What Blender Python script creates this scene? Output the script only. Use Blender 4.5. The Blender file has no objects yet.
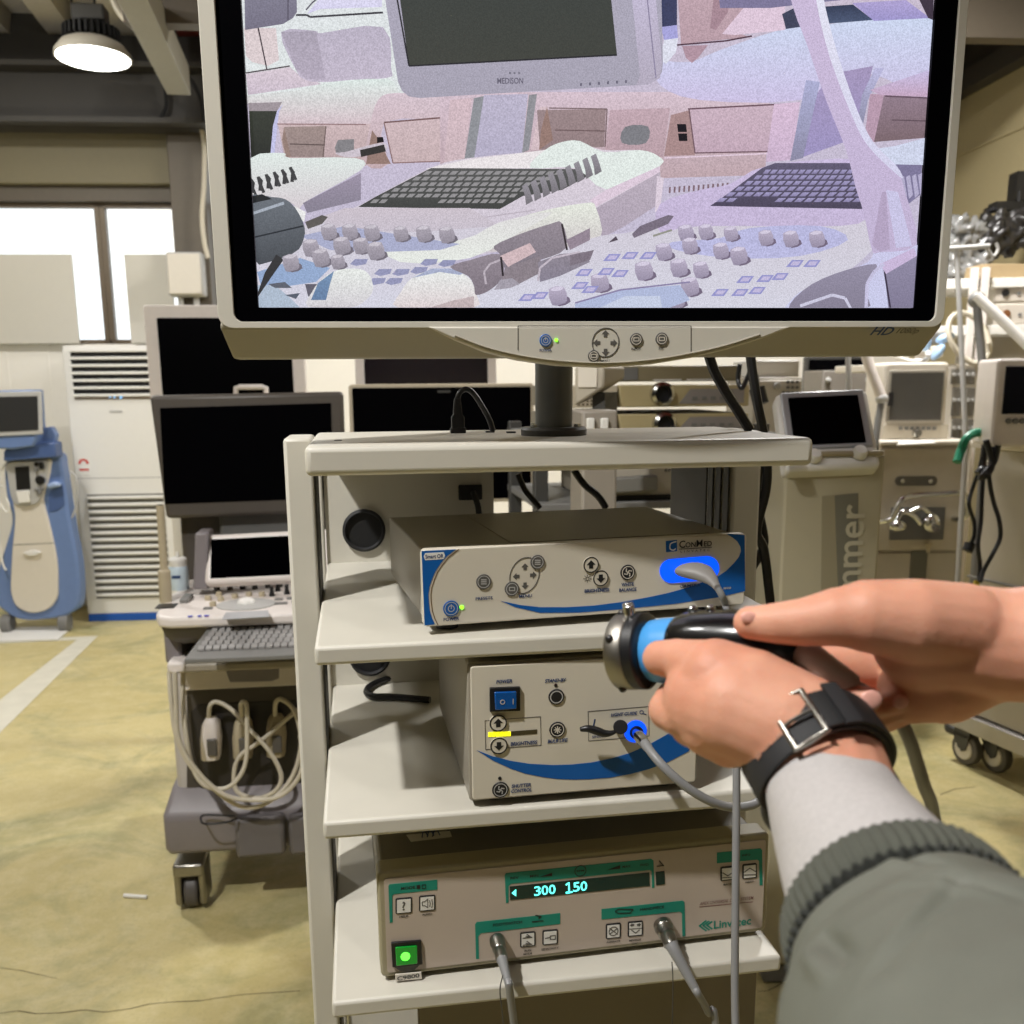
import bpy, bmesh, math, random
from mathutils import Vector, Matrix
random.seed(7)
S = bpy.context.scene
COL = S.collection
PI = math.pi
# ---------------------------------------------------------------- camera (calibrated on the cart)
F, CX, CY = 960.0, 512.0, 575.0
PITCH, ROLL, EYE = 0.1968, -0.0077, Vector((0, 0, 1.55))
_cp, _sp, _cr, _sr = math.cos(PITCH), math.sin(PITCH), math.cos(ROLL), math.sin(ROLL)
FWD = Vector((0, _cp, -_sp)); UP0 = Vector((0, _sp, _cp)); RT0 = Vector((1, 0, 0))
RT = RT0 * _cr + UP0 * _sr
UP = UP0 * _cr - RT0 * _sr
def ray(u, v):
    return RT * ((u - CX) / F) + UP * ((CY - v) / F) + FWD
def at(u, v, d):
    return EYE + ray(u, v) * d
cam = bpy.data.cameras.new('camera'); camo = bpy.data.objects.new('camera', cam); COL.objects.link(camo)
m = Matrix((RT, UP, -FWD)).transposed().to_4x4(); m.translation = EYE
camo.matrix_world = m
cam.sensor_fit = 'HORIZONTAL'; cam.sensor_width = 36; cam.lens = 36 * F / 1024
cam.shift_y = (CY - 512) / 1024
cam.clip_start = 0.02; cam.clip_end = 200
cam.dof.use_dof = True; cam.dof.focus_distance = 0.93; cam.dof.aperture_fstop = 10.5
S.camera = camo

class Fr:
    """upright frame: x along the front, y into the thing, z up"""
    def __init__(s, o, yaw=0.0):
        s.o = Vector(o); s.yaw = yaw
        s.M = Matrix.Translation(s.o) @ Matrix.Rotation(yaw, 4, 'Z'); s.I = s.M.inverted()
        s.e = s.I @ EYE
    def l(s, w): return s.I @ Vector(w)
    def w(s, l): return s.M @ Vector(l)
    def _r(s, u, v): return s.I.to_3x3() @ ray(u, v)
    def hy(s, u, v, y=0.0):
        r = s._r(u, v); return s.e + r * ((y - s.e.y) / r.y)
    def hz(s, u, v, z=0.0):
        r = s._r(u, v); return s.e + r * ((z - s.e.z) / r.z)
    def hx(s, u, v, x=0.0):
        r = s._r(u, v); return s.e + r * ((x - s.e.x) / r.x)
    def at(s, u, v, d): return s.I @ at(u, v, d)
def floor_fr(u, v, yaw=0.0):
    r = ray(u, v); return Fr(EYE + r * (-EYE.z / r.z), yaw)
def depth_fr(u, v, d, yaw=0.0, z=0.0):
    p = at(u, v, d); return Fr((p.x, p.y, z), yaw)

# ---------------------------------------------------------------- materials
def srgb(c):
    return tuple(((x / 255) / 12.92 if x / 255 <= 0.04045 else ((x / 255 + 0.055) / 1.055) ** 2.4) for x in c)
MATS = {}
def mat(name, c, rough=0.5, metal=0.0, var=0.06, scale=30, bump=0.0, emit=None, es=0.0, coat=0.0, trans=0.0, sss=0.0, spec=0.5, alpha=1.0):
    if name in MATS: return MATS[name]
    M = bpy.data.materials.new(name); M.use_nodes = True
    nt = M.node_tree; b = nt.nodes['Principled BSDF']
    col = srgb(c)
    b.inputs['Roughness'].default_value = rough; b.inputs['Metallic'].default_value = metal
    b.inputs['Specular IOR Level'].default_value = spec
    b.inputs['Coat Weight'].default_value = coat
    b.inputs['Transmission Weight'].default_value = trans
    b.inputs['Alpha'].default_value = alpha
    if sss:
        b.inputs['Subsurface Weight'].default_value = sss
        b.inputs['Subsurface Radius'].default_value = (1.0, 0.35, 0.2); b.inputs['Subsurface Scale'].default_value = 0.006
    tc = nt.nodes.new('ShaderNodeTexCoord'); n = nt.nodes.new('ShaderNodeTexNoise')
    n.inputs['Scale'].default_value = scale; n.inputs['Detail'].default_value = 4
    nt.links.new(tc.outputs['Object'], n.inputs['Vector'])
    r = nt.nodes.new('ShaderNodeMixRGB'); r.blend_type = 'MIX'
    r.inputs[1].default_value = (*[max(0, x * (1 - var)) for x in col], 1); r.inputs[2].default_value = (*[min(1, x * (1 + var)) for x in col], 1)
    nt.links.new(n.outputs['Fac'], r.inputs[0]); nt.links.new(r.outputs[0], b.inputs['Base Color'])
    if bump:
        bp = nt.nodes.new('ShaderNodeBump'); bp.inputs['Strength'].default_value = bump; bp.inputs['Distance'].default_value = 0.002
        n2 = nt.nodes.new('ShaderNodeTexNoise'); n2.inputs['Scale'].default_value = scale * 8; nt.links.new(tc.outputs['Object'], n2.inputs['Vector'])
        nt.links.new(n2.outputs['Fac'], bp.inputs['Height']); nt.links.new(bp.outputs['Normal'], b.inputs['Normal'])
    if emit:
        b.inputs['Emission Color'].default_value = (*srgb(emit), 1); b.inputs['Emission Strength'].default_value = es
    MATS[name] = M; return M
cream = mat('cream_powder_coat', (200, 196, 184), 0.45, var=0.03)
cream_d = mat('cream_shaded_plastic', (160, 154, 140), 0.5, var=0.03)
beige = mat('beige_panel', (208, 201, 185), 0.5, var=0.02)
pinkgrey = mat('pink_grey_panel', (186, 172, 158), 0.5, var=0.02)
grey_case = mat('grey_painted_case', (150, 144, 132), 0.42, var=0.05, scale=200)
khaki_case = mat('khaki_painted_case', (158, 150, 122), 0.5, var=0.04)
black = mat('black_plastic', (22, 22, 24), 0.4)
black_m = mat('black_matte', (14, 14, 15), 0.65)
rubber = mat('black_rubber', (30, 30, 32), 0.7)
dgrey = mat('dark_grey_metal', (70, 69, 66), 0.45, 0.2)
mgrey = mat('mid_grey_plastic', (118, 117, 114), 0.5)
lgrey = mat('light_grey_plastic', (176, 175, 172), 0.5)
white = mat('white_plastic', (226, 224, 218), 0.45, var=0.02)
offwhite = mat('off_white_plastic', (212, 205, 192), 0.5, var=0.03)
cblue = mat('printed_blue', (4, 88, 164), 0.4, var=0.02)
navy = mat('printed_navy', (16, 52, 104), 0.5, var=0.0)
ink = mat('printed_black', (26, 26, 28), 0.5, var=0.0)
inkgrey = mat('printed_grey', (88, 86, 82), 0.5, var=0.0)
teal = mat('printed_teal', (14, 132, 112), 0.5, var=0.02)
chrome = mat('chrome', (200, 200, 198), 0.18, 1.0, var=0.02)
steel = mat('brushed_steel', (150, 147, 140), 0.32, 1.0, var=0.12, scale=60)
led_green = mat('led_green', (120, 230, 40), 0.3, emit=(120, 255, 40), es=3.0)
glass_black = mat('black_screen_glass', (3, 3, 5), 0.3, var=0.0, spec=0.04)
screen_grey = mat('grey_screen_glass', (52, 52, 52), 0.15, var=0.1, scale=6)
cable_grey = mat('grey_cable', (128, 128, 128), 0.45)
cable_white = mat('cream_cable', (200, 192, 174), 0.5)
brown_line = mat('brown_outline', (120, 96, 70), 0.5, var=0.0)

# ---------------------------------------------------------------- mesh building
def crom(pts, n=8, closed=False):
    pts = [Vector(p) for p in pts]
    if len(pts) < 3 and not closed: return pts
    out = []; N = len(pts)
    rng = range(N) if closed else range(N - 1)
    for i in rng:
        g = (lambda k: pts[k % N]) if closed else (lambda k: pts[min(max(k, 0), N - 1)])
        p0, p1, p2, p3 = g(i - 1), g(i), g(i + 1), g(i + 2)
        for k in range(n):
            t = k / n
            out.append(0.5 * ((2 * p1) + (p2 - p0) * t + (2 * p0 - 5 * p1 + 4 * p2 - p3) * t * t + (3 * p1 - p0 - 3 * p2 + p3) * t ** 3))
    if not closed: out.append(pts[-1])
    return out
_txt = {}
def text2d(s, bold=0.0, shear=0.0, space=1.0):
    k = (s, bold, shear, space)
    if k in _txt: return _txt[k]
    cu = bpy.data.curves.new('t', 'FONT'); cu.body = s; cu.offset = bold; cu.shear = shear; cu.space_character = space
    cu.align_x = 'CENTER'; cu.align_y = 'CENTER'; cu.resolution_u = 3
    o = bpy.data.objects.new('t', cu); COL.objects.link(o)
    dg = bpy.context.evaluated_depsgraph_get()
    me = bpy.data.meshes.new_from_object(o.evaluated_get(dg))
    vs = [(v.co.x, v.co.y) for v in me.vertices]; fs = [tuple(p.vertices) for p in me.polygons]
    up = sum(p.normal.z for p in me.polygons)
    if up < 0: fs = [f[::-1] for f in fs]
    bpy.data.objects.remove(o); bpy.data.curves.remove(cu); bpy.data.meshes.remove(me)
    if vs:
        x0 = min(v[0] for v in vs); x1 = max(v[0] for v in vs); y0 = min(v[1] for v in vs); y1 = max(v[1] for v in vs)
        vs = [((x - (x0 + x1) / 2), (y - (y0 + y1) / 2)) for x, y in vs]
        r = (vs, fs, x1 - x0, y1 - y0)
    else: r = ([], [], 1, 1)
    _txt[k] = r; return r

class MB:
    def __init__(s): s.v = []; s.f = []; s.m = []
    def add(s, vs, fs, m=0):
        b = len(s.v); s.v += [tuple(x) for x in vs]
        s.f += [tuple(b + i for i in f) for f in fs]; s.m += [m] * len(fs); return s
    def box(s, x0, x1, y0, y1, z0, z1, m=0):
        x0, x1 = sorted((x0, x1)); y0, y1 = sorted((y0, y1)); z0, z1 = sorted((z0, z1))
        v = [(x, y, z) for z in (z0, z1) for y in (y0, y1) for x in (x0, x1)]
        return s.add(v, [(0, 2, 3, 1), (4, 5, 7, 6), (0, 1, 5, 4), (1, 3, 7, 5), (3, 2, 6, 7), (2, 0, 4, 6)], m)
    def hexa(s, a, b, m=0):
        """a: 4 front corners, b: 4 back corners, both BL, BR, TR, TL"""
        return s.add(list(a) + list(b), [(0, 1, 2, 3), (7, 6, 5, 4), (1, 0, 4, 5), (2, 1, 5, 6), (3, 2, 6, 7), (0, 3, 7, 4)], m)
    def prism(s, poly, y0, y1, m=0):
        """poly of (x, z) anticlockwise seen from -y; y0 front, y1 back"""
        a = sum(p[0] * q[1] - q[0] * p[1] for p, q in zip(poly, list(poly[1:]) + [poly[0]]))
        poly = list(poly) if a > 0 else list(poly)[::-1]
        n = len(poly); v = [(x, y0, z) for x, z in poly] + [(x, y1, z) for x, z in poly]
        return s.add(v, [tuple(range(n)), tuple(range(2 * n - 1, n - 1, -1))] + [((i + 1) % n, i, n + i, n + (i + 1) % n) for i in range(n)], m)
    def prismx(s, poly, x0, x1, m=0):
        """poly of (y, z) extruded along x"""
        b = len(s.v); t = MB().prism([(p[0], p[1]) for p in poly], 0, 1)
        v = [((x0 if y == 0 else x1), x, z) for x, y, z in t.v]
        fl = x1 < x0
        return s.add(v, [f if fl else f[::-1] for f in t.f] if True else t.f, m)
    def prismz(s, poly, z0, z1, m=0):
        a = sum(p[0] * q[1] - q[0] * p[1] for p, q in zip(poly, list(poly[1:]) + [poly[0]]))
        poly = list(poly) if a > 0 else list(poly)[::-1]
        n = len(poly); v = [(x, y, z0) for x, y in poly] + [(x, y, z1) for x, y in poly]
        return s.add(v, [tuple(range(n - 1, -1, -1)), tuple(range(n, 2 * n))] + [(i, (i + 1) % n, n + (i + 1) % n, n + i) for i in range(n)], m)
    def loft(s, rings, m=0, cap=True, closed=True):
        n = len(rings[0]); v = [p for r in rings for p in r]; f = []
        for i in range(len(rings) - 1):
            for k in range(n if closed else n - 1):
                a, b = i * n + k, i * n + (k + 1) % n
                f.append((a, b, b + n, a + n))
        if cap and closed: f += [tuple(range(n - 1, -1, -1)), tuple(range((len(rings) - 1) * n, len(rings) * n))]
        return s.add(v, f, m)
    @staticmethod
    def basis(d):
        d = Vector(d).normalized(); a = Vector((0, 0, 1)) if abs(d.z) < 0.9 else Vector((1, 0, 0))
        x = a.cross(d).normalized(); return x, d.cross(x), d
    def cyl(s, p0, p1, r0, r1=None, n=20, m=0, cap=True):
        r1 = r0 if r1 is None else r1; p0, p1 = Vector(p0), Vector(p1); x, y, d = s.basis(p1 - p0)
        c = [(math.cos(2 * PI * k / n), math.sin(2 * PI * k / n)) for k in range(n)]
        return s.loft([[p + x * (r * a) + y * (r * b) for a, b in c] for p, r in ((p0, r0), (p1, r1))], m, cap)
    def lathe(s, prof, o, d, n=28, m=0, cap=True):
        """prof: (radius, height along d)"""
        o = Vector(o); x, y, d = s.basis(d)
        c = [(math.cos(2 * PI * k / n), math.sin(2 * PI * k / n)) for k in range(n)]
        return s.loft([[o + d * h + x * (r * a) + y * (r * b) for a, b in c] for r, h in prof], m, cap)
    def tube(s, pts, r, n=8, m=0, sm=8, closed=False):
        pts = crom(pts, sm, closed) if sm else [Vector(p) for p in pts]
        rings = []; N = len(pts); pd = None; px = None
        for i, p in enumerate(pts):
            d = (pts[(i + 1) % N] - pts[i - 1]) if closed else (pts[min(i + 1, N - 1)] - pts[max(i - 1, 0)])
            if d.length < 1e-9: d = pd or Vector((0, 0, 1))
            d.normalize()
            if px is None: x, y, _ = s.basis(d)
            else:
                x = px - d * px.dot(d); x = x.normalized() if x.length > 1e-6 else s.basis(d)[0]; y = d.cross(x)
            px, pd = x, d
            rr = r(i / max(1, N - 1)) if callable(r) else r
            rings.append([p + x * (rr * math.cos(2 * PI * k / n)) + y * (rr * math.sin(2 * PI * k / n)) for k in range(n)])
        if closed: rings.append(rings[0]); return s.loft(rings, m, False)
        return s.loft(rings, m)
    def ell(s, c, rx, ry, rz, m=0, nu=20, nv=12, rot=None):
        c = Vector(c); rings = []
        for j in range(1, nv):
            t = PI * j / nv - PI / 2
            rings.append([Vector((rx * math.cos(t) * math.cos(2 * PI * k / nu), ry * math.cos(t) * math.sin(2 * PI * k / nu), rz * math.sin(t))) for k in range(nu)])
        if rot: rings = [[rot @ p for p in r] for r in rings]
        rings = [[c + p for p in r] for r in rings]
        return s.loft(rings, m)
    def text(s, t, x, z, y, h, m=0, bold=0.0, shear=0.0, space=1.0, w=None, rot=0.0):
        vs, fs, tw, th = text2d(t, bold, shear, space)
        k = h / 0.72 if w is None else None
        sx = k if k else w / tw
        sz = (h / 0.72) if k else (h / th if th else 1)
        c, q = math.cos(rot), math.sin(rot)
        return s.add([(x + a * sx * c - b * sz * q, y, z + a * sx * q + b * sz * c) for a, b in vs], fs, m)
    def build(s, name, mats, parent=None, bevel=0.0, seg=2, smooth=40, fr=None):
        me = bpy.data.meshes.new(name); me.from_pydata(s.v, [], s.f)
        for mm in (mats if isinstance(mats, (list, tuple)) else [mats]): me.materials.append(mm)
        me.polygons.foreach_set('material_index', s.m)
        if smooth:
            me.polygons.foreach_set('use_smooth', [True] * len(me.polygons))
            me.update(); me.set_sharp_from_angle(angle=math.radians(smooth))
        me.update()
        o = bpy.data.objects.new(name, me); COL.objects.link(o)
        if parent is not None: o.parent = parent
        elif fr is not None: o.matrix_world = fr.M
        if bevel:
            b = o.modifiers.new('bevel', 'BEVEL'); b.width = bevel; b.segments = seg; b.limit_method = 'ANGLE'; b.angle_limit = math.radians(40)
            if hasattr(b, 'harden_normals'): b.harden_normals = False
        return o
def thing(name, label, cat, fr, group=None):
    o = bpy.data.objects.new(name, None); COL.objects.link(o); o.empty_display_size = 0.05
    o.matrix_world = fr.M; o['label'] = label; o['category'] = cat
    if group: o['group'] = group
    return o
def tag(o, label, cat, group=None):
    o['label'] = label; o['category'] = cat
    if group: o['group'] = group
    return o
def struct(o): o['kind'] = 'structure'; return o
def rrect(x0, x1, z0, z1, r, n=5):
    P = []
    for cx, cz, a in ((x1 - r, z0 + r, -PI / 2), (x1 - r, z1 - r, 0), (x0 + r, z1 - r, PI / 2), (x0 + r, z0 + r, PI)):
        for k in range(n + 1):
            t = a + PI / 2 * k / n; P.append((cx + r * math.cos(t), cz + r * math.sin(t)))
    return P
class Panel:
    """a flat upright face at local y of a frame; controls are given where they sit on it"""
    def __init__(s, fr, y): s.fr = fr; s.y = y
    def p(s, u, v):
        q = s.fr.hy(u, v, s.y); return q.x, q.z
    def k(s, u=512, v=600):
        a = s.p(u, v); b = s.p(u, v + 10); return abs(b[1] - a[1]) / 10
    def pts(s, px): return [s.p(*q) for q in px]
    def poly(s, mb, px, h=0.0004, m=0, sm=0, y0=None):
        P = s.pts(px)
        if sm: P = [(q.x, q.y) for q in crom([Vector((a, b, 0)) for a, b in P], sm, True)]
        b = s.y if y0 is None else s.y - y0
        return mb.prism(P, b - h, b, m)
    def disc(s, mb, u, v, r, h=0.001, m=0, y0=0, n=20):
        x, z = s.p(u, v); r *= s.k(u, v)
        return mb.prism([(x + r * math.cos(2 * PI * i / n), z + r * math.sin(2 * PI * i / n)) for i in range(n)], s.y - y0 - h, s.y - y0, m)
    def ring(s, mb, u, v, r, w, h=0.0008, m=0, y0=0, sx=1.0, sz=1.0, tilt=0.0, n=28):
        x, z = s.p(u, v); k = s.k(u, v); ro, ri = r * k, (r - w) * k
        def P(rr, i):
            a = rr * sx * math.cos(2 * PI * i / n); b = rr * sz * math.sin(2 * PI * i / n)
            return x + a * math.cos(tilt) - b * math.sin(tilt), z + a * math.sin(tilt) + b * math.cos(tilt)
        ya, yb = s.y - y0 - h, s.y - y0
        for i in range(n):
            o1, o2, i1, i2 = P(ro, i), P(ro, i + 1), P(ri, i), P(ri, i + 1)
            mb.add([(o1[0], ya, o1[1]), (o2[0], ya, o2[1]), (i2[0], ya, i2[1]), (i1[0], ya, i1[1]), (o1[0], yb, o1[1]), (o2[0], yb, o2[1]), (i2[0], yb, i2[1]), (i1[0], yb, i1[1])],
                   [(0, 1, 2, 3), (1, 0, 4, 5), (3, 2, 6, 7)], m)
        return mb
    def line(s, mb, px, w=1.0, h=0.0003, m=0, closed=False, y0=0):
        P = s.pts(px); k = s.k(*px[0]) * w / 2
        for a, b in zip(P, P[1:] + ([P[0]] if closed else [])):
            d = Vector((b[0] - a[0], b[1] - a[1])); 
            if d.length < 1e-9: continue
            d.normalize(); q = Vector((-d.y, d.x)) * k
            e = d * k * 0.5
            mb.prism([(a[0] - q.x - e.x, a[1] - q.y - e.y), (b[0] - q.x + e.x, b[1] - q.y + e.y), (b[0] + q.x + e.x, b[1] + q.y + e.y), (a[0] + q.x - e.x, a[1] + q.y - e.y)], s.y - y0 - h, s.y - y0, m)
        return mb
    def text(s, mb, t, u, v, h, m=0, bold=0.02, shear=0.0, w=None, y0=0.0006, space=1.0, rot=0.0):
        x, z = s.p(u, v); k = s.k(u, v)
        return mb.text(t, x, z, s.y - y0, h * k, m, bold, shear, space, None if w is None else w * k, rot)
    def arrow(s, mb, u, v, size, ang, m=0, y0=0.0006, h=0.0003):
        x, z = s.p(u, v); k = s.k(u, v) * size
        P = [(-.5, -.28), (0, -.28), (0, -.6), (.62, 0), (0, .6), (0, .28), (-.5, .28)]
        c, q = math.cos(ang), math.sin(ang)
        return mb.prism([(x + k * (a * c - b * q), z + k * (a * q + b * c)) for a, b in P], s.y - y0 - h, s.y - y0, m)
# ================================================================ the equipment cart
C = Fr((-.1934, .9034, 0), .1566)
TOP, S2, S3, S4 = 1.494, 1.2996, 1.1161, .9118
cart = thing('equipment_cart', 'cream metal equipment cart with four open shelves carrying the medical boxes and big screen', 'cart', C)
def slab(name, ztop, th, y0=0.0, y1=.46, x0=0.0, x1=.502, bev=.004):
    return MB().box(x0, x1, y0, y1, ztop - th, ztop).build(name, cream, cart, bevel=bev, seg=3)
slab('top_shelf', TOP, .0285, 0, .27, 0, .508, .006)
MB().box(0, .502, .25, .46, TOP - .030, TOP - .024).build('rear_shade_plate', cream, cart)  # hidden plate added to carry the top shelf's shadow onto the back panel
for z in (S2, S3, S4):
    slab('shelf', z, .0195)
slab('shelf', .30, .02)
# side posts: extruded profiles standing behind the shelf fronts
def post(x0, x1, inner):
    b = MB().box(x0, x1, .20, .29, .09, TOP - .003)
    o = b.build('post', cream, cart, bevel=.004)
    t = MB()
    xi = x1 if inner > 0 else x0
    for k in range(3):
        t.box(xi - .001, xi + .0025 * inner, .20 + .008 + k * .027, .20 + .024 + k * .027, .10, TOP - .03)
    t.build('post_groove', dgrey, o)
    if inner < 0: MB().box(x0, x1, .29, .44, .09, TOP - .04).build('rear_post', dgrey, cart, bevel=.003)
    else: MB().box(x0, x1, .445, .465, .09, TOP - .04).build('rear_post', cream, cart, bevel=.003)
post(-.034, -.002, 1)
post(.503, .540, -1)
MB().box(-.034, .54, .05, .44, .07, .11).build('base_frame', dgrey, cart, bevel=.006)
for x in (0.0, .5):
    for y in (.08, .41):
        c = MB().cyl((x - .012, y, .035), (x + .012, y, .035), .035, n=24).build('caster', rubber, cart, bevel=.004)
        MB().box(x - .018, x + .018, y - .012, y + .03, .055, .09).build('caster_fork', steel, c, bevel=.003)
# back panel with cable openings
bp = MB(); bp.box(0, .2415, .455, .465, .30, TOP - .03)
bpo = bp.build('back_panel', cream, cart)
MB().box(C.hy(418, 1010, .12).x, C.hy(756, 1000, .12).x, .12, .14, .30, S4 - .02).build('lower_panel', mat('lower_panel_shaded_cream', (120, 110, 92), .5, var=.03), cart, bevel=.002)  # cream panel; the shade under the shelf is put into its colour
def grommet(x, z):
    g = MB(); g.lathe([(.0305, 0), (.0305, .006), (.027, .008), (.0255, .006), (.024, -.02)], (x, .4545, z), (0, -1, 0), n=32, cap=False)
    o = g.build('cable_grommet', rubber, cart)
    MB().cyl((x, .4535, z), (x, .4545, z), .0255, n=32).build('opening', black_m, o)
q = C.hy(364, 530, .455); grommet(q.x, q.z)
q2 = C.hy(370, 655, .455); grommet(q2.x, q2.z)
sk = C.hy(470, 492, .455)
so = MB().box(sk.x - .017, sk.x + .017, .447, .4552, sk.z - .011, sk.z + .011).build('power_socket', black, cart, bevel=.002)
MB().tube([(sk.x + .004, .452, sk.z), (sk.x + .004, .43, sk.z - .004), (sk.x + .008, .425, sk.z - .02), (sk.x + .012, .43, sk.z - .06)], .0045).build('socket_lead', rubber, so)
# small cable slots in the top shelf
for u, v in ((490, 432.5), (511, 433)):
    q = C.hz(u, v, TOP); MB().box(q.x - .005, q.x + .005, q.y - .004, q.y + .004, TOP - .001, TOP + .002).build('cable_slot', black, cart)
q = C.hz(338, 440.5, TOP); MB().cyl((q.x, q.y, TOP), (q.x, q.y, TOP + .0006), .004, n=12).build('screw_hole', dgrey, cart)

# ================================================================ surgical monitor on its pole
MYAW = .107
M = Fr(C.w((.264, .128, TOP)), MYAW)
Y0 = -.158
mon = thing('surgical_monitor', 'wide cream flat screen monitor on grey pole showing a live picture of consoles', 'monitor', M)
P = Panel(M, Y0)
xl, zb = M.hy(209, 180, Y0).x, M.hy(600, 327.5, Y0).z
xr = M.hy(955, 180, Y0).x
zt = M.hy(242, 0, Y0).z + .085
# black inner frame and picture area
bl, br_ = M.hy(225.5, 180, Y0).x, M.hy(946.5, 180, Y0).x
bz = M.hy(600, 321.5, Y0).z
sl, sr, sz = M.hy(250.5, 180, Y0).x, M.hy(925, 180, Y0).x, M.hy(600, 307.5, Y0).z
st = sz + (sr - sl) * 9 / 16
bt, zt = st + .012, st + .022
def frame_loft(mb, o, i, y0, y1, r0, r1, m=0):
    a = rrect(*o, r0); b = rrect(*i, r1)
    mb.loft([[(x, y1, z) for x, z in a], [(x, y0, z) for x, z in a], [(x, y0, z) for x, z in b], [(x, y0 + .006, z) for x, z in b]], m, cap=False)
h = MB(); frame_loft(h, (xl, xr, zb, zt), (bl, br_, bz, bt), Y0, Y0 + .045, .012, .008)
h.loft([[(x, Y0 + .045, z) for x, z in rrect(xl, xr, zb, zt, .012)], [(x, Y0 + .09, z) for x, z in rrect(xl + .05, xr - .05, zb + .02, zt - .05, .012)]], 0)
h.build('housing', cream, mon, bevel=.002)
# sloping lower bezel
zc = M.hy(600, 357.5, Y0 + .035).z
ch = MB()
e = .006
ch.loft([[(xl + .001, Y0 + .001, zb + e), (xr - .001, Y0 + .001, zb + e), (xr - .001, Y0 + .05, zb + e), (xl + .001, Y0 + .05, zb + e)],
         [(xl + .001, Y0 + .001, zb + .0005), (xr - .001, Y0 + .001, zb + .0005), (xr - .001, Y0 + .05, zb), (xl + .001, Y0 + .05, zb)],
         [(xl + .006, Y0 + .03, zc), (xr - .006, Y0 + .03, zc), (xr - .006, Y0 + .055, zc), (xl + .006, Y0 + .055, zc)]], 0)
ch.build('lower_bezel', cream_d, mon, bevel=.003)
# smiling centre of the bezel with the buttons
arc = [(428, 327), (455, 340), (485, 351.5), (520, 360), (560, 365.5), (605, 367.5), (650, 364.5), (690, 358), (725, 350), (760, 339), (790, 327)]
cp = MB()
cp.prism(P.pts(arc), Y0 - .003, Y0 + .032)
cpo = cp.build('control_panel', cream, mon, bevel=.0015)
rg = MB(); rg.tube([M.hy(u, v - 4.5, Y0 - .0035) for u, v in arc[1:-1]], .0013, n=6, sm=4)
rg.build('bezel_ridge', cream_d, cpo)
Pc = Panel(M, Y0 - .003)
ol = MB(); Pc.line(ol, [(518, 350), (518, 326), (691, 326), (691, 352)], .8); ol.build('panel_outline', inkgrey, cpo)
def round_button(P, par, u, v, r, mm, name='button', ringw=1.6, inner=None, lab=None):
    b = MB(); P.disc(b, u, v, r, .0014, 0); o = b.build(name, mm, par, bevel=.0004)
    i = MB(); P.ring(i, u, v, r - 1.4, .7, .0002, 0, y0=.0014)
    if inner == 'power':
        P.ring(i, u, v, r * .42, .8, .0002, 0, y0=.0014); P.line(i, [(u, v - r * .5), (u, v)], .9, y0=.0014)
    elif inner == 'bars':
        for k in (-1, 0, 1): P.line(i, [(u - 2.5, v + k * 2), (u + 2.5, v + k * 2)], 1, y0=.0014)
    elif inner == 'dot': P.disc(i, u, v, r * .45, .0002, 0, y0=.0014)
    elif inner == 'box': P.line(i, [(u - 2.6, v - 1.6), (u + 2.6, v - 1.6), (u + 2.6, v + 1.6), (u - 2.6, v + 1.6)], .9, closed=True, y0=.0014)
    elif inner == 'star':
        for k in range(4):
            a = PI * k / 4; P.line(i, [(u - 3.4 * math.cos(a), v - 3.4 * math.sin(a)), (u + 3.4 * math.cos(a), v + 3.4 * math.sin(a))], .9, y0=.0014)
    elif inner == 'swirl':
        for k in range(4):
            a = PI * k / 2 + .5; P.line(i, [(u, v), (u + 2.2 * math.cos(a), v + 2.2 * math.sin(a)), (u + 4 * math.cos(a + .7), v + 4 * math.sin(a + .7))], .9, y0=.0014)
    i.build('button_mark', offwhite if lab is None else lab, o, smooth=0)
    return o
round_button(Pc, cpo, 545.5, 340.5, 6.4, cblue, inner='power', lab=lgrey)
b = MB(); Pc.disc(b, 556.2, 340, 1.6, .001); b.build('status_light', led_green, cpo)
round_button(Pc, cpo, 593.5, 356, 6, inkgrey, inner='box')
round_button(Pc, cpo, 636, 339.5, 6.6, inkgrey, inner='box'); round_button(Pc, cpo, 661.5, 339, 6.6, inkgrey, inner='box')
a = MB(); Pc.ring(a, 605.5, 342.5, 15, 1, .0005, sx=.95, sz=1.0, tilt=-.4)
for u, v, g in ((605.5, 334, PI / 2), (597, 343, PI), (613.5, 343, 0), (605.5, 352, -PI / 2)): Pc.arrow(a, u, v, 6.5, g, y0=0)
a.build('menu_arrows', inkgrey, cpo, smooth=0)
t = MB(); Pc.text(t, 'POWER', 545.5, 350.3, 2.6, 0, w=12.5); t.build('lettering', navy, cpo, smooth=0)
t = MB(); Pc.text(t, 'MENU', 605, 361, 2.2, 0, w=9); Pc.text(t, 'INPUT', 636, 349, 2.2, 0, w=10); Pc.text(t, 'PIP', 661, 348.5, 2.2, 0, w=5); t.build('lettering', ink, cpo, smooth=0)
# HD 1080p on the sloping bezel: written on a plane tilted like the bezel
def bez(u, v):
    for k in range(40):
        y = Y0 + .03 * k / 39; q = M.hy(u, v, y)
        if q.z <= zb - (zb - zc) * (k / 39): return q
    return q
qa, qb = bez(882, 331), bez(907, 331)
t1 = text2d('HD', .02, .25); t2 = text2d('1080p', .0, .3)
def bezel_text(td, u0, u1, v, mm):
    vs, fs, tw, th = td; a, b2 = bez(u0, v), bez(u1, v); w = (b2.x - a.x); k = w / tw
    dn = Vector((0, .029, zc - zb)).normalized(); nrm = Vector((0, dn.z, -dn.y)).normalized()
    mid = (a + b2) / 2 + Vector((0, -.0012, -.0006))
    MB().add([tuple(mid + Vector((x * k, 0, 0)) - dn * (y * k)) for x, y in vs], fs).build('lettering', mm, mon, smooth=0)
bezel_text(t1, 871, 893, 330.5, navy); bezel_text(t2, 896, 918, 331, ink)
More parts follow.
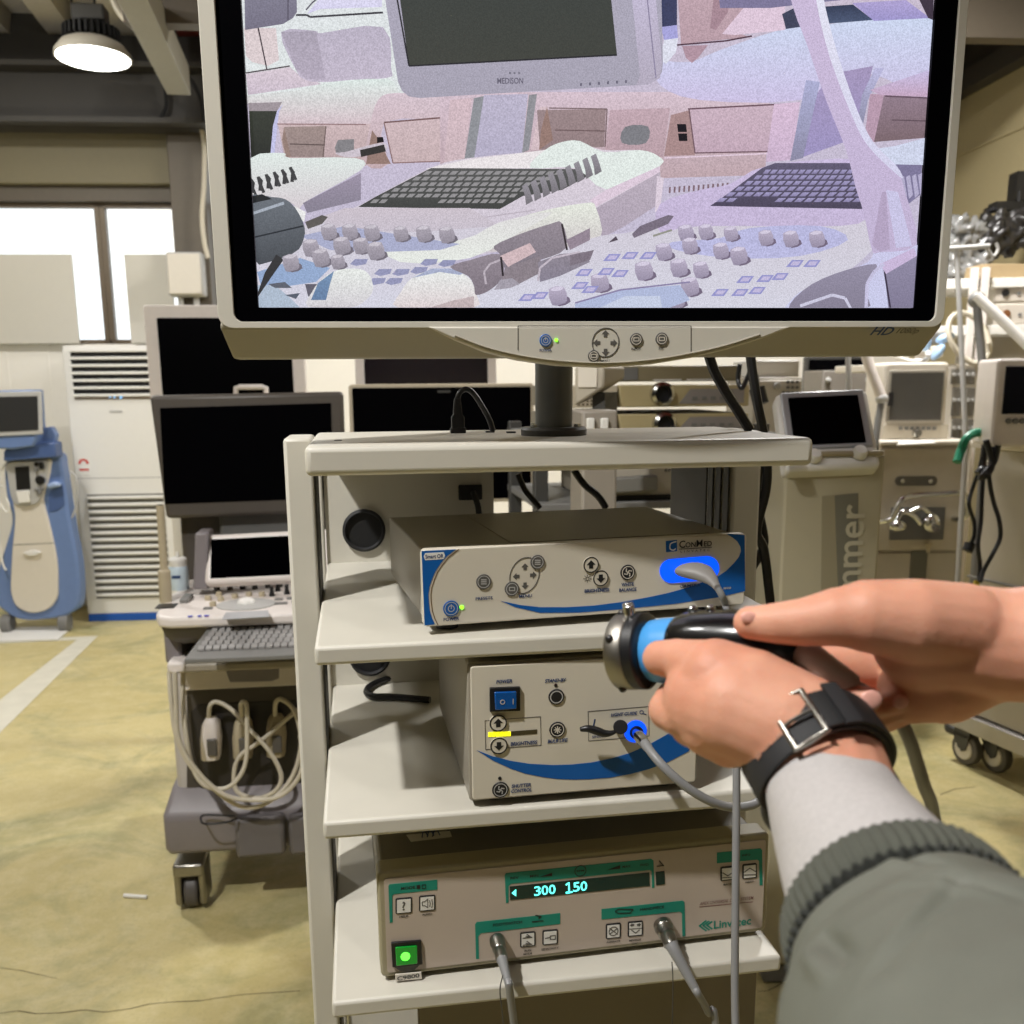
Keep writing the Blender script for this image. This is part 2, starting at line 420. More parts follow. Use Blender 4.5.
# glass frame, pole, base
g = MB(); frame_loft(g, (bl - .001, br_ + .001, bz - .001, bt + .001), (sl, sr, sz, st), Y0 + .003, Y0 + .006, .008, .0015)
g.build('black_frame', glass_black, mon)
MB().cyl((0, 0, .006), (0, 0, .30), .0205, n=36).build('pole', mat('pole_grey', (104, 105, 102), .4, .3), mon)
MB().box(-.05, .05, -.068, .0, .14, .26).build('pole_bracket', black, mon, bevel=.004)
bs = MB().lathe([(.036, 0), (.0365, .006), (.034, .009), (.02, .009)], (0, 0, 0), (0, 0, 1), n=40).build('pole_base', dgrey, mon)
for x, y in ((.024, -.012), (-.024, -.012), (.02, .02), (-.02, .02)):
    MB().cyl((x, y, .009), (x, y, .0125), .004, n=6).build('bolt', chrome, bs)

# ================================================================ camera control box (top of the three)
U = Fr(C.w((.1083, .022, S2 + .0085)), .1566 + .10)
ccu = thing('camera_control_box', 'slim beige medical box with blue trim, round buttons and a glowing blue socket', 'medical device', Fr(U.o - Vector((0, 0, .0085)), U.yaw))
U = Fr(U.o - Vector((0, 0, .0085)), U.yaw)
P = Panel(U, 0)
w1 = U.hy(746, 560, 0).x; h1 = U.hy(419.5, 550, 0).z; zb0 = .0095
fp = MB(); fp.prism(rrect(0, w1, zb0, h1, .005), -.0, .012); fpo = fp.build('front_panel', beige, ccu, bevel=.0015)
MB().box(.004, w1 - .004, .012, .27, zb0 + .003, h1 - .003).build('case', grey_case, ccu, bevel=.002)
MB().box(.10, w1 - .03, .03, .25, h1 - .003, h1 - .0022).build('lid_panel', grey_case, ccu)
for x in (.03, w1 - .03):
    for y in (.03, .24): MB().cyl((x, y, .0006), (x, y, zb0 + .004), .012, n=16).build('foot', black, ccu)
c1 = MB(); P.poly(c1, [(421.5, 551), (456, 549.3), (447, 556), (440.6, 563.4), (435.5, 571), (432, 579), (429.4, 587), (428.4, 594.7), (428.8, 602), (429.7, 610.3), (432, 618), (435, 624.2), (424.6, 625.4)], .0004)
P.poly(c1, [(726, 533.6), (732.5, 537.5), (737.2, 541.3), (740.3, 546.5), (741, 551), (738.8, 557), (734, 563), (726, 571), (717.7, 576.5), (703, 582), (687.7, 587.5), (668, 593), (649.4, 597), (622, 602), (594.7, 605.5), (567, 607.2), (540, 607.2), (520, 605), (501, 601), (515, 607), (540, 612.8), (580, 612.5), (622, 609.2), (676.7, 603.6), (720, 597), (745, 591), (744.5, 535)], .0004)
c1.build('blue_trim', cblue, fpo, smooth=0)
l = MB(); P.line(l, [(459, 549.3), (449, 557), (443, 564), (437.5, 572), (434.3, 580), (431.7, 588), (430.8, 595), (431.3, 603), (432.4, 611), (435, 619), (438, 625)], 1.0); l.build('trim_line', brown_line, fpo)
pl = MB(); xx = P.pts([(424, 553.2), (444.5, 552), (444.5, 559), (424, 560.2)]); P.poly(pl, [(425, 553), (443.5, 552), (445, 555.5), (443.5, 559), (425, 560.2), (423.7, 556.5)], .0006); plo = pl.build('badge', white, fpo)
t = MB(); P.text(t, 'Smart OR', 434.3, 556.2, 4, 0, w=18, y0=.0008); t.build('lettering', navy, plo, smooth=0)
round_button(P, fpo, 451, 608.3, 8, cblue, inner='power', lab=lgrey)
b = MB(); P.disc(b, 461.7, 607.2, 1.9, .001); b.build('status_light', led_green, fpo)
round_button(P, fpo, 483.5, 581.6, 7.6, inkgrey, inner='bars', lab=lgrey)
round_button(P, fpo, 537.3, 562, 7.3, inkgrey, inner='bars', lab=lgrey); round_button(P, fpo, 511.7, 588.7, 7.3, inkgrey, inner='box', lab=lgrey)
a = MB(); P.ring(a, 524.5, 575.5, 17, .9, .0004, sx=.88, sz=1.1, tilt=-.35)
for u, v, g in ((525, 567, PI / 2), (516.5, 576.5, PI), (533, 575, 0), (525, 585.5, -PI / 2)): P.arrow(a, u, v, 6, g, y0=0)
a.build('menu_arrows', inkgrey, fpo, smooth=0)
for u, v, g in ((590.7, 564.6, PI / 2), (600.4, 578, -PI / 2)):
    b = MB(); P.disc(b, u, v, 8, .0012); o = b.build('button', beige, fpo, bevel=.0003)
    i = MB(); P.ring(i, u, v, 8, 1.1, .0003, y0=.0012); P.arrow(i, u, v, 7.5, g, y0=.0012); i.build('button_mark', ink, o, smooth=0)
round_button(P, fpo, 627.5, 572.2, 7.7, ink, inner='swirl')
t = MB(); P.text(t, 'POWER', 451.3, 619, 3.4, 0, w=15.5); P.text(t, 'PRESETS', 484, 598.2, 3.2, 0, w=17); P.text(t, 'MENU', 525.4, 595.9, 3.2, 0, w=13)
P.text(t, 'BRIGHTNESS', 596.8, 590.3, 3.6, 0, w=25.5, bold=.035); P.text(t, 'WHITE', 627.5, 584.3, 3.4, 0, w=13, bold=.035); P.text(t, 'BALANCE', 627.7, 589.6, 3.4, 0, w=18, bold=.035); P.text(t, 'CAMERA', 690, 585.6, 3, 0, w=22)
t.build('lettering', navy, fpo, smooth=0)
i = MB(); P.ring(i, 587.3, 578.6, 2, .7, .0003)
for k in range(8):
    g = PI * k / 4; P.line(i, [(587.3 + 2.7 * math.cos(g), 578.6 + 2.7 * math.sin(g)), (587.3 + 3.9 * math.cos(g), 578.6 + 3.9 * math.sin(g))], .6)
i.build('sun_symbol', inkgrey, fpo, smooth=0)
lg = MB(); P.poly(lg, [(665.7, 541), (676.8, 539.8), (677, 551), (666, 552.2)], .0004); lgo = lg.build('logo_square', cblue, fpo)
i = MB(); i.tube([P.p(u, v)[:1] + (-.0006,) + P.p(u, v)[1:] for u, v in ((676, 541.5), (670.5, 543.5), (669.8, 548.5), (673, 550), (675.5, 548.5))], .0007, n=6); i.build('logo_curve', white, lgo)
t = MB(); P.text(t, 'C', 682, 544.2, 7.2, 0, y0=.0007, bold=.014); P.text(t, 'ON', 690.3, 544.6, 5.2, 0, y0=.0007, bold=.014); P.text(t, 'M', 699.2, 543.2, 7.2, 0, y0=.0007, bold=.008); P.text(t, 'ED', 707.6, 543.6, 5.2, 0, y0=.0007, bold=.014); P.line(t, [(679, 549.2), (711.5, 547.2)], .6)
P.text(t, 'LINVATEC', 695, 550.6, 2.3, 0, w=31, bold=0.0, space=1.8); t.build('lettering', ink, fpo, smooth=0)
t = MB(); P.text(t, 'IM4000', 727, 588, 2.4, 0, w=8); t.build('lettering', lgrey, fpo, smooth=0)
# glowing camera socket
glow = mat('blue_socket_light', (0, 40, 150), 0.4, emit=(0, 84, 255), es=1.25, var=0.0)
def capsule(u0, u1, v0, v1, slope, n=10):
    r = (v1 - v0) / 2; out = []
    for k in range(n + 1):
        a = -PI / 2 + PI * k / n; out.append((u1 - r + r * math.cos(a), (v0 + v1) / 2 + slope * (u1 - u0) / 2 + r * math.sin(a)))
    for k in range(n + 1):
        a = PI / 2 + PI * k / n; out.append((u0 + r + r * math.cos(a), (v0 + v1) / 2 - slope * (u1 - u0) / 2 + r * math.sin(a)))
    return out
s_ = MB(); P.poly(s_, capsule(659.5, 719, 557.5, 581.5, -.05), .001); sko = s_.build('lit_socket', glow, fpo)

# ================================================================ light source box (middle)
L = Fr(C.w((.1504, .004, S3)), .1566 + .02)
ls = thing('light_source_box', 'tall beige medical light box with blue swoosh and rocker power switch', 'medical device', L)
P = Panel(L, 0)
w2 = L.hy(700, 720, 0).x; h2 = L.hy(464, 664.5, 0).z; zb0 = .0075
MB().prism(rrect(0, w2, zb0, h2, .004), .004, .30).build('case', grey_case, ls, bevel=.0015)
fpo = MB().prism(rrect(.003, w2 - .003, zb0 + .003, h2 - .003, .003), 0, .006).build('front_panel', beige, ls, bevel=.0008)
for x in (.03, w2 - .03):
    for y in (.03, .26): MB().cyl((x, y, .0006), (x, y, zb0 + .002), .012, n=16).build('foot', black, ls)
c1 = MB(); P.poly(c1, [(476.7, 750.2), (492, 756), (510.6, 760.8), (530, 763.8), (552.5, 765), (572, 764.4), (591, 762.5), (611, 758.5), (629.8, 753), (650, 744), (668.5, 733.5), (680, 726), (697, 712), (698, 738), (688, 751.5), (668, 762), (649, 769), (630, 774), (610.5, 777.5), (592, 779), (575, 779.5), (558, 779), (542.8, 777), (525, 773.5), (510.6, 768.5), (493, 760.5)], .0004)
c1.build('blue_swoosh', cblue, fpo, smooth=0)
sw = MB(); P.poly(sw, [(489.3, 687), (519.6, 686), (519.8, 710), (489.6, 711)], .0035); swo = sw.build('power_switch', black, fpo, bevel=.0006)
rk = MB(); P.poly(rk, [(493.5, 690.5), (515.5, 689.7), (515.7, 707), (494.5, 708.5)], .003, y0=.0035); rko = rk.build('rocker', mat('translucent_blue', (4, 78, 150), .25, coat=.5), swo, bevel=.001)
i = MB(); P.ring(i, 501.5, 700, 2.4, .8, .0003, y0=.0066); P.line(i, [(512, 697), (512, 702)], .7, y0=.0066); i.build('switch_mark', lgrey, rko)
t = MB(); P.text(t, 'POWER', 504, 681.2, 3.6, 0, w=15.5, shear=.2, bold=.035); P.text(t, 'STAND-BY', 555.5, 680.3, 3.6, 0, w=21, shear=.2, bold=.035); P.text(t, 'BRIGHTNESS', 523.8, 743, 3.8, 0, w=26, shear=.2, bold=.035)
P.text(t, 'BULB LIFE', 557.6, 740.6, 3.6, 0, w=19.5, shear=.2, bold=.035); P.text(t, 'SHUTTER', 521.2, 785.3, 3.6, 0, w=18.5, shear=.2, bold=.035); P.text(t, 'CONTROL', 521.4, 790.3, 3.6, 0, w=19.5, shear=.2, bold=.035)
P.text(t, 'LIGHT GUIDE', 624, 713.8, 3.4, 0, w=26, shear=.2, bold=.035); P.text(t, 'SENSOR', 598, 736.4, 2.6, 0, w=12); P.line(t, [(594.8, 719.5), (593.2, 728)], 1.2)
P.ring(t, 641.5, 712.2, 2, .6, .0003); P.line(t, [(643, 713.5), (646, 714.5)], .7)
t.build('lettering', navy, fpo, smooth=0)
i = MB(); P.disc(i, 555.7, 685.3, 1.7, .0006); P.disc(i, 499.8, 778.2, 1.7, .0006); i.build('indicator_dot', ink, fpo)
round_button(P, fpo, 556.2, 696.6, 7.8, ink, inner='dot', lab=ink); round_button(P, fpo, 557.2, 729.4, 7.8, ink, inner='star'); round_button(P, fpo, 500.3, 789.5, 7.9, ink, inner='swirl', lab=lgrey)
i = MB(); P.ring(i, 556.2, 696.6, 6.3, 1.0, .0002, y0=.0016); i.build('button_ring', lgrey, fpo)
for u, v, g in ((498, 722.7, PI / 2), (498.7, 745.3, -PI / 2)):
    b = MB(); P.disc(b, u, v, 8.4, .0016); o = b.build('button', beige, fpo, bevel=.0003)
    i = MB(); P.ring(i, u, v, 8.4, 1.3, .0003, y0=.0016); P.arrow(i, u, v, 7.6, g, y0=.0016); i.build('button_mark', ink, o, smooth=0)
ylw = mat('lit_bar_yellow', (230, 225, 40), .4, emit=(235, 230, 20), es=1.3, var=0)
i = MB(); P.line(i, [(485, 720.6), (540.5, 716.6), (541, 745.2), (485.7, 749.6)], .6, closed=True); i.build('panel_outline', inkgrey, fpo); i = MB(); P.line(i, [(588, 711.5), (648.5, 706.4), (649, 736), (588.6, 740.9)], .6, closed=True); i.build('panel_outline', inkgrey, fpo)
i = MB()
for k in range(6): P.poly(i, [(488.3 + k * 3.8, 732.2 - .12 * k), (491.6 + k * 3.8, 732 - .12 * k), (491.6 + k * 3.8, 736.6 - .14 * k), (488.3 + k * 3.8, 736.8 - .14 * k)], .0005)
i.build('brightness_bar', ylw, fpo, smooth=0)
i = MB(); P.poly(i, [(511, 731.3), (537, 729.4), (537, 733.6), (511, 735.6)], .0004); bdo = i.build('dark_bar', mat('dark_bar_brown', (70, 62, 40), .4), fpo)
# swinging light guide lever and lit socket
sx, sy = P.p(635.3, 731.2)
g = MB(); P.disc(g, 635.3, 731.2, 11, .0008); go = g.build('lit_ring', glow, fpo)
i = MB(); P.disc(i, 636, 732, 6.5, .003, y0=.0008); i.build('socket_core', black, go)
lv = MB()
def pp(u, v, y): q = L.hy(u, v, y); return (q.x, q.y, q.z)
lv.tube([pp(580, 729.5, -.016), pp(588, 728.6, -.018), pp(597, 731, -.018), pp(605, 733.5, -.018), pp(613, 732.5, -.018), pp(620, 727.5, -.016)], lambda t: .0022 + .0022 * math.sin(PI * min(1, t * 1.2)) , n=10)
lv.cyl(pp(620.5, 727, -.001), pp(620.5, 727, -.020), .0075, n=24)
lv.build('light_guide_lever', black, fpo, bevel=.001)

# ================================================================ drill console (lowest)
D = Fr(C.w((.0525, .025, S4)), .1566 + .035)
dc = thing('drill_console', 'wide grey medical console with green display bars and lit green power switch', 'medical device', D)
P = Panel(D, 0)
w3 = D.hy(768, 880, 0).x; h3 = D.hy(377, 873, 0).z; zb0 = D.hy(385, 978, 0).z
MB().box(.006, w3 - .006, .012, .30, zb0 + .004, h3 - .008).build('case', mat('brown_grey_case', (112, 106, 92), .5, var=.05), dc, bevel=.003)
MB().prism(rrect(0, w3, zb0, h3, .006), .001, .03).build('front_frame', khaki_case, dc, bevel=.003, seg=3)
ps = D.hy(383.8, 879.6, 0), D.hy(387.7, 972.3, 0), D.hy(762.7, 846, 0)
fpo = MB().prism(rrect(.007, w3 - .005, zb0 + .006, h3 - .008, .003), -.0005, .004).build('front_panel', pinkgrey, dc)
P = Panel(D, -.0005)
for x in (.03, w3 - .03):
    for y in (.03, .26): MB().cyl((x, y, .0006), (x, y, zb0 + .005), .014, n=16).build('foot', black, dc)
st_ = MB(); q = [D.hz(u, v, h3 - .0078) for u, v in ((411, 842), (452, 837), (450, 831), (406, 835))]
st_.add([(a.x, a.y, h3 - .0076) for a in q], [(0, 1, 2, 3)]); sto = st_.build('paper_label', offwhite, dc)
i = MB()
for k in range(3):
    c0 = q[0] * .8 + q[2] * .2; i.tube([(c0.x + .006 * k + .004, c0.y + .004, h3 - .0072), (c0.x + .007 * k + .008, c0.y + .022, h3 - .0072), (c0.x + .007 * k + .011, c0.y + .006, h3 - .0072)], .0007, n=5)
i.build('handwriting', navy, sto)
tl = MB()
P.poly(tl, [(389.5, 884.2), (437.2, 879.6), (437.3, 889.5), (394, 894), (392.3, 896), (392.6, 922.3), (389.7, 922.6), (388.3, 886)], .0004)
P.poly(tl, [(506, 873), (651, 858.8), (653.4, 860.5), (654.4, 887.5), (652, 887.8), (651.6, 871), (649.5, 870), (511, 883.8), (508.6, 886), (508.4, 902.6), (505.9, 902.9), (504.7, 875)], .0004)
P.poly(tl, [(476.5, 922), (560.2, 913), (560.2, 923.8), (480.5, 933.2), (478.4, 936), (479, 958.6), (476, 958.9), (475, 924.5)], .0004)
P.poly(tl, [(601.4, 909), (682.5, 900.5), (684.5, 902), (685.3, 936), (682.3, 936.4), (681.8, 913), (679.5, 911.6), (601.4, 919.4)], .0004)
P.poly(tl, [(716.9, 852.5), (760.5, 848.2), (762, 850), (762.5, 885), (759.6, 885.3), (759, 861), (757, 859.6), (716.9, 863.2)], .0004)
tl.build('green_marking', teal, fpo, smooth=0)
dsp = MB(); P.poly(dsp, [(509.7, 886.4), (649.2, 872.3), (649.6, 885.6), (510, 899.8)], .0006); P.poly(dsp, [(655.7, 872), (664.4, 871), (664.8, 884), (656, 885)], .0006)
dpo = dsp.build('display', mat('display_dark_green', (4, 44, 40), .15, var=.02), fpo)
lit = mat('display_cyan', (110, 235, 225), .3, emit=(90, 240, 225), es=1.9, var=0)
t = MB()
for ch_, u, v in (('3', 537.3, 890.6), ('0', 544.7, 889.8), ('0', 552, 889), ('5', 576.2, 886.5), ('0', 583.6, 885.7)): P.text(t, ch_, u, v, 9.4, 0, bold=.012, y0=.0009, w=6.2, rot=.03)
P.line(t, [(566, 884.4), (568.7, 882.6), (569, 892), (566, 892.4), (572, 891.6)], 1.5, y0=.0007)
P.poly(t, [(511.5, 892.6), (516, 889), (516, 896)], .0003, y0=.0007); t.build('display_digits', lit, dpo, smooth=0)
t = MB(); P.text(t, 'MODE', 408, 887.6, 3, 0, w=13); P.poly(t, [(416.5, 885), (420, 884.6), (420, 888.2), (416.5, 888.5)], .0003, y0=.0006); P.line(t, [(422, 884.6), (425.5, 884.2), (425.5, 887.8), (422, 888.2)], .5, closed=True, y0=.0006)
P.text(t, 'REV', 514.5, 877.6, 2.6, 0, w=8); P.text(t, 'MIN', 534, 875.6, 2.6, 0, w=8); P.poly(t, [(540, 876.4), (552, 872.4), (552, 875.6)], .0003, y0=.0006); P.ring(t, 580.3, 870.6, 5.6, .7, .0003, y0=.0005); P.text(t, 'RPM', 580.3, 870.6, 2, 0, w=7)
P.poly(t, [(607.5, 869.6), (620, 865), (620, 868.4)], .0003, y0=.0006); P.text(t, 'MAX', 626.5, 866.2, 2.6, 0, w=8); P.text(t, 'FWD', 644.4, 864.6, 2.6, 0, w=8)
P.line(t, [(657, 866), (663.5, 865.3), (659, 860.5)], .8, y0=.0006)
P.text(t, 'FOOTSWITCH', 507.5, 923.3, 2.8, 0, w=27); P.line(t, [(532, 921.5), (543, 920.3)], .8, y0=.0006); P.line(t, [(538.5, 918), (541, 916), (535.5, 915)], .8, y0=.0006)
P.text(t, 'HANDPIECE', 652, 908, 2.8, 0, w=23); P.line(t, [(615, 911), (618, 909), (633, 909), (630, 912.6), (618, 913)], .7, closed=True, y0=.0006)
P.text(t, 'INFO', 746, 854.8, 2.4, 0, w=8); P.text(t, 'HELP', 403.8, 916.2, 2.2, 0, w=8); P.text(t, 'AUDIO', 427, 913.9, 2.2, 0, w=9)
P.text(t, 'RUN', 527.7, 950.2, 2, 0, w=6); P.text(t, 'MODE', 527.7, 953.5, 2, 0, w=8); P.text(t, 'SENSITIVITY', 550, 948.3, 2, 0, w=16); P.text(t, 'ASPIRATE', 613, 941.3, 2, 0, w=13); P.text(t, 'REVERSE', 635, 939.8, 2, 0, w=11); P.text(t, 'OSC', 635, 943.3, 2, 0, w=6)
P.text(t, 'BACK', 727.5, 884, 2, 0, w=8); P.text(t, 'NEXT', 749.5, 881.6, 2, 0, w=8)
t.build('lettering', ink, fpo, smooth=0)
t = MB(); P.text(t, 'APEX UNIVERSAL DRIVE SYSTEM', 726.5, 900.4, 3, 0, w=52, shear=.25, bold=0.004); P.line(t, [(699.6, 906.8), (752.7, 901.8)], .5); t.build('lettering', mat('printed_maroon', (110, 70, 70), .5, var=0), fpo, smooth=0)
t = MB(); P.text(t, 'Linvatec', 732.4, 922.4, 8, 0, w=36, bold=.018)
for k in range(3):
    P.line(t, [(703 + k * 3 + 3, 925.6 - 5 + k * .5), (699.5 + k * 3.6, 925.8 - .4 * k), (703 + k * 3 + 3, 930.6 - k * .9)], 1.5)
t.build('lettering', teal, fpo, smooth=0)
def key(u0, u1, v0, v1, mk):
    b = MB(); P.poly(b, [(u0 + 1, v1), (u1 - 1, v1 - 1.3), (u1, v1 - 2.4), (u1, v0 - .2), (u1 - 1, v0 - 1.2), (u0 + 1, v0), (u0, v0 + 1.2), (u0, v1 - 1)], .0008); o = b.build('key', ink, fpo, bevel=.0003)
    b = MB(); P.poly(b, [(u0 + 1.4, v1 - 1.3), (u1 - 1.4, v1 - 2.6), (u1 - 1.4, v0 + .4), (u0 + 1.4, v0 + 1.6)], .0003, y0=.0008); b.build('key_face', white, o)
    i = MB(); cu, cv = (u0 + u1) / 2, (v0 + v1) / 2 - .5
    if mk == '?': P.text(i, '?', cu, cv, 8.5, 0, y0=.0013)
    elif mk == 'spk':
        P.line(i, [(cu - 5, cv - 1.5), (cu - 2.5, cv - 2), (cu + .5, cv - 4.5), (cu + .5, cv + 4), (cu - 2.5, cv + 2), (cu - 5, cv + 2)], .7, closed=True, y0=.0011); P.line(i, [(cu + 2.5, cv - 3), (cu + 3, cv), (cu + 2.5, cv + 3)], .8, y0=.0011); P.line(i, [(cu + 4.6, cv - 4), (cu + 5.3, cv), (cu + 4.6, cv + 4)], .8, y0=.0011)
    elif mk == 'foot':
        for d in (-3.5, 3.5): P.line(i, [(cu - 5, cv + d + 2), (cu + 4, cv + d + 1)], .9, y0=.0011); P.line(i, [(cu - 2, cv + d), (cu + 3, cv + d + 1), (cu - 1, cv + d - 2)], .9, y0=.0011)
    elif mk == 'drill': P.line(i, [(cu - 5, cv + .8), (cu, cv - .4), (cu, cv - 1.6), (cu + 5, cv - 2.2), (cu + 5, cv + 1.6), (cu, cv + 1.6), (cu, cv + .2)], .8, y0=.0011)
    elif mk == 'fan': P.ring(i, cu, cv, 4.6, .8, .0003, y0=.0011); P.line(i, [(cu - 4, cv - 3), (cu + 4, cv + 3)], .8, y0=.0011); P.line(i, [(cu - 4, cv + 3), (cu + 4, cv - 3)], .8, y0=.0011)
    elif mk == 'rev': P.arrow(i, cu - 3.3, cv - 4, 3.5, PI, y0=.0011); P.arrow(i, cu + 3.3, cv - 4.4, 3.5, 0, y0=.0011); P.line(i, [(cu - 4, cv + 1), (cu, cv + 4), (cu + 4, cv + .6)], .8, y0=.0011); P.line(i, [(cu - 6, cv), (cu + 6, cv - .8)], .6, y0=.0011)
    elif mk == 'env': P.line(i, [(cu - 5, cv - 1), (cu, cv + 2), (cu + 5, cv - 1.5)], .8, y0=.0011); P.line(i, [(cu - 6, cv + 4), (cu + 6, cv + 3.3)], .7, y0=.0011)
    elif mk == 'roof': P.line(i, [(cu - 5.5, cv + .6), (cu, cv - 3.4), (cu + 5.5, cv)], .8, y0=.0011); P.line(i, [(cu - 5.5, cv + 3.5), (cu + 5.5, cv + 3)], .8, y0=.0011)
    i.build('key_symbol', inkgrey, o, smooth=0)
key(395.5, 412, 898, 914, '?'); key(419, 435.2, 895.6, 911.4, 'spk'); key(520, 535.4, 932, 947.2, 'foot'); key(542.3, 557.8, 930, 945, 'drill')
key(605.7, 620.7, 923.6, 938.8, 'fan'); key(627.6, 642.8, 921.4, 936.6, 'rev'); key(720.3, 734.4, 866.6, 881, 'env'); key(742.2, 756.7, 864, 879, 'roof')
sw = MB(); P.poly(sw, [(391, 941.5), (421, 939.3), (422.3, 963), (392.3, 966)], .003); swo = sw.build('power_switch', black, fpo, bevel=.0005)
glens = mat('green_lens', (8, 120, 40), .2, emit=(0, 160, 30), es=.25, coat=.6)
ln = MB(); P.poly(ln, [(395, 945), (416.6, 943.3), (417, 961), (396, 963.3)], .0025, y0=.003); lno = ln.build('lit_rocker', glens, swo, bevel=.0008)
i = MB(); P.disc(i, 405, 953.5, 4.2, .0004, y0=.0056); i.build('lamp_spot', mat('green_lamp_hot', (150, 255, 120), .3, emit=(70, 255, 50), es=2.2, var=0), lno)
tb = MB(); P.poly(tb, [(394, 966.5), (420, 964), (414, 969.5), (407, 972), (400, 970.5)], .0012); tb.build('switch_tab', inkgrey, swo)
lb = MB(); P.poly(lb, [(395, 973.2), (421, 970.8), (421.3, 977.2), (395.4, 979.6)], .002, y0=.0012); lbo = lb.build('type_label', offwhite, dc)
t = MB(); P.text(t, 'C9800', 408, 975.2, 4, 0, w=20, y0=.0034, rot=.04); t.build('lettering', ink, lbo, smooth=0)
# ================================================================ room
R = Fr((0, 0, 0), .07)
WY = 6.95          # inner face of the back wall
RX = 3.4          # inner face of the right wall
CZ = 3.75          # underside of the roof deck
def floor_mat():
    M = bpy.data.materials.new('worn_yellow_floor_paint'); M.use_nodes = True; nt = M.node_tree; b = nt.nodes['Principled BSDF']
    tc = nt.nodes.new('ShaderNodeTexCoord')
    def noise(sc, det=6, rough=.6, dist=0.0):
        n = nt.nodes.new('ShaderNodeTexNoise'); n.inputs['Scale'].default_value = sc; n.inputs['Detail'].default_value = det; n.inputs['Roughness'].default_value = rough; n.inputs['Distortion'].default_value = dist
        nt.links.new(tc.outputs['Object'], n.inputs['Vector']); return n
    def ramp(n, a, c):
        r = nt.nodes.new('ShaderNodeValToRGB'); r.color_ramp.elements[0].position = a; r.color_ramp.elements[1].position = c; nt.links.new(n.outputs['Fac'], r.inputs[0]); return r
    def mix(f, c1, c2, k=1.0):
        m = nt.nodes.new('ShaderNodeMixRGB')
        if k != 1.0:
            q = nt.nodes.new('ShaderNodeMath'); q.operation = 'MULTIPLY'; q.inputs[1].default_value = k; nt.links.new(f, q.inputs[0]); f = q.outputs[0]
        nt.links.new(f, m.inputs[0])
        for i, c in ((1, c1), (2, c2)):
            if isinstance(c, tuple): m.inputs[i].default_value = (*srgb(c), 1)
            else: nt.links.new(c, m.inputs[i])
        return m.outputs[0]
    a = ramp(noise(1.3, 5, .6, .4), .38, .68); g = ramp(noise(1.9, 7, .7, .8), .46, .68); d = ramp(noise(11, 9, .75), .45, .75); s = ramp(noise(90, 5, .7), .52, .8)
    c = mix(a.outputs[0], (198, 184, 132), (180, 166, 112)); c = mix(g.outputs[0], c, (116, 124, 92), .7); c = mix(d.outputs[0], c, (214, 202, 160), .6); c = mix(s.outputs[0], c, (140, 130, 92), .5)
    nt.links.new(c, b.inputs['Base Color'])
    b.inputs['Roughness'].default_value = .42; b.inputs['Specular IOR Level'].default_value = .35
    bp = nt.nodes.new('ShaderNodeBump'); bp.inputs['Strength'].default_value = .25; bp.inputs['Distance'].default_value = .004
    nt.links.new(noise(35, 6).outputs['Fac'], bp.inputs['Height']); nt.links.new(bp.outputs['Normal'], b.inputs['Normal'])
    return M
floor_m = floor_mat()
paint = mat('white_line_paint', (206, 202, 186), .6, var=.12, scale=12)
crack = mat('floor_crack', (84, 76, 52), .9)
fl = MB(); fl.box(-6.5, 6.5, -2.5, 8.2, -.05, 0, 0)
def fz(u, v, z=0.0): return R.hz(u, v, z)
def fquad(px, z, m):
    P = [fz(u, v) for u, v in px]; fl.add([(p.x, p.y, z) for p in P], [tuple(range(len(P) - 1, -1, -1))], m)
fquad([(-120, 800), (0, 700), (77, 640), (98, 636), (0, 733), (-120, 850)], .0015, 1)
fquad([(-150, 648), (0, 643.5), (77, 640), (98, 636), (0, 640.5), (-150, 644)], .0012, 1)
def fcrack(px, w):
    P = [fz(u, v) for u, v in px]
    for a, b in zip(P, P[1:]):
        d = (b - a); n = Vector((-d.y, d.x, 0)).normalized() * w * random.uniform(.5, 1.1)
        fl.add([(q.x, q.y, .001) for q in (a - n, b - n, b + n, a + n)], [(0, 1, 2, 3)], 2)
fcrack([(-60, 1010), (0, 1013.5), (18, 1011), (36, 1014), (60, 1013), (85, 1010), (104, 1012.5), (130, 1009), (150, 1004), (176, 1002), (200, 1001), (240, 995), (300, 991)], .0016)
fcrack([(0, 968), (20, 970.5), (40, 975), (58, 979)], .001)
fcrack([(758, 992), (768, 991), (776, 987), (786, 980)], .0015); fcrack([(940, 795), (955, 789), (975, 787)], .002)
flo = struct(fl.build('floor', [floor_m, paint, crack], None, smooth=0, fr=R))
wallw = mat('white_wall_panel', (238, 234, 224), .55, var=.02)
olive = mat('olive_beige_panel', (150, 138, 100), .6, var=.04)
taupe = mat('taupe_steel_paint', (92, 84, 72), .55, .1, var=.08)
darkb = mat('dark_steel_beam', (58, 55, 50), .6, .1, var=.08)
frame_m = mat('window_frame_bronze', (104, 92, 76), .45, .3, var=.08)
greyst = mat('grey_steel_purlin', (150, 146, 132), .55, var=.05)
red_m = mat('red_oxide_deck', (120, 44, 32), .6, var=.15)
deck_m = mat('galvanised_deck', (186, 180, 168), .6, 0, var=.1)
def wz(v, u=100, y=WY): return R.hy(u, v, y).z
zA = wz(344); zB = wz(203); zC = wz(186, 100, WY - .06); zD = wz(124, 100, WY - .4); zE = wz(63, 100, WY - .4); zD2 = wz(124, 100, WY - .12)
xc0, xc1 = R.hy(172, 220, WY - .2).x, R.hy(207, 220, WY - .2).x     # the column
w = MB(); w.box(-6.5, RX + .2, WY, WY + .15, 0, zA); 
for u in (60, 20): 
    x = R.hy(u, 480, WY).x; w.box(x - .006, x + .006, WY - .003, WY, 0, zA)
struct(w.build('wall_back', wallw, None, bevel=.004, fr=R))
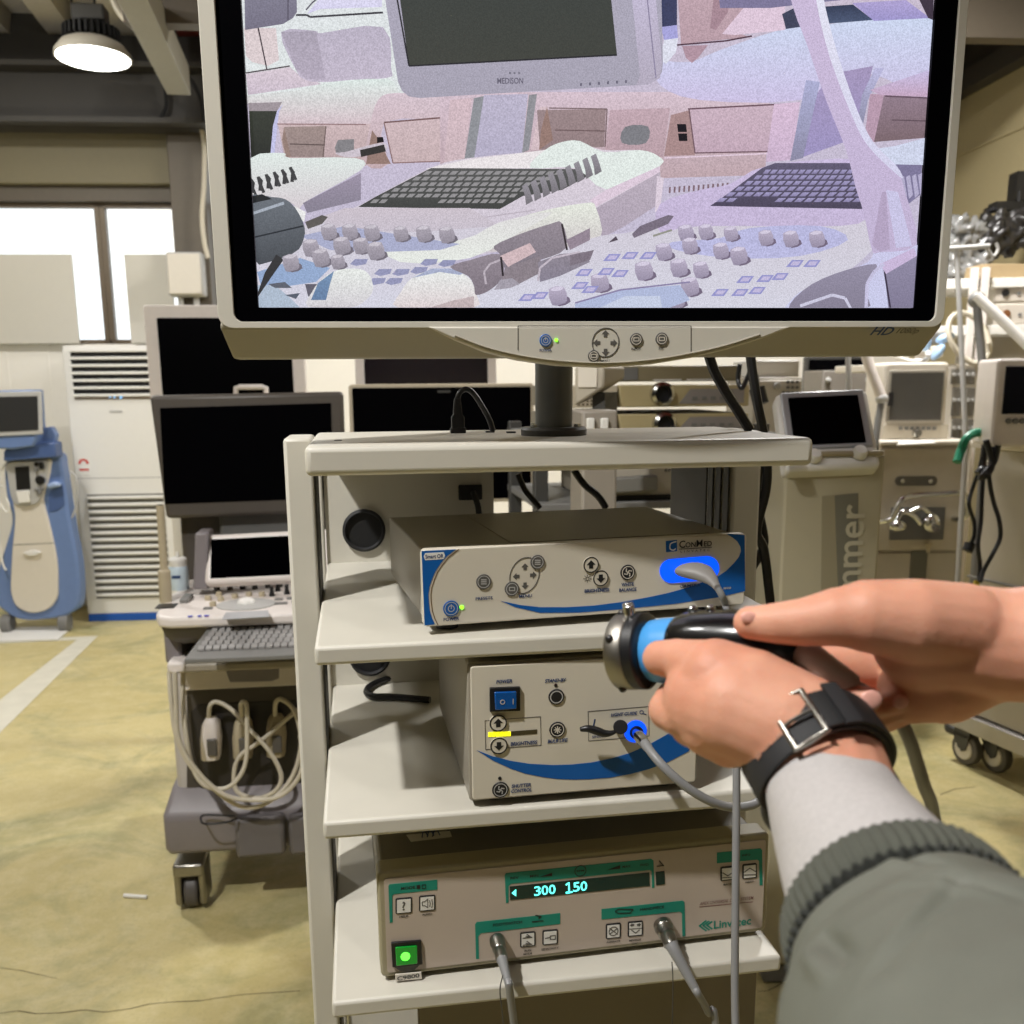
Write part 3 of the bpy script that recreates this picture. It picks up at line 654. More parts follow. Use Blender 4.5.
struct(MB().box(xc1 + .75, RX + .2, WY, WY + .15, zA, CZ + .3).build('wall_back_upper', olive, None, fr=R))
b = MB().box(-6.5, RX, WY - .1, WY + .15, zE - .1, CZ + .3); b.box(-6.5, xc1 + .75, WY, WY + .15, zD - .05, CZ + .1); b.box(-6.5, RX, WY - .32, WY - .3, zD, zE); b.box(-6.5, RX, WY - .45, WY - .17, zE - .03, zE); b.box(-6.5, RX, WY - .45, WY - .17, zD, zD + .03)
struct(b.build('trim_1', darkb, None, fr=R))           # the deep steel beam under the roof
struct(MB().box(-6.5, xc0, WY - .12, WY + .1, zC, zD2 + .03).build('trim_2', mat('roller_box_olive', (118, 110, 84), .6, var=.05), None, bevel=.01, fr=R))
struct(MB().box(-6.5, xc0, WY - .06, WY + .08, zB, zC).build('trim_3', taupe, None, bevel=.004, fr=R))
struct(MB().box(xc0, xc1, WY - .2, WY + .1, 0, zD).build('trim_4', taupe, None, bevel=.006, fr=R))   # steel column
pane_m = bpy.data.materials.new('window_glass'); pane_m.use_nodes = True
nt = pane_m.node_tree; nt.nodes.clear(); o_ = nt.nodes.new('ShaderNodeOutputMaterial'); mx = nt.nodes.new('ShaderNodeMixShader'); tr = nt.nodes.new('ShaderNodeBsdfTransparent'); gl = nt.nodes.new('ShaderNodeBsdfGlossy'); fr_ = nt.nodes.new('ShaderNodeFresnel')
gl.inputs['Roughness'].default_value = .02; fr_.inputs['IOR'].default_value = 1.2
nt.links.new(fr_.outputs[0], mx.inputs[0]); nt.links.new(tr.outputs[0], mx.inputs[1]); nt.links.new(gl.outputs[0], mx.inputs[2]); nt.links.new(mx.outputs[0], o_.inputs[0])
def window(n, x0, x1):
    f = MB(); t = .035
    f.box(x0, x0 + t, WY, WY + .06, zA, zB); f.box(x1 - t, x1, WY, WY + .06, zA, zB); f.box(x0, x1, WY, WY + .06, zB - .03, zB); f.box(x0, x1, WY, WY + .06, zA, zA + .03)
    o = struct(f.build('window_%d' % n, frame_m, None, bevel=.003, fr=R))
    MB().box(x0 + t, x1 - t, WY + .03, WY + .034, zA + .03, zB - .03).build('window_pane', pane_m, o)
xm0, xm1 = R.hy(100, 270, WY).x, R.hy(108, 270, WY).x
xm = (xm0 + xm1) / 2
window(1, xm - 2.6, xm); window(2, xm, xc0); window(3, xc1, xc1 + .75)
# boards standing in the window opening
def board(u0, u1, label):
    x0, x1 = R.hy(u0, 300, WY - .06).x, R.hy(u1, 300, WY - .06).x
    fr = Fr(R.w(((x0 + x1) / 2, WY - .05, zA)), R.yaw)
    h = MB().box(-(x1 - x0) / 2, (x1 - x0) / 2, -.02, .0, 0, wz(254.5, 60, WY - .05) - zA).build('white_board', mat('dull_white_board', (204, 200, 188), .6, var=.02), None, bevel=.003, fr=fr)
    tag(h, label, 'board', 'boards standing in the window')
board(-60, 76, 'wide dull white board standing in the window above the air conditioner, at the window end')
board(128, 174, 'narrow dull white board standing in the window beside the steel column and junction box')
jb = MB(); a_, b_ = R.hy(171, 297, WY - .26), R.hy(203, 253, WY - .26)
jfr = Fr(R.w((0, 0, 0)), R.yaw)
jt = thing('junction_box', 'pale grey electrical junction box fixed on the dark steel column', 'box', Fr(R.w(((a_.x + b_.x) / 2, WY - .2, a_.z)), R.yaw))
hw, hh = (b_.x - a_.x) / 2, b_.z - a_.z
MB().box(-hw, hw, -.12, 0, 0, hh).build('box_body', lgrey, jt, bevel=.012)
l = MB().box(-hw * .93, hw * .93, -.135, -.12, hh * .04, hh * .96).build('box_cover', offwhite, jt, bevel=.008)
for k in (-.05, .05): MB().cyl((k, -.06, -.10), (k, -.06, 0), .02, n=12).build('conduit_gland', lgrey, jt)
# thin wiring on the steel
def cord(name, label, pts, r, m, fr=None, n=8, cat='cable', group=None, sm=8):
    fr = fr or Fr((0, 0, 0)); P = [Vector(p) for p in pts]
    o = MB().tube([fr.I @ p for p in P], r, n=n, sm=sm).build(name, m, None, fr=fr); return tag(o, label, cat, group)
cord('white_cable', 'white cable hanging in a curve under the roof beside the lamp', [R.w(R.hy(u, v, 5.4)) for u, v in ((108, -18), (114, 2), (124, 18), (137, 25.5), (158, 26.5), (178, 20), (202, 12), (240, 6))], .016, cable_white)
cord('cream_conduit_cable', 'cream cable running down the edge of the dark steel column', [R.w(R.hy(u, v, WY - .28)) for u, v in ((188, 123), (197, 123), (202, 131), (204.5, 150), (204, 185), (202, 215), (204, 240), (208, 258))], .016, cable_white)
cord('black_wire', 'thin black wire drooping across the dark roof beam near the column', [R.w(R.hy(u, v, WY - .36)) for u, v in ((165, 88), (166, 105), (161, 117), (155, 121))], .012, black_m)
cord('black_wire', 'thin black wire curving down from the purlin end to the column', [R.w(R.hy(u, v, WY - .46)) for u, v in ((183, 75), (192, 82), (200, 98), (204, 120))], .012, black_m)
# right wall with beam and seams
rw = MB(); rw.box(RX, RX + .15, -2.5, WY + .15, 0, CZ + .3)
za, zb_ = R.hx(1024, 128, RX).z, 0
rw.box(RX - .01, RX, -2.5, WY, za, za + .02)
struct(rw.build('wall_right', mat('olive_wall_panel', (158, 146, 112), .6, var=.04), None, fr=R))
zt_ = R.hx(1010, 64, RX - .1).z
bm_ = MB().box(RX - .1, RX, -2.5, WY, zt_ - .0, zt_ + .12); bm_.box(RX - .04, RX, -2.5, WY, zt_ + .12, zt_ + .55); bm_.box(RX - .3, RX, -2.5, WY, zt_ + .55, zt_ + .62)
struct(bm_.build('trim_5', darkb, None, fr=R))
struct(MB().box(-6.6, RX + .2, -2.6, -2.45, 0, CZ + .3).build('wall_front', darkb, None, fr=R))  # unseen wall added to shut out sky light; dark to cut bounce
struct(MB().box(-6.5, -6.35, -2.5, WY, 0, CZ + .3).build('wall_left', olive, None, fr=R))
# corrugated roof deck and purlins run at a slight angle to the walls
R2 = Fr((0, 0, 0), .19)
cl = MB(); per = .40
xr_ = R2.hy(160, 20, 6.2).x
def deck(x0, x1, mi):
    prof = []; x = x0
    while x < x1 - 1e-6:
        prof += [(x, CZ), (x + per * .40, CZ), (x + per * .46, CZ + .12), (x + per * .94, CZ + .12)]; x += per
    prof.append((x1, CZ))
    n = len(prof); cl.add([(a, y, z) for y in (-5, 8.6) for a, z in prof], [(i, i + 1, n + i + 1, n + i) for i in range(n - 1)], mi)
deck(xr_ - 20 * per, xr_, 0); deck(xr_, xr_ + 20 * per, 1)
cl.box(-9.5, 6.5, -5, 8.6, CZ + .13, CZ + .17, 0)
struct(cl.build('ceiling', [deck_m, red_m], None, smooth=0, fr=R2))
pe = R2.hy(179, 95, WY - .75); pb_ = MB().box(pe.x - .065, pe.x + .065, -4, WY - .75, pe.z, pe.z + .16)
struct(pb_.build('trim_6', greyst, None, bevel=.004, fr=R2))
pb_ = MB().box(pe.x + .12, pe.x + .24, -4, WY - .75, CZ - .12, CZ - .06)
struct(pb_.build('trim_7', mat('purlin_dim_grey', (104, 102, 94), .6), None, fr=R2))
pr_ = MB().box(-1.5, RX, 5.2, 5.3, R.hy(1000, 25, 5.2).z - .06, CZ - .02); struct(pr_.build('trim_8', taupe, None, fr=R))
# high-bay lamp
LPc = at(93, 54, 5.15)
LF = Fr((LPc.x, LPc.y, LPc.z), .1)
lamp = thing('pendant_lamp', 'round high-bay pendant lamp with glowing white reflector hanging from the roof', 'lamp', LF)
def lz(o): o.rotation_euler = (math.radians(4), math.radians(7), .1)
lamp.rotation_euler = (math.radians(-2), math.radians(0), .1)
MB().lathe([(.196, -.022), (.194, .0), (.16, .045), (.125, .06), (.12, .065)], (0, 0, 0), (0, 0, 1), n=40).build('reflector', mat('lamp_reflector', (176, 170, 156), .5), lamp)
MB().cyl((0, 0, -.0235), (0, 0, -.0205), .187, n=40).build('lit_disc', mat('lamp_glow', (255, 255, 252), .4, emit=(255, 253, 246), es=9, var=0), lamp)
fn = MB(); fn.cyl((0, 0, .06), (0, 0, .125), .10, n=30)
for k in range(30):
    a = 2 * PI * k / 30; fn.add([(math.cos(a + d) * r, math.sin(a + d) * r, z) for d, r, z in ((-.04, .095, .065), (.04, .095, .065), (.04, .15, .065), (-.04, .15, .065), (-.04, .095, .13), (.04, .095, .13), (.04, .145, .125), (-.04, .145, .125))],
           [(0, 3, 2, 1), (4, 5, 6, 7), (0, 1, 5, 4), (1, 2, 6, 5), (2, 3, 7, 6), (3, 0, 4, 7)])
fn.cyl((-.06, 0, .125), (-.06, 0, .17), .012, n=10); fn.cyl((.06, 0, .125), (.06, 0, .17), .012, n=10)
fn.build('heat_sink', black_m, lamp)
MB().box(-.085, .085, -.055, .055, .155, .235).build('driver_box', dgrey, lamp, bevel=.01)
ln = MB(); ln.cyl((.03, 0, .24), (.0, 0, .62), .007, n=8); ln.cyl((-.09, 0, .15), (-.09, 0, .62), .006, n=8); ln.build('hanging_wire', black_m, lamp)
st2 = MB(); a, b = R.hz(124, 895.5, .006), R.hz(147, 897, .006); st2.cyl(a, b, .006, n=8)
tag(st2.build('white_stick', white, None, fr=R), 'short thin white stick lying on the yellow floor', 'litter')
# ================================================================ the live picture on the screen (flat, lit)
scr = bpy.data.materials.new('lit_screen_picture'); scr.use_nodes = True; nt = scr.node_tree; bsd = nt.nodes['Principled BSDF']
va = nt.nodes.new('ShaderNodeVertexColor'); va.layer_name = 'picture'
tc = nt.nodes.new('ShaderNodeTexCoord'); nz = nt.nodes.new('ShaderNodeTexNoise'); nz.inputs['Scale'].default_value = 900; nz.inputs['Detail'].default_value = 1
nt.links.new(tc.outputs['Object'], nz.inputs['Vector'])
mr = nt.nodes.new('ShaderNodeMapRange'); mr.inputs['From Min'].default_value = .25; mr.inputs['From Max'].default_value = .75; mr.inputs['To Min'].default_value = .78; mr.inputs['To Max'].default_value = 1.18
nt.links.new(nz.outputs['Fac'], mr.inputs['Value'])
ml = nt.nodes.new('ShaderNodeMixRGB'); ml.blend_type = 'MULTIPLY'; ml.inputs[0].default_value = 1
nt.links.new(va.outputs['Color'], ml.inputs[1]); nt.links.new(mr.outputs[0], ml.inputs[2])
bsd.inputs['Base Color'].default_value = (.01, .01, .012, 1); bsd.inputs['Roughness'].default_value = .35; bsd.inputs['Specular IOR Level'].default_value = .2
nt.links.new(ml.outputs[0], bsd.inputs['Emission Color']); bsd.inputs['Emission Strength'].default_value = .98
SV, SF, SC = [], [], []
SX = [0]
YS = Y0 + .0065
lay = [0.0]
def sp(u, v):
    q = M.hy(u, v, YS - lay[0]); return (min(max(q.x, sl + .0003), sr - .0003), YS - lay[0], min(max(q.z, sz + .0003), st - .0003))
def L_(k): pass
def pg(px, c, c2=None, sm=0, flat=False):
    """c: colour at the top of the shape, c2: at its bottom"""
    lay[0] += 4e-6
    if not sm and len(px) >= 7 and not flat: sm = 3
    if sm: px = [(q.x, q.y) for q in crom([Vector((a, b, 0)) for a, b in px], sm, True)]
    a = sum(p[0] * q[1] - q[0] * p[1] for p, q in zip(px, px[1:] + px[:1]))
    if a > 0: px = px[::-1]
    b = len(SV); SV.extend(sp(*p) for p in px); SF.append(tuple(range(b, b + len(px))))
    v0, v1 = min(p[1] for p in px), max(p[1] for p in px)
    for p in px:
        t = (p[1] - v0) / (v1 - v0 + 1e-6); k = c if c2 is None else tuple(x + (y - x) * t for x, y in zip(c, c2)); SC.append((*srgb(k), 1))
def ln_(px, w, c):
    for a, b in zip(px, px[1:]):
        d = Vector((b[0] - a[0], b[1] - a[1])); n = Vector((-d.y, d.x)).normalized() * (w / 2)
        pg([(a[0] - n.x, a[1] - n.y), (b[0] - n.x, b[1] - n.y), (b[0] + n.x, b[1] + n.y), (a[0] + n.x, a[1] + n.y)], c)
def band(px, ws, c, c2=None):
    """tapering strip along a line"""
    up, dn = [], []
    for i, p in enumerate(px):
        a = px[max(0, i - 1)]; b = px[min(len(px) - 1, i + 1)]; d = Vector((b[0] - a[0], b[1] - a[1])); n = Vector((-d.y, d.x)).normalized() * (ws[i] / 2)
        up.append((p[0] + n.x, p[1] + n.y)); dn.append((p[0] - n.x, p[1] - n.y))
    pg(up + dn[::-1], c, c2)
L_(0); pg([(220, -90), (960, -90), (960, 330), (220, 330)], (205, 192, 208), (196, 190, 214))
L_(1)
# far machines, top
pg([(236, -80), (400, -80), (405, 95), (236, 100)], (222, 226, 230), (226, 232, 232))
pg([(244, 28), (276, 28), (279, 60), (268, 66), (252, 62), (246, 56)], (222, 208, 210))
pg([(246, 74), (290, 67), (298, 74), (322, 84), (248, 95)], (218, 204, 214), (206, 192, 206))
pg([(281, 32), (316, 31), (322, 33), (383, 27), (391, 68), (386, 78), (322, 82), (304, 79), (296, 70)], (188, 180, 198), (198, 188, 206))
L_(2)
ln_([(258, 27), (267, 70)], 1.4, (70, 60, 66)); ln_([(246, 73), (290, 66)], 1.4, (80, 70, 76))
pg([(281, 32), (316, 31), (326, 80), (306, 79), (296, 70)], (172, 164, 180), (182, 172, 190))
pg([(307, 14), (318, 0), (382, -30), (382, 7), (320, 9)], (232, 232, 242), (214, 210, 240)); ln_([(296, 15), (307, 15), (310, 17), (383, 12.5)], 2, (60, 58, 66)); ln_([(306, 10), (312, 3), (320, -4)], 1.5, (90, 86, 100))
# white curved top, left half
pg([(246, 96), (300, 90), (330, 82), (386, 79), (398, 90), (400, 104), (374, 126), (276, 126), (281, 104), (246, 104)], (222, 234, 230), (212, 190, 198))
pg([(248, 103), (282, 102), (277, 112), (249, 112)], (160, 150, 156)); pg([(249, 111), (277, 111), (270, 158), (251, 160)], (58, 62, 54), (44, 46, 42))
pg([(283, 104), (279, 112), (274, 157), (270, 158), (273, 126), (277, 111)], (196, 196, 232))
pg([(278, 124), (372, 124), (366, 166), (285, 160)], (206, 184, 186), (188, 166, 168))
pg([(284, 127), (326, 126), (324, 157), (291, 157)], (160, 142, 138), (152, 134, 132)); pg([(284, 127), (291, 157), (286, 157), (282, 140)], (150, 128, 120))
pg([(370, 126), (378, 100), (396, 93), (450, 97), (450, 118), (384, 122), (388, 164), (365, 164)], (216, 198, 208), (196, 172, 176))
L_(3)
ln_([(290, 144), (325, 145)], 1.2, (98, 84, 82)); ln_([(277, 124), (366, 124.5)], 1.2, (150, 122, 124)); ln_([(326, 126), (323, 157)], 1, (110, 94, 92))
pg([(338, 140), (354, 139), (354, 150), (336, 154), (335, 147)], (134, 132, 136))
pg([(366, 164), (372, 130), (377, 137), (391, 164)], (150, 124, 116))
pg([(384, 122.5), (450, 117), (446, 161), (393, 163)], (208, 186, 190), (200, 178, 180))
pg([(377, 137), (383, 137), (384, 142), (377, 143)], (24, 20, 22)); pg([(335, 153), (345, 152), (370, 145), (384, 143), (386, 150), (362, 156), (345, 157)], (206, 196, 206)); 
L_(4)
ln_([(384, 122.5), (450, 117)], 1.6, (120, 92, 92)); ln_([(384, 122.5), (393, 163), (446, 161)], 1.2, (140, 112, 112)); pg([(360, 150), (384, 144.5), (386, 151.5), (361, 157)], (54, 52, 50))
# central column and its neighbours
L_(2)
pg([(440, 92), (720, 92), (770, 100), (765, 175), (600, 180), (440, 170)], (214, 194, 206), (190, 166, 172))
pg([(450, 100), (472, 98), (464, 162), (444, 165)], (214, 190, 198), (206, 184, 190))
L_(3)
pg([(474, 98), (484, 96), (474, 160), (464, 162)], (146, 148, 154)); pg([(484, 95), (528, 94), (522, 153), (474, 160)], (190, 184, 206), (182, 176, 200)); pg([(529, 95), (537, 94), (529, 150), (522, 153)], (146, 146, 152))
pg([(540, 107), (548, 107), (540, 150), (531, 150)], (214, 192, 198))
pg([(537, 110), (606, 109), (604, 147), (540, 150)], (156, 136, 138), (150, 130, 132)); pg([(547, 107), (553, 140), (539, 150), (541, 130)], (152, 124, 116))
pg([(610, 110), (670, 108), (663, 157), (604, 157)], (196, 170, 180), (186, 160, 168)); pg([(671, 115), (690, 110), (695, 155), (664, 156)], (170, 140, 140))
L_(4)
ln_([(549, 108), (607, 109), (605, 147)], 1.2, (120, 100, 102)); ln_([(555, 130), (605, 131)], 1.2, (112, 92, 94))
pg([(625, 127), (648, 126.5), (646, 143), (622, 143)], (128, 128, 134), sm=3); pg([(677, 124), (686, 124), (687, 132), (678, 132)], (26, 22, 28)); pg([(678, 133.5), (687, 133.5), (687.5, 141), (679, 141)], (26, 22, 28))
pg([(690, 108), (774, 104.5), (768, 151), (695, 153)], (204, 180, 194), (196, 170, 186)); ln_([(688, 109), (775, 104.5)], 1.6, (110, 84, 96)); ln_([(689, 109), (695, 153), (768, 151.5)], 1.3, (116, 90, 100)); ln_([(664, 158), (768, 153.5)], 1.4, (228, 206, 222))
pg([(774, 104), (800, 102), (792, 160), (766, 162)], (218, 192, 216), (206, 182, 208))
for r_ in range(2):
    for k in range(13 - r_ * 4): pg([(669 + k * 4.8, 187 + r_ * 11.5 - k * .35), (671 + k * 4.8, 187 + r_ * 11.5 - k * .35), (670.5 + k * 4.8, 193 + r_ * 11 - k * .35), (668.7 + k * 4.8, 193 + r_ * 11 - k * .35)], (132, 108, 118))
# right half upper
L_(2)
pg([(655, 62), (690, 62), (720, 50), (780, 30), (830, 24), (935, 18), (935, 98), (860, 70), (800, 100), (700, 100), (660, 85)], (206, 218, 242), (206, 196, 230))
L_(3)
pg([(676, -30), (782, -30), (735, 32), (750, 37), (681, 44)], (196, 170, 180), (186, 158, 168)); pg([(658, -30), (677, -30), (677, 25), (661, 27)], (62, 66, 98)); pg([(661, 27), (677, 25), (678, 38), (664, 40)], (168, 166, 220)); pg([(664, 40), (678, 38), (676, 52), (666, 64), (660, 60)], (224, 226, 240))
pg([(682, 46), (708, 45), (698, 58), (692, 63), (686, 58)], (178, 148, 162)); pg([(750, 0), (785, -10), (785, 30), (735, 35), (722, 34)], (224, 202, 220)); pg([(716, -20), (730, -20), (728, 12), (716, 30), (710, 28)], (168, 138, 150))
pg([(716, -30), (850, -30), (850, -1), (770, 8), (720, 8)], (128, 122, 156)); pg([(782, 14), (798, 6), (800, 27), (786, 29)], (66, 70, 92)); pg([(818, 7), (853, 4.5), (873, 20), (824, 24)], (54, 62, 86), (80, 92, 120)); pg([(852, 3), (906, 0), (930, 18), (874, 21)], (178, 166, 214), (160, 152, 206)); pg([(905, -30), (935, -30), (935, 20), (928, 18)], (66, 56, 70))
ln_([(677, 45), (725, 41), (752, 36)], 1.6, (84, 60, 74))
pg([(830, 74), (873, 66), (862, 110), (850, 140), (800, 158), (800, 120)], (166, 152, 190), (160, 150, 196)); pg([(806, 80), (820, 82), (803, 158), (790, 161)], (176, 178, 214), (142, 140, 166)); pg([(875, 68), (884, 68), (868, 100), (863, 125), (857, 125), (862, 95)], (192, 190, 226), (142, 142, 168))
pg([(870, 94), (884, 94), (876, 142), (864, 142)], (186, 156, 176)); pg([(884, 95), (930, 98), (928, 138), (874, 142)], (148, 128, 142), (126, 106, 112))
pg([(870, 90), (930, 70), (930, 97), (880, 95)], (200, 190, 226), (200, 170, 196))
L_(4); ln_([(885, 96), (930, 98)], 1.6, (104, 84, 98)); ln_([(892, 120), (928, 121)], 1.3, (100, 82, 92))
# middle machine
L_(4)
pg([(310, 240), (345, 212), (360, 205), (430, 168), (470, 158), (545, 150), (575, 141), (602, 150), (640, 150), (657, 156), (660, 165), (655, 205), (610, 225), (560, 235), (480, 255), (330, 262)], (222, 212, 222), (206, 198, 212))
pg([(465, 160), (545, 150), (552, 160), (552, 168), (425, 169)], (236, 230, 232)); pg([(545, 150), (562, 142), (580, 141), (604, 152), (640, 150), (658, 156), (660, 166), (608, 190), (575, 168), (530, 168)], (228, 236, 232))
pg([(596, 208), (660, 172), (656, 206), (625, 226), (602, 238)], (188, 176, 190), (176, 164, 180)); pg([(606, 190), (660, 166), (660, 172), (596, 207), (590, 200)], (222, 204, 220)); pg([(657, 176), (664, 178), (660, 210), (655, 212)], (222, 208, 222))
pg([(530, 214), (585, 203), (596, 208), (600, 240), (560, 250), (470, 250), (490, 232)], (232, 236, 226), (206, 198, 200))
pg([(358, 207), (375, 197), (431, 168), (576, 169), (588, 176), (562, 190), (523, 196), (500, 209), (420, 208)], (92, 92, 92), (66, 68, 66), flat=True)
L_(5)
for r_ in range(6):
    for k in range(16):
        t = r_ / 6; xa, xb = 370 + (433 - 370) * t, 505 + (574 - 505) * t; y = 203 - 34 * t
        if r_ == 0 and 1 < k < 8: continue
        u = xa + (xb - xa) * k / 16; w_ = (xb - xa) / 16
        if u + w_ > 578: continue
        pg([(u, y), (u + w_ * .72, y), (u + w_ * 1.15, y - 3.6), (u + w_ * .45, y - 3.6)], (150, 148, 150))
for k in range(9):
    u, v = 522 + k * 8.6, 190 - k * 3.7; pg([(u, v - 4), (u + 5, v - 7), (u + 9, v + 4), (u + 11, v + 11), (u + 4, v + 15), (u + 3, v + 6)], (152, 148, 156), (120, 116, 122))
ln_([(345, 212), (480, 218), (535, 210)], 1, (186, 176, 188))
# left machine with dark keys
L_(5)
pg([(250, 158), (284, 153), (290, 158), (355, 158), (361, 170), (305, 202), (300, 212), (288, 201), (250, 195)], (226, 236, 232), (214, 204, 210)); pg([(303, 203), (361, 173), (361, 200), (307, 213)], (158, 148, 168), (136, 130, 146)); pg([(292, 205), (306, 212), (304, 222), (296, 214)], (236, 236, 236))
L_(6)
for k in range(6): u = 252 + k * 8; band([(u, 179 - k * 2.2 + 14), (u + 1, 179 - k * 2.2 + 4), (u - 2, 179 - k * 2.2)], [3.4, 4, 3], (62, 62, 64)); 
for k in range(6): u = 249 + k * 8; band([(u + 7, 196 - k * 3.2), (u + 3, 187 - k * 3.2), (u + 1, 179 - k * 2.4)], [3, 3.6, 3], (66, 66, 68))
# console surface
L_(5)
pg([(240, 252), (305, 225), (330, 222), (470, 226), (510, 228), (480, 245), (452, 262), (500, 280), (560, 250), (600, 236), (640, 230), (720, 202), (760, 205), (870, 210), (900, 215), (860, 262), (820, 290), (770, 330), (240, 330)], (210, 204, 216), (214, 214, 228))
pg([(320, 217), (345, 208), (470, 208), (500, 226), (420, 232), (330, 230)], (206, 196, 206), (202, 194, 206))
pg([(380, 240), (460, 240), (500, 222), (552, 212), (520, 232), (470, 258), (400, 262)], (224, 222, 222), (232, 236, 230))
L_(6)
pg([(300, 236), (345, 226), (460, 244), (440, 250), (380, 252), (330, 250)], (172, 176, 206)); pg([(256, 272), (300, 258), (330, 268), (316, 282), (262, 290)], (150, 172, 208)); pg([(246, 285), (275, 285), (288, 296), (300, 310), (246, 312)], (176, 190, 208)); pg([(268, 284), (285, 282), (292, 288), (275, 288)], (96, 100, 112)); pg([(285, 295), (300, 293), (296, 299)], (90, 96, 110)); pg([(320, 284), (312, 300), (308, 296), (305, 284)], (100, 98, 110))
pg([(305, 222), (322, 215), (328, 217), (322, 224), (308, 229)], (96, 92, 90))
pg([(246, 200), (272, 197), (290, 202), (303, 222), (304, 238), (292, 254), (246, 262)], (112, 118, 126), (74, 78, 84)); pg([(246, 196), (262, 194), (272, 199), (246, 203)], (40, 42, 44)); ln_([(248, 213), (284, 203)], 3, (170, 178, 190)); ln_([(246, 237), (303, 226)], 1.6, (44, 48, 54)); band([(280, 257), (268, 275), (252, 294)], [9, 8, 7], (54, 54, 56))
for u, v, s in ((329, 232, 1), (350, 232, 1), (372, 233, 1), (311, 248, 1.05), (342, 246, 1.1), (361, 246, 1), (376, 251, 1.1), (321, 258, 1.1), (291, 263, 1.05), (401, 234, .95), (424, 234, 1), (447, 235, 1), (338, 262, .9)):
    pg([(u - 7 * s, v + 3 * s), (u + 1 * s, v + 9 * s), (u + 11 * s, v + 5 * s), (u + 6 * s, v - 1)], (116, 110, 122), sm=2); pg([(u - 8 * s, v - 6 * s), (u + 5 * s, v - 8 * s), (u + 8 * s, v + 4 * s), (u + 3 * s, v + 7 * s), (u - 5 * s, v + 8 * s)], (178, 171, 183), (146, 140, 152), sm=2); pg([(u - 7 * s, v - 5 * s), (u - 2 * s, v - 8 * s), (u + 5 * s, v - 7.5 * s), (u + 1 * s, v - 4.5 * s)], (204, 198, 208), sm=2)
for u, v in ((430, 262), (448, 263), (384, 272), (402, 272), (378, 281), (395, 281), (420, 270), (360, 262)):
    L_(7); pg([(u - 10, v + 2), (u - 5, v - 3), (u + 8, v - 3), (u + 6, v + 2), (u - 4, v + 4)], (150, 152, 186))
L_(8)
pg([(308, 307), (312, 292), (322, 279), (338, 270), (360, 269), (370, 276), (373, 290), (366, 300), (350, 308)], (232, 236, 232), (212, 208, 214)); pg([(311, 300), (318, 283), (334, 271), (330, 284), (326, 300)], (122, 150, 184), (104, 130, 166))
pg([(398, 309), (401, 292), (412, 278), (432, 270), (455, 271), (470, 279), (475, 292), (474, 309)], (234, 238, 236), (222, 210, 212)); pg([(412, 278), (432, 268.5), (455, 268.5), (464, 273), (460, 275), (440, 272)], (170, 178, 206)); pg([(430, 309), (455, 300), (474, 296), (474, 309)], (196, 180, 182))
# grey holders between the consoles
L_(7)
pg([(450, 267), (470, 260), (500, 254), (503, 276), (490, 290), (476, 295), (474, 286), (468, 276)], (148, 138, 148), (128, 118, 128)); pg([(494, 246), (520, 234), (550, 224), (562, 223), (566, 248), (540, 260), (505, 268), (500, 254)], (150, 140, 150), (130, 122, 132)); pg([(505, 268), (540, 256), (542, 272), (515, 286), (500, 284)], (140, 130, 138)); pg([(538, 262), (560, 254), (585, 252), (590, 262), (560, 276), (540, 282)], (146, 138, 150), (136, 130, 146)); pg([(566, 240), (590, 228), (590, 240), (570, 250)], (150, 136, 150))
L_(8)
pg([(500, 256), (530, 243), (536, 252), (508, 267)], (210, 186, 190)); ln_([(501, 257), (503, 276)], 2, (48, 42, 46)); ln_([(562, 224), (567, 250)], 2, (54, 46, 50)); ln_([(486, 284), (484, 272), (490, 264), (500, 260)], 2, (188, 178, 188)); pg([(494, 290), (500, 280), (512, 278), (520, 284), (510, 288)], (166, 160, 172)); ln_([(538, 281), (540, 268), (552, 258), (580, 252)], 2, (196, 186, 198))
# right console: panel, knobs, keys
L_(6)
pg([(660, 204), (700, 190), (730, 184), (770, 165), (868, 160), (895, 190), (870, 215), (840, 226), (700, 226), (660, 232)], (206, 192, 226), (198, 184, 216))
pg([(632, 234), (640, 226), (668, 215), (674, 216), (668, 224), (634, 238)], (122, 112, 128)); pg([(608, 243), (616, 236), (618, 240)], (86, 76, 88)); ln_([(653, 236), (672, 230)], 2, (150, 150, 140)); pg([(570, 255), (594, 250), (590, 260), (570, 266)], (128, 118, 130))
pg([(750, 228), (820, 226), (848, 240), (800, 256), (730, 258), (676, 250), (672, 242), (720, 238)], (188, 188, 226))
pg([(710, 206), (726, 195), (762, 168), (775, 163), (862, 163), (875, 172), (862, 209)], (98, 92, 116), (78, 72, 92), flat=True)
pg([(886, 164), (922, 164), (920, 195), (906, 206), (898, 190)], (128, 122, 156)); pg([(868, 150), (895, 146), (925, 138), (925, 165), (880, 164)], (210, 216, 238))
L_(7)
for r_ in range(6):
    for k in range(15):
        t = r_ / 6; xa, xb = 716 + (772 - 716) * t, 862 + (868 - 862) * t; y = 202 - 34 * t
        if r_ == 0 and 1 < k < 6: continue
        u = xa + (xb - xa) * k / 15; w_ = (xb - xa) / 15
        pg([(u, y), (u + w_ * .7, y), (u + w_ * 1.2, y - 4), (u + w_ * .45, y - 4)], (166, 160, 200), (140, 132, 170))
for k in range(4): u = 900 + k * 6; pg([(u, 178 - k), (u + 4, 176 - k), (u + 7, 196 - k), (u + 3, 200 - k)], (182, 176, 206))
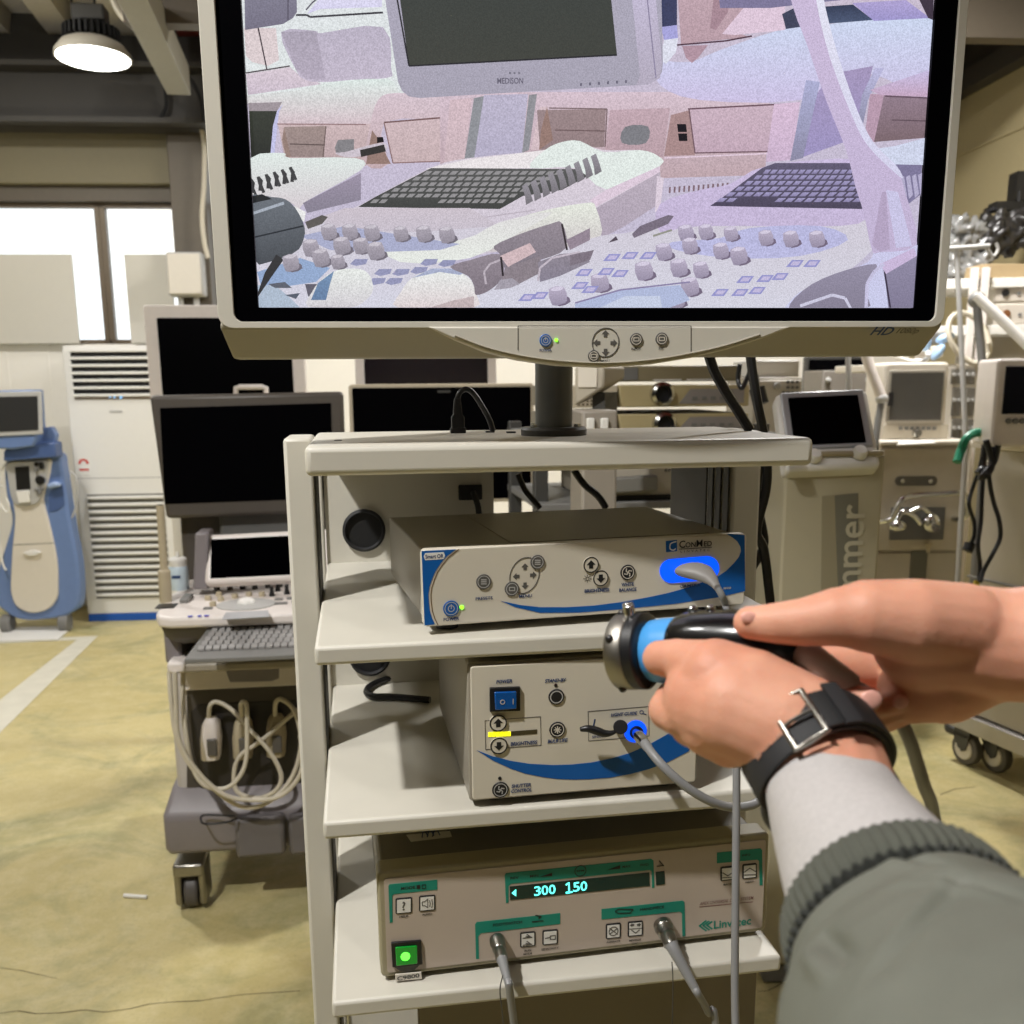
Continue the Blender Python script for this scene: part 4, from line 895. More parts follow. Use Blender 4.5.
for u, v, s in ((686, 233, 1), (706, 232, .95), (731, 234, .9), (664, 252, 1.05), (690, 246, 1), (721, 251, 1), (739, 256, 1.1), (644, 271, 1.15), (679, 268, 1.1), (701, 270, 1), (690, 287, 1.15), (600, 283, 1.15), (676, 300, 1.1), (766, 238, .95), (791, 239, 1), (817, 239, 1), (558, 296, 1.15)):
    pg([(u - 7 * s, v + 3 * s), (u + 1 * s, v + 9 * s), (u + 11 * s, v + 5 * s), (u + 6 * s, v - 1)], (118, 106, 128), sm=2); pg([(u - 8 * s, v - 6 * s), (u + 5 * s, v - 8 * s), (u + 8 * s, v + 4 * s), (u + 3 * s, v + 7 * s), (u - 5 * s, v + 8 * s)], (188, 178, 200), (152, 143, 166), sm=2); pg([(u - 7 * s, v - 5 * s), (u - 2 * s, v - 8 * s), (u + 5 * s, v - 7.5 * s), (u + 1 * s, v - 4.5 * s)], (214, 206, 226), sm=2)
for u, v in ((612, 258), (630, 256), (648, 256), (584, 273), (606, 272), (620, 274), (580, 286), (590, 290), (795, 264), (812, 264), (745, 280), (765, 279), (780, 277), (720, 293), (740, 293), (757, 291), (527, 298), (540, 296)):
    L_(8); pg([(u - 9, v + 3), (u - 3, v - 4), (u + 9, v - 4), (u + 4, v + 3)], (150, 150, 204)); L_(9); pg([(u - 5, v + 1.4), (u - 2, v - 2.6), (u + 6, v - 2.6), (u + 3, v + 1.4)], (196, 188, 222))
L_(7); pg([(575, 304), (620, 290), (680, 285), (690, 300), (670, 312), (575, 312)], (178, 188, 220)); ln_([(575, 303), (620, 290), (690, 282)], 1.6, (140, 132, 168)); pg([(600, 310), (625, 296), (660, 296), (662, 310)], (200, 208, 230))
# right edge: grey side and bent arm
L_(8)
pg([(785, 308), (800, 292), (830, 278), (868, 262), (878, 248), (918, 245), (916, 312), (785, 312)], (206, 204, 236), (204, 206, 236)); 
L_(9)
pg([(790, 304), (812, 284), (846, 270), (876, 264), (872, 275), (866, 290), (866, 312), (800, 312)], (150, 144, 166), (136, 130, 150)); pg([(884, 268), (917, 256), (916, 312), (888, 312)], (146, 140, 166), (132, 126, 152)); ln_([(884, 268), (890, 312)], 1.8, (60, 52, 70)); pg([(880, 264), (914, 248), (917, 256), (886, 274)], (204, 186, 220))
L_(10)
ln_([(800, 306), (832, 295), (845, 298), (850, 312)], 3, (206, 204, 226)); ln_([(866, 310), (867, 284), (874, 272), (884, 264)], 3.4, (200, 196, 226))
pg([(786, -30), (816, -30), (822, 10), (836, 60), (856, 115), (872, 146), (890, 164), (900, 176), (905, 192), (917, 244), (880, 252), (872, 250), (864, 214), (855, 185), (846, 150), (826, 100), (806, 42), (794, 10)], (206, 190, 220), (196, 182, 214))
L_(11)
pg([(812, -30), (818, -30), (826, 10), (838, 55), (858, 112), (874, 143), (896, 165), (903, 178), (894, 172), (868, 146), (852, 116), (830, 58), (818, 10)], (232, 232, 246), (214, 212, 238)); pg([(886, 190), (898, 192), (912, 246), (896, 248)], (204, 200, 232)); pg([(872, 245), (882, 192), (886, 192), (890, 249), (880, 252)], (182, 166, 196))
# grey monitor across the top and dark pipe top-left
L_(9)
pg([(376, -60), (660, -60), (663, 62), (662, 72), (657, 80), (648, 84.5), (420, 98), (409, 96.5), (402, 91), (398, 82)], (176, 172, 190), (168, 164, 180), flat=True); pg([(626, -60), (650, -60), (662, 62), (660, 78), (650, 84), (636, 85), (640, 76)], (206, 198, 226), (180, 172, 190), flat=True)
pg([(244, -40), (296, -40), (297, 12), (293, 18), (283, 24), (245, 30)], (140, 138, 156), (118, 114, 132))
L_(10)
pg([(392, -60), (605, -60), (617, 55), (409, 66)], (60, 66, 64), (66, 68, 62)); ln_([(392, -30), (409, 66), (617, 55)], 1.6, (40, 40, 44)); ln_([(644, -30), (656, 78)], 1.2, (140, 132, 160)); ln_([(288, -20), (288, 20)], 1.4, (92, 88, 104))
for k in range(6): pg([(580 + k * 9, 83 - k * .6), (582 + k * 9, 83 - k * .6), (582 + k * 9, 86 - k * .6), (580 + k * 9, 86 - k * .6)], (110, 106, 124))
for k in range(3): pg([(509 + k * 4.6, 72), (511 + k * 4.6, 72), (511 + k * 4.6, 74), (509 + k * 4.6, 74)], (120, 118, 132))
L_(11)
vs, fs, tw, th = text2d('MEDISON', .02, 0); q = M.hy(510, 81.5, YS); k_ = M.hy(523, 81.5, YS).x - M.hy(497, 81.5, YS).x
b = len(SV); lay[0] += 4e-6; SV.extend([(q.x + x * k_ / tw, YS - lay[0], q.z + y * k_ / tw * 1.25 + x * k_ / tw * .03) for x, y in vs]); SF.extend([tuple(b + i for i in f) for f in fs]); SC.extend([(*srgb((104, 100, 116)), 1)] * len(vs))
me = bpy.data.meshes.new('screen_picture'); me.from_pydata(SV, [], SF); ca = me.color_attributes.new('picture', 'FLOAT_COLOR', 'POINT')
for i, c in enumerate(SC): ca.data[i].color = c
me.materials.append(scr); spo = bpy.data.objects.new('screen_picture', me); COL.objects.link(spo); spo.parent = mon
# ================================================================ things along the back wall and beside the cart
def knob(mb, p, r, h, d=(0, 0, 1), m=0, n=14):
    mb.lathe([(r, 0), (r, h * .75), (r * .85, h)], p, d, n=n, m=m)
# ---- standing air conditioner
A = floor_fr(88.5, 621.5, .075)
ac = thing('air_conditioner', 'tall white floor-standing air conditioner with slatted grilles and blue base strip', 'air conditioner', A)
AH = A.hy(67, 345.5, 0).z; AW = A.hy(158, 344, 0).x
MB().prism(rrect(0, AW, .05, AH, .012), 0, .36).build('case', white, ac, bevel=.006)
MB().box(.004, AW - .004, -.004, .35, 0, .05).build('base', mat('blue_base_strip', (24, 84, 170), .5), ac, bevel=.003)
z0, z1 = A.hy(110, 395, 0).z, A.hy(110, 350.5, 0).z
x0, x1 = A.hy(72, 370, 0).x, A.hy(152.5, 370, 0).x
g = MB().box(x0, x1, -.004, .0, z0, z1); gro = g.build('upper_grille', black_m, ac)
for k in range(7):
    z = z0 + (z1 - z0) * k / 6; MB().box(x0 - .003, x1 + .003, -.022, -.001, z - .010, z + .008).build('louvre', white, gro, bevel=.004)
g = MB()
for k in range(1, 3): g.box(x0 + (x1 - x0) * k / 2 - .004 - (.0 if k < 2 else 9), x0 + (x1 - x0) * k / 2 + .004 - (.0 if k < 2 else 9), -.02, -.003, z0, z1)
zd0, zd1 = A.hy(112, 399.5, 0).z, z0 - .004
dp = MB().box(x0, x1, -.004, 0, zd0, zd1).build('display_strip', mat('warm_grey_strip', (150, 140, 130), .4), ac)
i = MB()
for u, w_, h in ((110, 1.2, 1.2), (114.5, 1.2, 1.2), (121, 2, 2)):
    q = A.hy(u, 397, -.004); i.box(q.x - w_ * .0035, q.x + w_ * .0035, -.0055, -.004, q.z - h * .004, q.z + h * .004)
i.build('display_light', mat('cyan_led', (120, 200, 255), .4, emit=(120, 190, 255), es=1.6), dp)
q = A.hy(116, 411.5, 0); MB().box(q.x - .04, q.x + .04, -.003, 0, q.z - .006, q.z + .006).build('badge', lgrey, ac)
z = A.hy(112, 478, 0).z; MB().box(0.01, AW - .01, -.001, 0, z - .003, z + .003).build('panel_seam', lgrey, ac)
stx, stz = A.hy(84, 466, 0).x, A.hy(84, 466, 0).z
so = MB().box(stx - .035, stx + .035, -.0015, 0, stz - .06, stz + .06).build('warning_sticker', white, ac)
i = MB(); redp = mat('sticker_red', (200, 60, 46), .5)
for k in range(5):
    a = PI * k / 4; i.box(stx + .024 * math.cos(a) - .008, stx + .024 * math.cos(a) + .008, -.003, -.0015, stz + .02 + .02 * math.sin(a) - .006, stz + .02 + .02 * math.sin(a) + .008)
i.box(stx - .03, stx + .03, -.003, -.0015, stz - .03, stz - .018); i.build('sticker_print', redp, so)
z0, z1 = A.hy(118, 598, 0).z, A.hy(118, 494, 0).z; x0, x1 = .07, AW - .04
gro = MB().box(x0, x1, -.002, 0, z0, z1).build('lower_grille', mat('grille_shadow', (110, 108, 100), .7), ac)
N = 15
for k in range(N):
    z = z0 + (z1 - z0) * (k + .5) / N; MB().box(x0, x1, -.02, -.002, z - .009, z + .012).build('louvre', white, gro, bevel=.005)
# ---- blue and white console at the edge
Bf = floor_fr(34, 634, .06)
bc = thing('blue_console', 'blue and white wheeled medical console with small screen on top beside the air conditioner', 'medical device', Bf)
bluep = mat('slate_blue_plastic', (104, 128, 174), .4, var=.06); blued = mat('deep_blue_plastic', (70, 92, 138), .45)
P = Panel(Bf, 0)
def body(mb, px, y0, y1, sm=5):
    mb.prism([(q.x, q.y) for q in crom([Vector((a, b, 0)) for a, b in P.pts(px)], sm, True)], y0, y1)
b = MB(); body(b, [(4, 462), (22, 456), (55, 453), (61, 470), (64, 490), (70, 528), (77, 566), (78, 603), (70, 614), (55, 619), (21, 621), (2, 612), (-6, 600), (-4, 572), (4, 545), (10, 520), (4, 492)], .02, .14)
b.build('shell', bluep, bc, bevel=.02, seg=3)
b = MB(); body(b, [(7, 463), (28, 459.5), (49, 458.5), (50, 468), (48.5, 478), (44, 494), (43.5, 503), (50, 528), (56.5, 560), (57.5, 585), (56.5, 598), (48, 609), (32, 613), (17, 607), (11, 594), (10.5, 578), (12, 549), (14.5, 518), (12, 500), (7.5, 478)], 0, .04)
b.build('front_panel', offwhite, bc, bevel=.008)
b = MB(); body(b, [(9, 463), (28, 461), (47.5, 460), (48, 470), (44, 490), (38, 503), (24, 506), (14, 502), (9.5, 485)], -.015, .01); hp = b.build('control_face', lgrey, bc, bevel=.006)
P2 = Panel(Bf, -.015)
b = MB(); P2.poly(b, [(15, 467), (29, 466), (31, 489), (17, 490)], .004); b.build('dark_slot', black, hp)
b = MB(); P2.poly(b, [(17, 491), (30, 490), (31, 502), (20, 503)], .02); b.build('slot_cover', white, hp, bevel=.004)
for u, v, r in ((37, 464, 2), (42, 464, 2), (37, 470, 2), (42.5, 467, 2.2), (41, 480, 4.6), (37, 490, 1.8), (42, 489, 1.8), (40, 493, 1.8)):
    b = MB(); P2.disc(b, u, v, r, .02); b.build('knob', black if r > 3 or v < 470 else mgrey, hp, bevel=.002)
Pf = Panel(Bf, 0); 
b = MB(); Pf.poly(b, [(24, 552.5), (30, 550.5), (36, 550), (42, 552), (36, 555.5), (30, 555.5)], .02); b.build('drawer_handle', white, bc, bevel=.003)
b = MB(); Pf.line(b, [(12, 545), (54, 543)], .8, .001); b.build('drawer_seam', mgrey, bc)
P3 = Panel(Bf, .02)
b = MB(); P3.poly(b, [(49, 493), (55, 488), (63, 484), (65, 505), (57, 511), (49, 512)], .004); b.build('side_pocket', blued, bc, bevel=.004)
b = MB(); P3.poly(b, [(49, 484), (56, 481), (62, 483), (62, 486), (51, 488)], .05); b.build('cup_holder', mat('pale_blue_plastic', (150, 170, 205), .4), bc, bevel=.01)
for u in (4, 62):
    q = P3.p(u, 617); c = MB().cyl((q[0] - .03, .06, .06), (q[0] + .03, .06, .06), .06, n=22).build('wheel', mgrey, bc, bevel=.008)
Pm = Panel(Bf, .05)
b = MB(); Pm.poly(b, [(12, 450), (20, 443), (62, 441), (64, 456), (12, 460)], .12); b.build('neck', blued, bc, bevel=.01)
b = MB(); Pm.poly(b, [(46, 428), (55, 426), (60, 434), (58, 446), (40, 448), (28, 442)], .06); b.build('arm_joint', bluep, bc, bevel=.01)
b = MB(); Pm.poly(b, [(-14, 391), (44, 389.5), (47, 437), (44, 445), (24, 448), (-14, 446)], .16); sc = b.build('display', bluep, bc, bevel=.012)
Pm2 = Panel(Bf, .05 - .16)
b = MB(); Pm2.poly(b, [(-13, 392), (42, 391), (43.5, 434), (-13, 437)], .012); b.build('display_frame', lgrey, sc, bevel=.004)
b = MB(); Pm2.poly(b, [(-12, 397), (38.5, 396), (39.5, 430), (-12, 432.5)], .002, y0=.012); b.build('screen', screen_grey, sc)
tb = MB().tube([Bf.hy(u, v, -.02) for u, v in ((2, 486), (-3, 495), (0, 504), (7, 512), (9, 505), (6, 498))], .007); tb.tube([Bf.hy(u, v, -.01) for u, v in ((6, 462), (0, 478), (-2, 520), (2, 560), (6, 570))], .006); tb.build('side_cable', white, bc)
tb = MB().tube([Bf.hy(u, v, .05) for u, v in ((69, 471), (75, 476), (77, 488), (76, 505), (72, 518))], .006); tb.build('thin_cable', lgrey, bc)
pl_ = MB(); q = [Bf.hz(u, v, .004) for u, v in ((-60, 630), (73, 627), (58, 640.5), (-80, 644))]; pl_.prismz([(a.x, a.y) for a in q], .003, .012)
tag(pl_.build('white_board', white, None, fr=Bf), 'flat white board lying on the floor in front of the blue console', 'board')

# ---- ultrasound machine beside the cart
V = floor_fr(196, 905, .13)
us = thing('ultrasound_machine', 'wheeled ultrasound machine with large dark monitor, knob console and coiled probe leads', 'ultrasound machine', V)
def vz(u, v, y): return V.hy(u, v, y).z
def vx(u, v, y): return V.hy(u, v, y).x
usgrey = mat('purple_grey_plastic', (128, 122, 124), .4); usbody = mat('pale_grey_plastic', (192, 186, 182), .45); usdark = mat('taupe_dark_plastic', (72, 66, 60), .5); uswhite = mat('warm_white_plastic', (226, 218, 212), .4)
XR = vx(348, 600, 0)     # machine continues behind the cart
cx = (vx(150, 640, 0) + XR) / 2
# base with pedals
yb = -.06
b = MB(); x0 = vx(163, 830, yb)
b.loft([[(x0, yb, z0) for z0 in ()]] if False else [[(x0 + d, yb + d2, z), (XR, yb + d2, z), (XR, .72, z), (x0 + d, .72, z)] for d, d2, z in ((.01, .01, vz(165, 858, yb)), (0, 0, vz(165, 850, yb)), (0, 0, vz(165, 818, yb)), (.02, .06, vz(165, 800, yb) + .01), (.03, .10, vz(165, 796, yb) + .02))])
b.build('base', usgrey, us, bevel=.015, seg=3)
for ua, ub, va, vb in ((236, 287, 806, 853), (289, 330, 804, 850)):
    Pq = Panel(V, yb); b = MB(); Pq.poly(b, [(ua, va + 8), (ub - 2, va + 4), (ub, vb - 4), (ua + 2, vb)], .04); b.build('brake_pedal', mat('pedal_grey', (104, 100, 102), .45), us, bevel=.012)
# front caster
def us_caster(u, v, y, r=.058):
    q = V.hz(u, v, 0); x = q.x; yy = q.y + .02
    c = MB().cyl((x - .02, yy, r), (x + .02, yy, r), r, n=28).build('caster', mat('caster_tyre', (84, 80, 78), .5), us, bevel=.008)
    f = MB(); f.prismx([(yy - .055, r * .5), (yy - .03, .01), (yy + .05, .02), (yy + .05, .155), (yy - .055, .155)], x - .045, x - .024); f.prismx([(yy - .055, r * .5), (yy - .03, .01), (yy + .05, .02), (yy + .05, .155), (yy - .055, .155)], x + .024, x + .045)
    f.box(x - .045, x + .045, yy - .062, yy + .05, .118, .16); f.build('caster_fork', steel, c, bevel=.008)
us_caster(194, 907, 0)
q = V.hz(194, 907, 0)
for x, y in ((XR - .1, q.y), (q.x, .6), (XR - .1, .6)):
    c = MB().cyl((x - .02, y, .058), (x + .02, y, .058), .058, n=24).build('caster', rubber, us, bevel=.008)
# body
y1 = .0
x0 = vx(173, 740, y1); zt, zb_ = vz(180, 668, y1), vz(180, 803, y1)
MB().box(x0, XR, y1, .6, zb_ - .02, zt).build('body', usbody, us, bevel=.015, seg=3)
Pb = Panel(V, y1)
b = MB(); Pb.poly(b, [(187, 690), (330, 680), (330, 800), (196, 797), (187, 790)], .002); b.build('dark_recess', usdark, us)
b = MB(); Pb.poly(b, [(191, 712), (200, 704), (330, 698), (330, 785), (202, 788), (194, 780)], .003, y0=.002); b.build('connector_bay', mat('bay_dark', (46, 42, 40), .5), us, bevel=.002)
b = MB(); Pb.poly(b, [(180, 660), (330, 655), (330, 682), (182, 689)], .02); b.build('front_band', uswhite, us, bevel=.004)
b = MB(); Panel(V, y1 - .02).poly(b, [(226, 671), (279, 667), (279, 678), (272, 681), (230, 682)], .004); b.build('band_handle', usgrey, us, bevel=.002)
# probe leads and connectors are things of their own
prc = mat('probe_beige', (178, 166, 140), .45)
def probe(u, v, du, pts, mm, label):
    fr = Fr(V.w(V.hy(u, v + 30, y1 - .02)), V.yaw)
    t = thing('probe_connector', label, 'connector', fr, 'probe connectors plugged into the ultrasound machine')
    def q(a, b_, y): p = fr.l(V.w(V.hy(a, b_, y))); return p
    h = MB(); a = q(u, v + 26, y1 - .045); c = q(u - du * .4, v - 16, y1 - .045)
    h.loft([[(p.x + k * w_, p.y + j * dd, p.z) for k, j in ((-1, -.4), (-.6, -1), (.6, -1), (1, -.4), (1, 1), (-1, 1))] for p, w_, dd in ((a, .026, .022), (a.lerp(c, .5), .029, .026), (a.lerp(c, .85), .024, .024), (c, .013, .014))])
    h.build('connector_body', mm, t, bevel=.005)
    k = MB(); p = q(u + 1, v + 14, y1 - .074); k.box(p.x - .014, p.x + .014, p.y - .004, p.y + .006, p.z - .028, p.z + .024); k.build('latch', mat('latch_grey', (92, 88, 82), .45), t, bevel=.004)
    tb = MB(); tb.tube([q(*s_) for s_ in pts], .0065, n=10); tb.build('lead', cable_white, t)
    return t
y2 = -.075
y2 = -.075
probe(211, 733, 0, [(209, 719, y2 + .03), (210, 706, y2), (217, 702, y2), (232, 710, y2 - .01), (252, 732, y2 - .03), (270, 752, y2 - .04), (281, 775, y2 - .04), (276, 790, y2 - .04), (258, 798, y2 - .03), (238, 792, y2 - .02), (234, 775, y2 - .01), (240, 756, y2 - .01), (262, 740, y2 - .02), (295, 712, y2 - .01), (325, 690, y2)], uswhite, 'pale probe connector with grey latch nearest the white side of the ultrasound machine')
y2 = -.135
probe(243, 732, 0, [(242, 716, y2 + .03), (241, 704, y2), (246, 704, y2 - .01), (247, 725, y2 - .02), (246, 760, y2 - .03), (237, 780, y2 - .04), (222, 789, y2 - .04), (203, 784, y2 - .04), (192, 765, y2 - .03), (186, 735, y2 - .03), (183, 700, y2), (183, 672, y2 + .02)], prc, 'beige probe connector in the middle of the three on the ultrasound machine')
y2 = -.105
probe(276, 730, 0, [(275, 715, y2 + .03), (276, 702, y2), (283, 700, y2 - .01), (295, 712, y2 - .02), (301, 740, y2 - .03), (296, 768, y2 - .04), (283, 790, y2 - .05), (262, 805, y2 - .06), (240, 806, y2 - .05), (215, 790, y2 - .05), (190, 765, y2 - .04), (176, 735, y2 - .03), (171, 700, y2 - .02), (169, 672, y2)], prc, 'beige probe connector closest to the cart post on the ultrasound machine')
y2 = -.155
tb = MB().tube([V.hy(u, v, y2 - .03) for u, v in ((300, 735), (303, 760), (297, 780), (280, 796), (255, 800), (225, 795), (198, 772), (179, 740), (176, 700), (175, 672))], .0065, n=8); tag(tb.build('probe_lead', cable_white, None, fr=V), 'loose cream lead looping in front of the probe connectors', 'cable')
tb = MB().tube([V.hz(u, v, vz(165, 818, yb) + .012) for u, v in ((235, 816), (205, 815), (201, 820), (206, 824), (228, 822), (236, 818))], .003, n=6); tag(tb.build('black_strap_loop', black, None, fr=V), 'thin black strap looped on the grey base of the ultrasound machine', 'strap')
# console
yc = -.22
zc1 = vz(158, 618, yc) - .012
x0 = vx(151, 632, yc)
zl = vz(158, 640, yc)
b = MB(); pro = [(x0 + .05, yc), (XR, yc), (XR, .30), (x0, .30), (x0 - .012, .0), (x0, yc + .07), (x0 + .015, yc + .02)]
b.prismz(pro, zc1 - .02, zc1 + .012); b.build('console_top', uswhite, us, bevel=.01, seg=3)
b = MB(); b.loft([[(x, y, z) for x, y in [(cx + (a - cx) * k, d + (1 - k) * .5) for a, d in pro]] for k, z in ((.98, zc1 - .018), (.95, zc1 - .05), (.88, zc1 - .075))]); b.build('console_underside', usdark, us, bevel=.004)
yk = yc - .13
zk = vz(186, 659, yk)
b = MB(); kx0 = vx(184, 659, yk); slp = .26
b.hexa([(kx0, yk, zk - .014), (XR, yk, zk - .014), (XR, yk, zk), (kx0, yk, zk)], [(kx0 + .035, yk + .16, zk - .014 + .16 * slp), (XR, yk + .16, zk - .014 + .16 * slp), (XR, yk + .16, zk + .16 * slp), (kx0 + .035, yk + .16, zk + .16 * slp)])
kb = b.build('keyboard', mgrey, us, bevel=.003)
kk = MB()
for r_ in range(5):
    for c_ in range(20):
        xx = kx0 + .028 + c_ * .019 + r_ * .005; yy = yk + .035 + r_ * .022; zz = zk + (yy - yk) * slp
        if xx + .016 < XR - .02: kk.hexa([(xx, yy, zz), (xx + .0155, yy, zz), (xx + .0155, yy, zz + .006), (xx, yy, zz + .006)], [(xx, yy + .017, zz + .006), (xx + .0155, yy + .017, zz + .006), (xx + .0155, yy + .017, zz + .012), (xx, yy + .017, zz + .012)])
kk.build('keyboard_keys', mat('key_grey', (150, 148, 146), .5), kb, bevel=.001)
zl = vz(170, 671, yc + .03)
b = MB(); b.box(vx(165, 671, yc + .03), XR, yc + .05, .1, zl - .015, zl + .012); b.build('lower_ledge', mat('ledge_taupe', (150, 142, 128), .45), us, bevel=.008)
b = MB(); b.box(vx(166, 671, yc + .03), vx(184, 671, yc + .03), yc + .04, .1, zl - .012, zl + .02); b.build('ledge_corner', uswhite, us, bevel=.008)
b = MB(); b.box(vx(163, 655, yc + .08), vx(180, 655, yc + .08), yc + .10, .1, zl, zc1 - .03); b.build('side_support', usgrey, us, bevel=.008)
zt_ = zc1 + .012
for u, v in ((217, 588), (230, 588), (243, 587), (255, 587), (268, 586), (280, 585)):
    q = V.hz(u, v + 2, zt_); b = MB(); knob(b, (q.x, q.y, zt_), .0085, .02); b.build('knob', dgrey, us)
for u, v in ((219, 594), (208, 598), (221, 599), (235, 596), (249, 594), (262, 594), (213, 604)):
    q = V.hz(u, v + 2, zt_); b = MB(); knob(b, (q.x, q.y, zt_), .009, .013); b.build('knob', prc, us)
for u, v in ((272, 594), (278, 589), (287, 592)):
    q = V.hz(u, v + 2, zt_); b = MB(); b.lathe([(.009, 0), (.005, .015), (.006, .028)], (q.x, q.y, zt_), (0, 0, 1), n=12); b.build('toggle', black, us)
for u, v, w_ in ((279, 600, .012), (281, 604, .018), (291, 599, .012), (296, 602, .012), (208, 609, .012)):
    q = V.hz(u, v, zt_); b = MB().box(q.x - w_, q.x + w_, q.y - .008, q.y + .008, zt_ - .001, zt_ + .005); b.build('button', mgrey, us, bevel=.002)
q = V.hz(246, 605, zt_); b = MB(); b.prismz([(q.x + .08 * math.cos(2 * PI * k / 24), q.y + .07 * math.sin(2 * PI * k / 24)) for k in range(24)], zt_, zt_ + .004); tp = b.build('trackball_plate', lgrey, us, bevel=.001)
b = MB(); b.ell((q.x, q.y + .01, zt_ + .002), .026, .026, .018); b.build('trackball', white, tp)
pq = [V.hz(u, v, zt_) for u, v in ((222, 620), (270, 617), (268, 611), (226, 613))]; b = MB(); b.prismz([(p.x, p.y) for p in pq], zt_, zt_ + .002); b.build('palm_pad', mat('pad_grey', (176, 176, 178), .5), us)
t = MB(); q = V.hz(198, 616, zt_)
for k, w_ in ((-.02, .012), (.004, .01), (.022, .012)): t.box(q.x + k - w_ / 2, q.x + k + w_ / 2, q.y - .006, q.y + .006, zt_, zt_ + .0006)
t.build('handwritten_label', mat('ballpoint_blue', (60, 70, 190), .6), us)
q = V.hz(166, 607, zt_); b = MB().box(q.x - .025, q.x + .025, q.y - .02, q.y + .03, zt_, zt_ + .003); b.build('dark_pad', black, us)
q = V.hz(186, 601, zt_); b = MB().box(q.x - .012, q.x + .012, q.y - .03, q.y + .05, zt_, zt_ + .012); b.build('probe_rest', mgrey, us, bevel=.003)
# tilted touch screen
def tilt_plate(name, par, corners, th, mm, dn, bev=.004):
    """corners BL, BR, TR, TL; thickness behind"""
    n = (corners[1] - corners[0]).cross(corners[3] - corners[0]).normalized()
    if n.y > 0: n = -n
    a = [c + n * dn for c in corners]; b_ = [c + n * (dn - th) for c in corners]
    return MB().hexa(a, b_).build(name, mm, par, bevel=bev)
yt = -.0
cs = [V.hy(204, 584, -.0), V.hy(338, 577.5, -.0), V.hy(338, 527.5, .07), V.hy(207, 534, .07)]
tp = tilt_plate('touch_panel', us, cs, .05, uswhite, 0, .012)
lrp = lambda s_, t_: cs[0].lerp(cs[1], s_).lerp(cs[3].lerp(cs[2], s_), t_)
c2 = [lrp(.045, .1), lrp(.64, .1), lrp(.64, .88), lrp(.035, .88)]
tilt_plate('touch_screen', tp, c2, .004, mat('touch_glass', (2, 2, 3), .5, var=0, spec=0), .003, .001)
b = MB(); b.hexa([V.hy(193, 590, .03), V.hy(208, 590, .03), V.hy(208, 533, .03), V.hy(195, 533, .03)], [V.hy(193, 590, .03) + Vector((0, .1, 0)), V.hy(208, 590, .03) + Vector((0, .1, 0)), V.hy(208, 533, .03) + Vector((0, .1, 0)), V.hy(195, 533, .03) + Vector((0, .1, 0))]); b.build('panel_side', usgrey, us, bevel=.006)
# rear column and main monitor
b = MB().box(vx(185, 600, .3), vx(330, 600, .3), .30, .5, zt - .1, vz(250, 505, .3)); b.build('rear_column', usdark, us, bevel=.02)
b = MB().box(vx(222, 515, .33), vx(300, 515, .33), .27, .33, vz(250, 560, .3), vz(250, 490, .3)); b.build('monitor_arm', mat('arm_grey', (98, 98, 96), .4), us, bevel=.01)
ym = .22
cs = [V.hy(166, 519, ym), V.hy(347, 512, ym), V.hy(343, 391.5, ym), V.hy(149, 395.5, ym)]
mo = tilt_plate('main_monitor', us, cs, .045, mat('monitor_dark_taupe', (78, 72, 66), .45), 0, .012)
cs2 = [V.hy(165, 504, ym), V.hy(333, 498, ym), V.hy(331, 403, ym), V.hy(160, 408, ym)]
tilt_plate('monitor_screen', mo, cs2, .003, glass_black, .002, 0)
# gel bottle and pale wand standing on the console
q = V.hz(180, 589, zt_); gf = Fr(V.w(q), V.yaw)
gb = thing('gel_bottle', 'white gel bottle with blue print standing on the ultrasound console', 'bottle', gf)
MB().lathe([(.026, 0), (.028, .004), (.028, .055), (.027, .07), (.024, .074)], (0, 0, 0), (0, 0, 1), n=24).build('bottle_body', mat('bottle_pale_blue', (196, 212, 222), .3), gb)
MB().lathe([(.0245, .07), (.026, .072), (.026, .092), (.022, .096), (.005, .097), (.004, .112)], (0, 0, 0), (0, 0, 1), n=24).build('cap', white, gb)
b = MB(); 
for k in range(5):
    a = -2.0 + k * .16; b.box(.0285 * math.cos(a) - .0035, .0285 * math.cos(a) + .0035, .0285 * math.sin(a) - .001, .0285 * math.sin(a) + .001, .038, .046)
b.build('label_print', navy, gb)
q = V.hz(166, 602, zt_); wf = Fr(V.w(q), V.yaw)
wd = thing('probe_wand', 'tall beige wand standing upright on the edge of the ultrasound console', 'probe', wf)
tp_ = wf.l(V.w(V.hy(160, 505, q.y))); a = Vector((0, 0, 0)); d_ = tp_ - a
b = MB(); b.tube([a, a + d_ * .3, a + d_ * .36, a + d_ * .6, a + d_], lambda t: .017 if t < .33 else (.0165 - .005 * min(1, (t - .33) / .12)) if t < .5 else .0105, n=14, sm=5); b.build('wand_handle', prc, wd)
b = MB(); b.cyl(a + d_ * .985, a + d_ * 1.004, .0085, n=12); b.build('wand_tip', ink, wd)

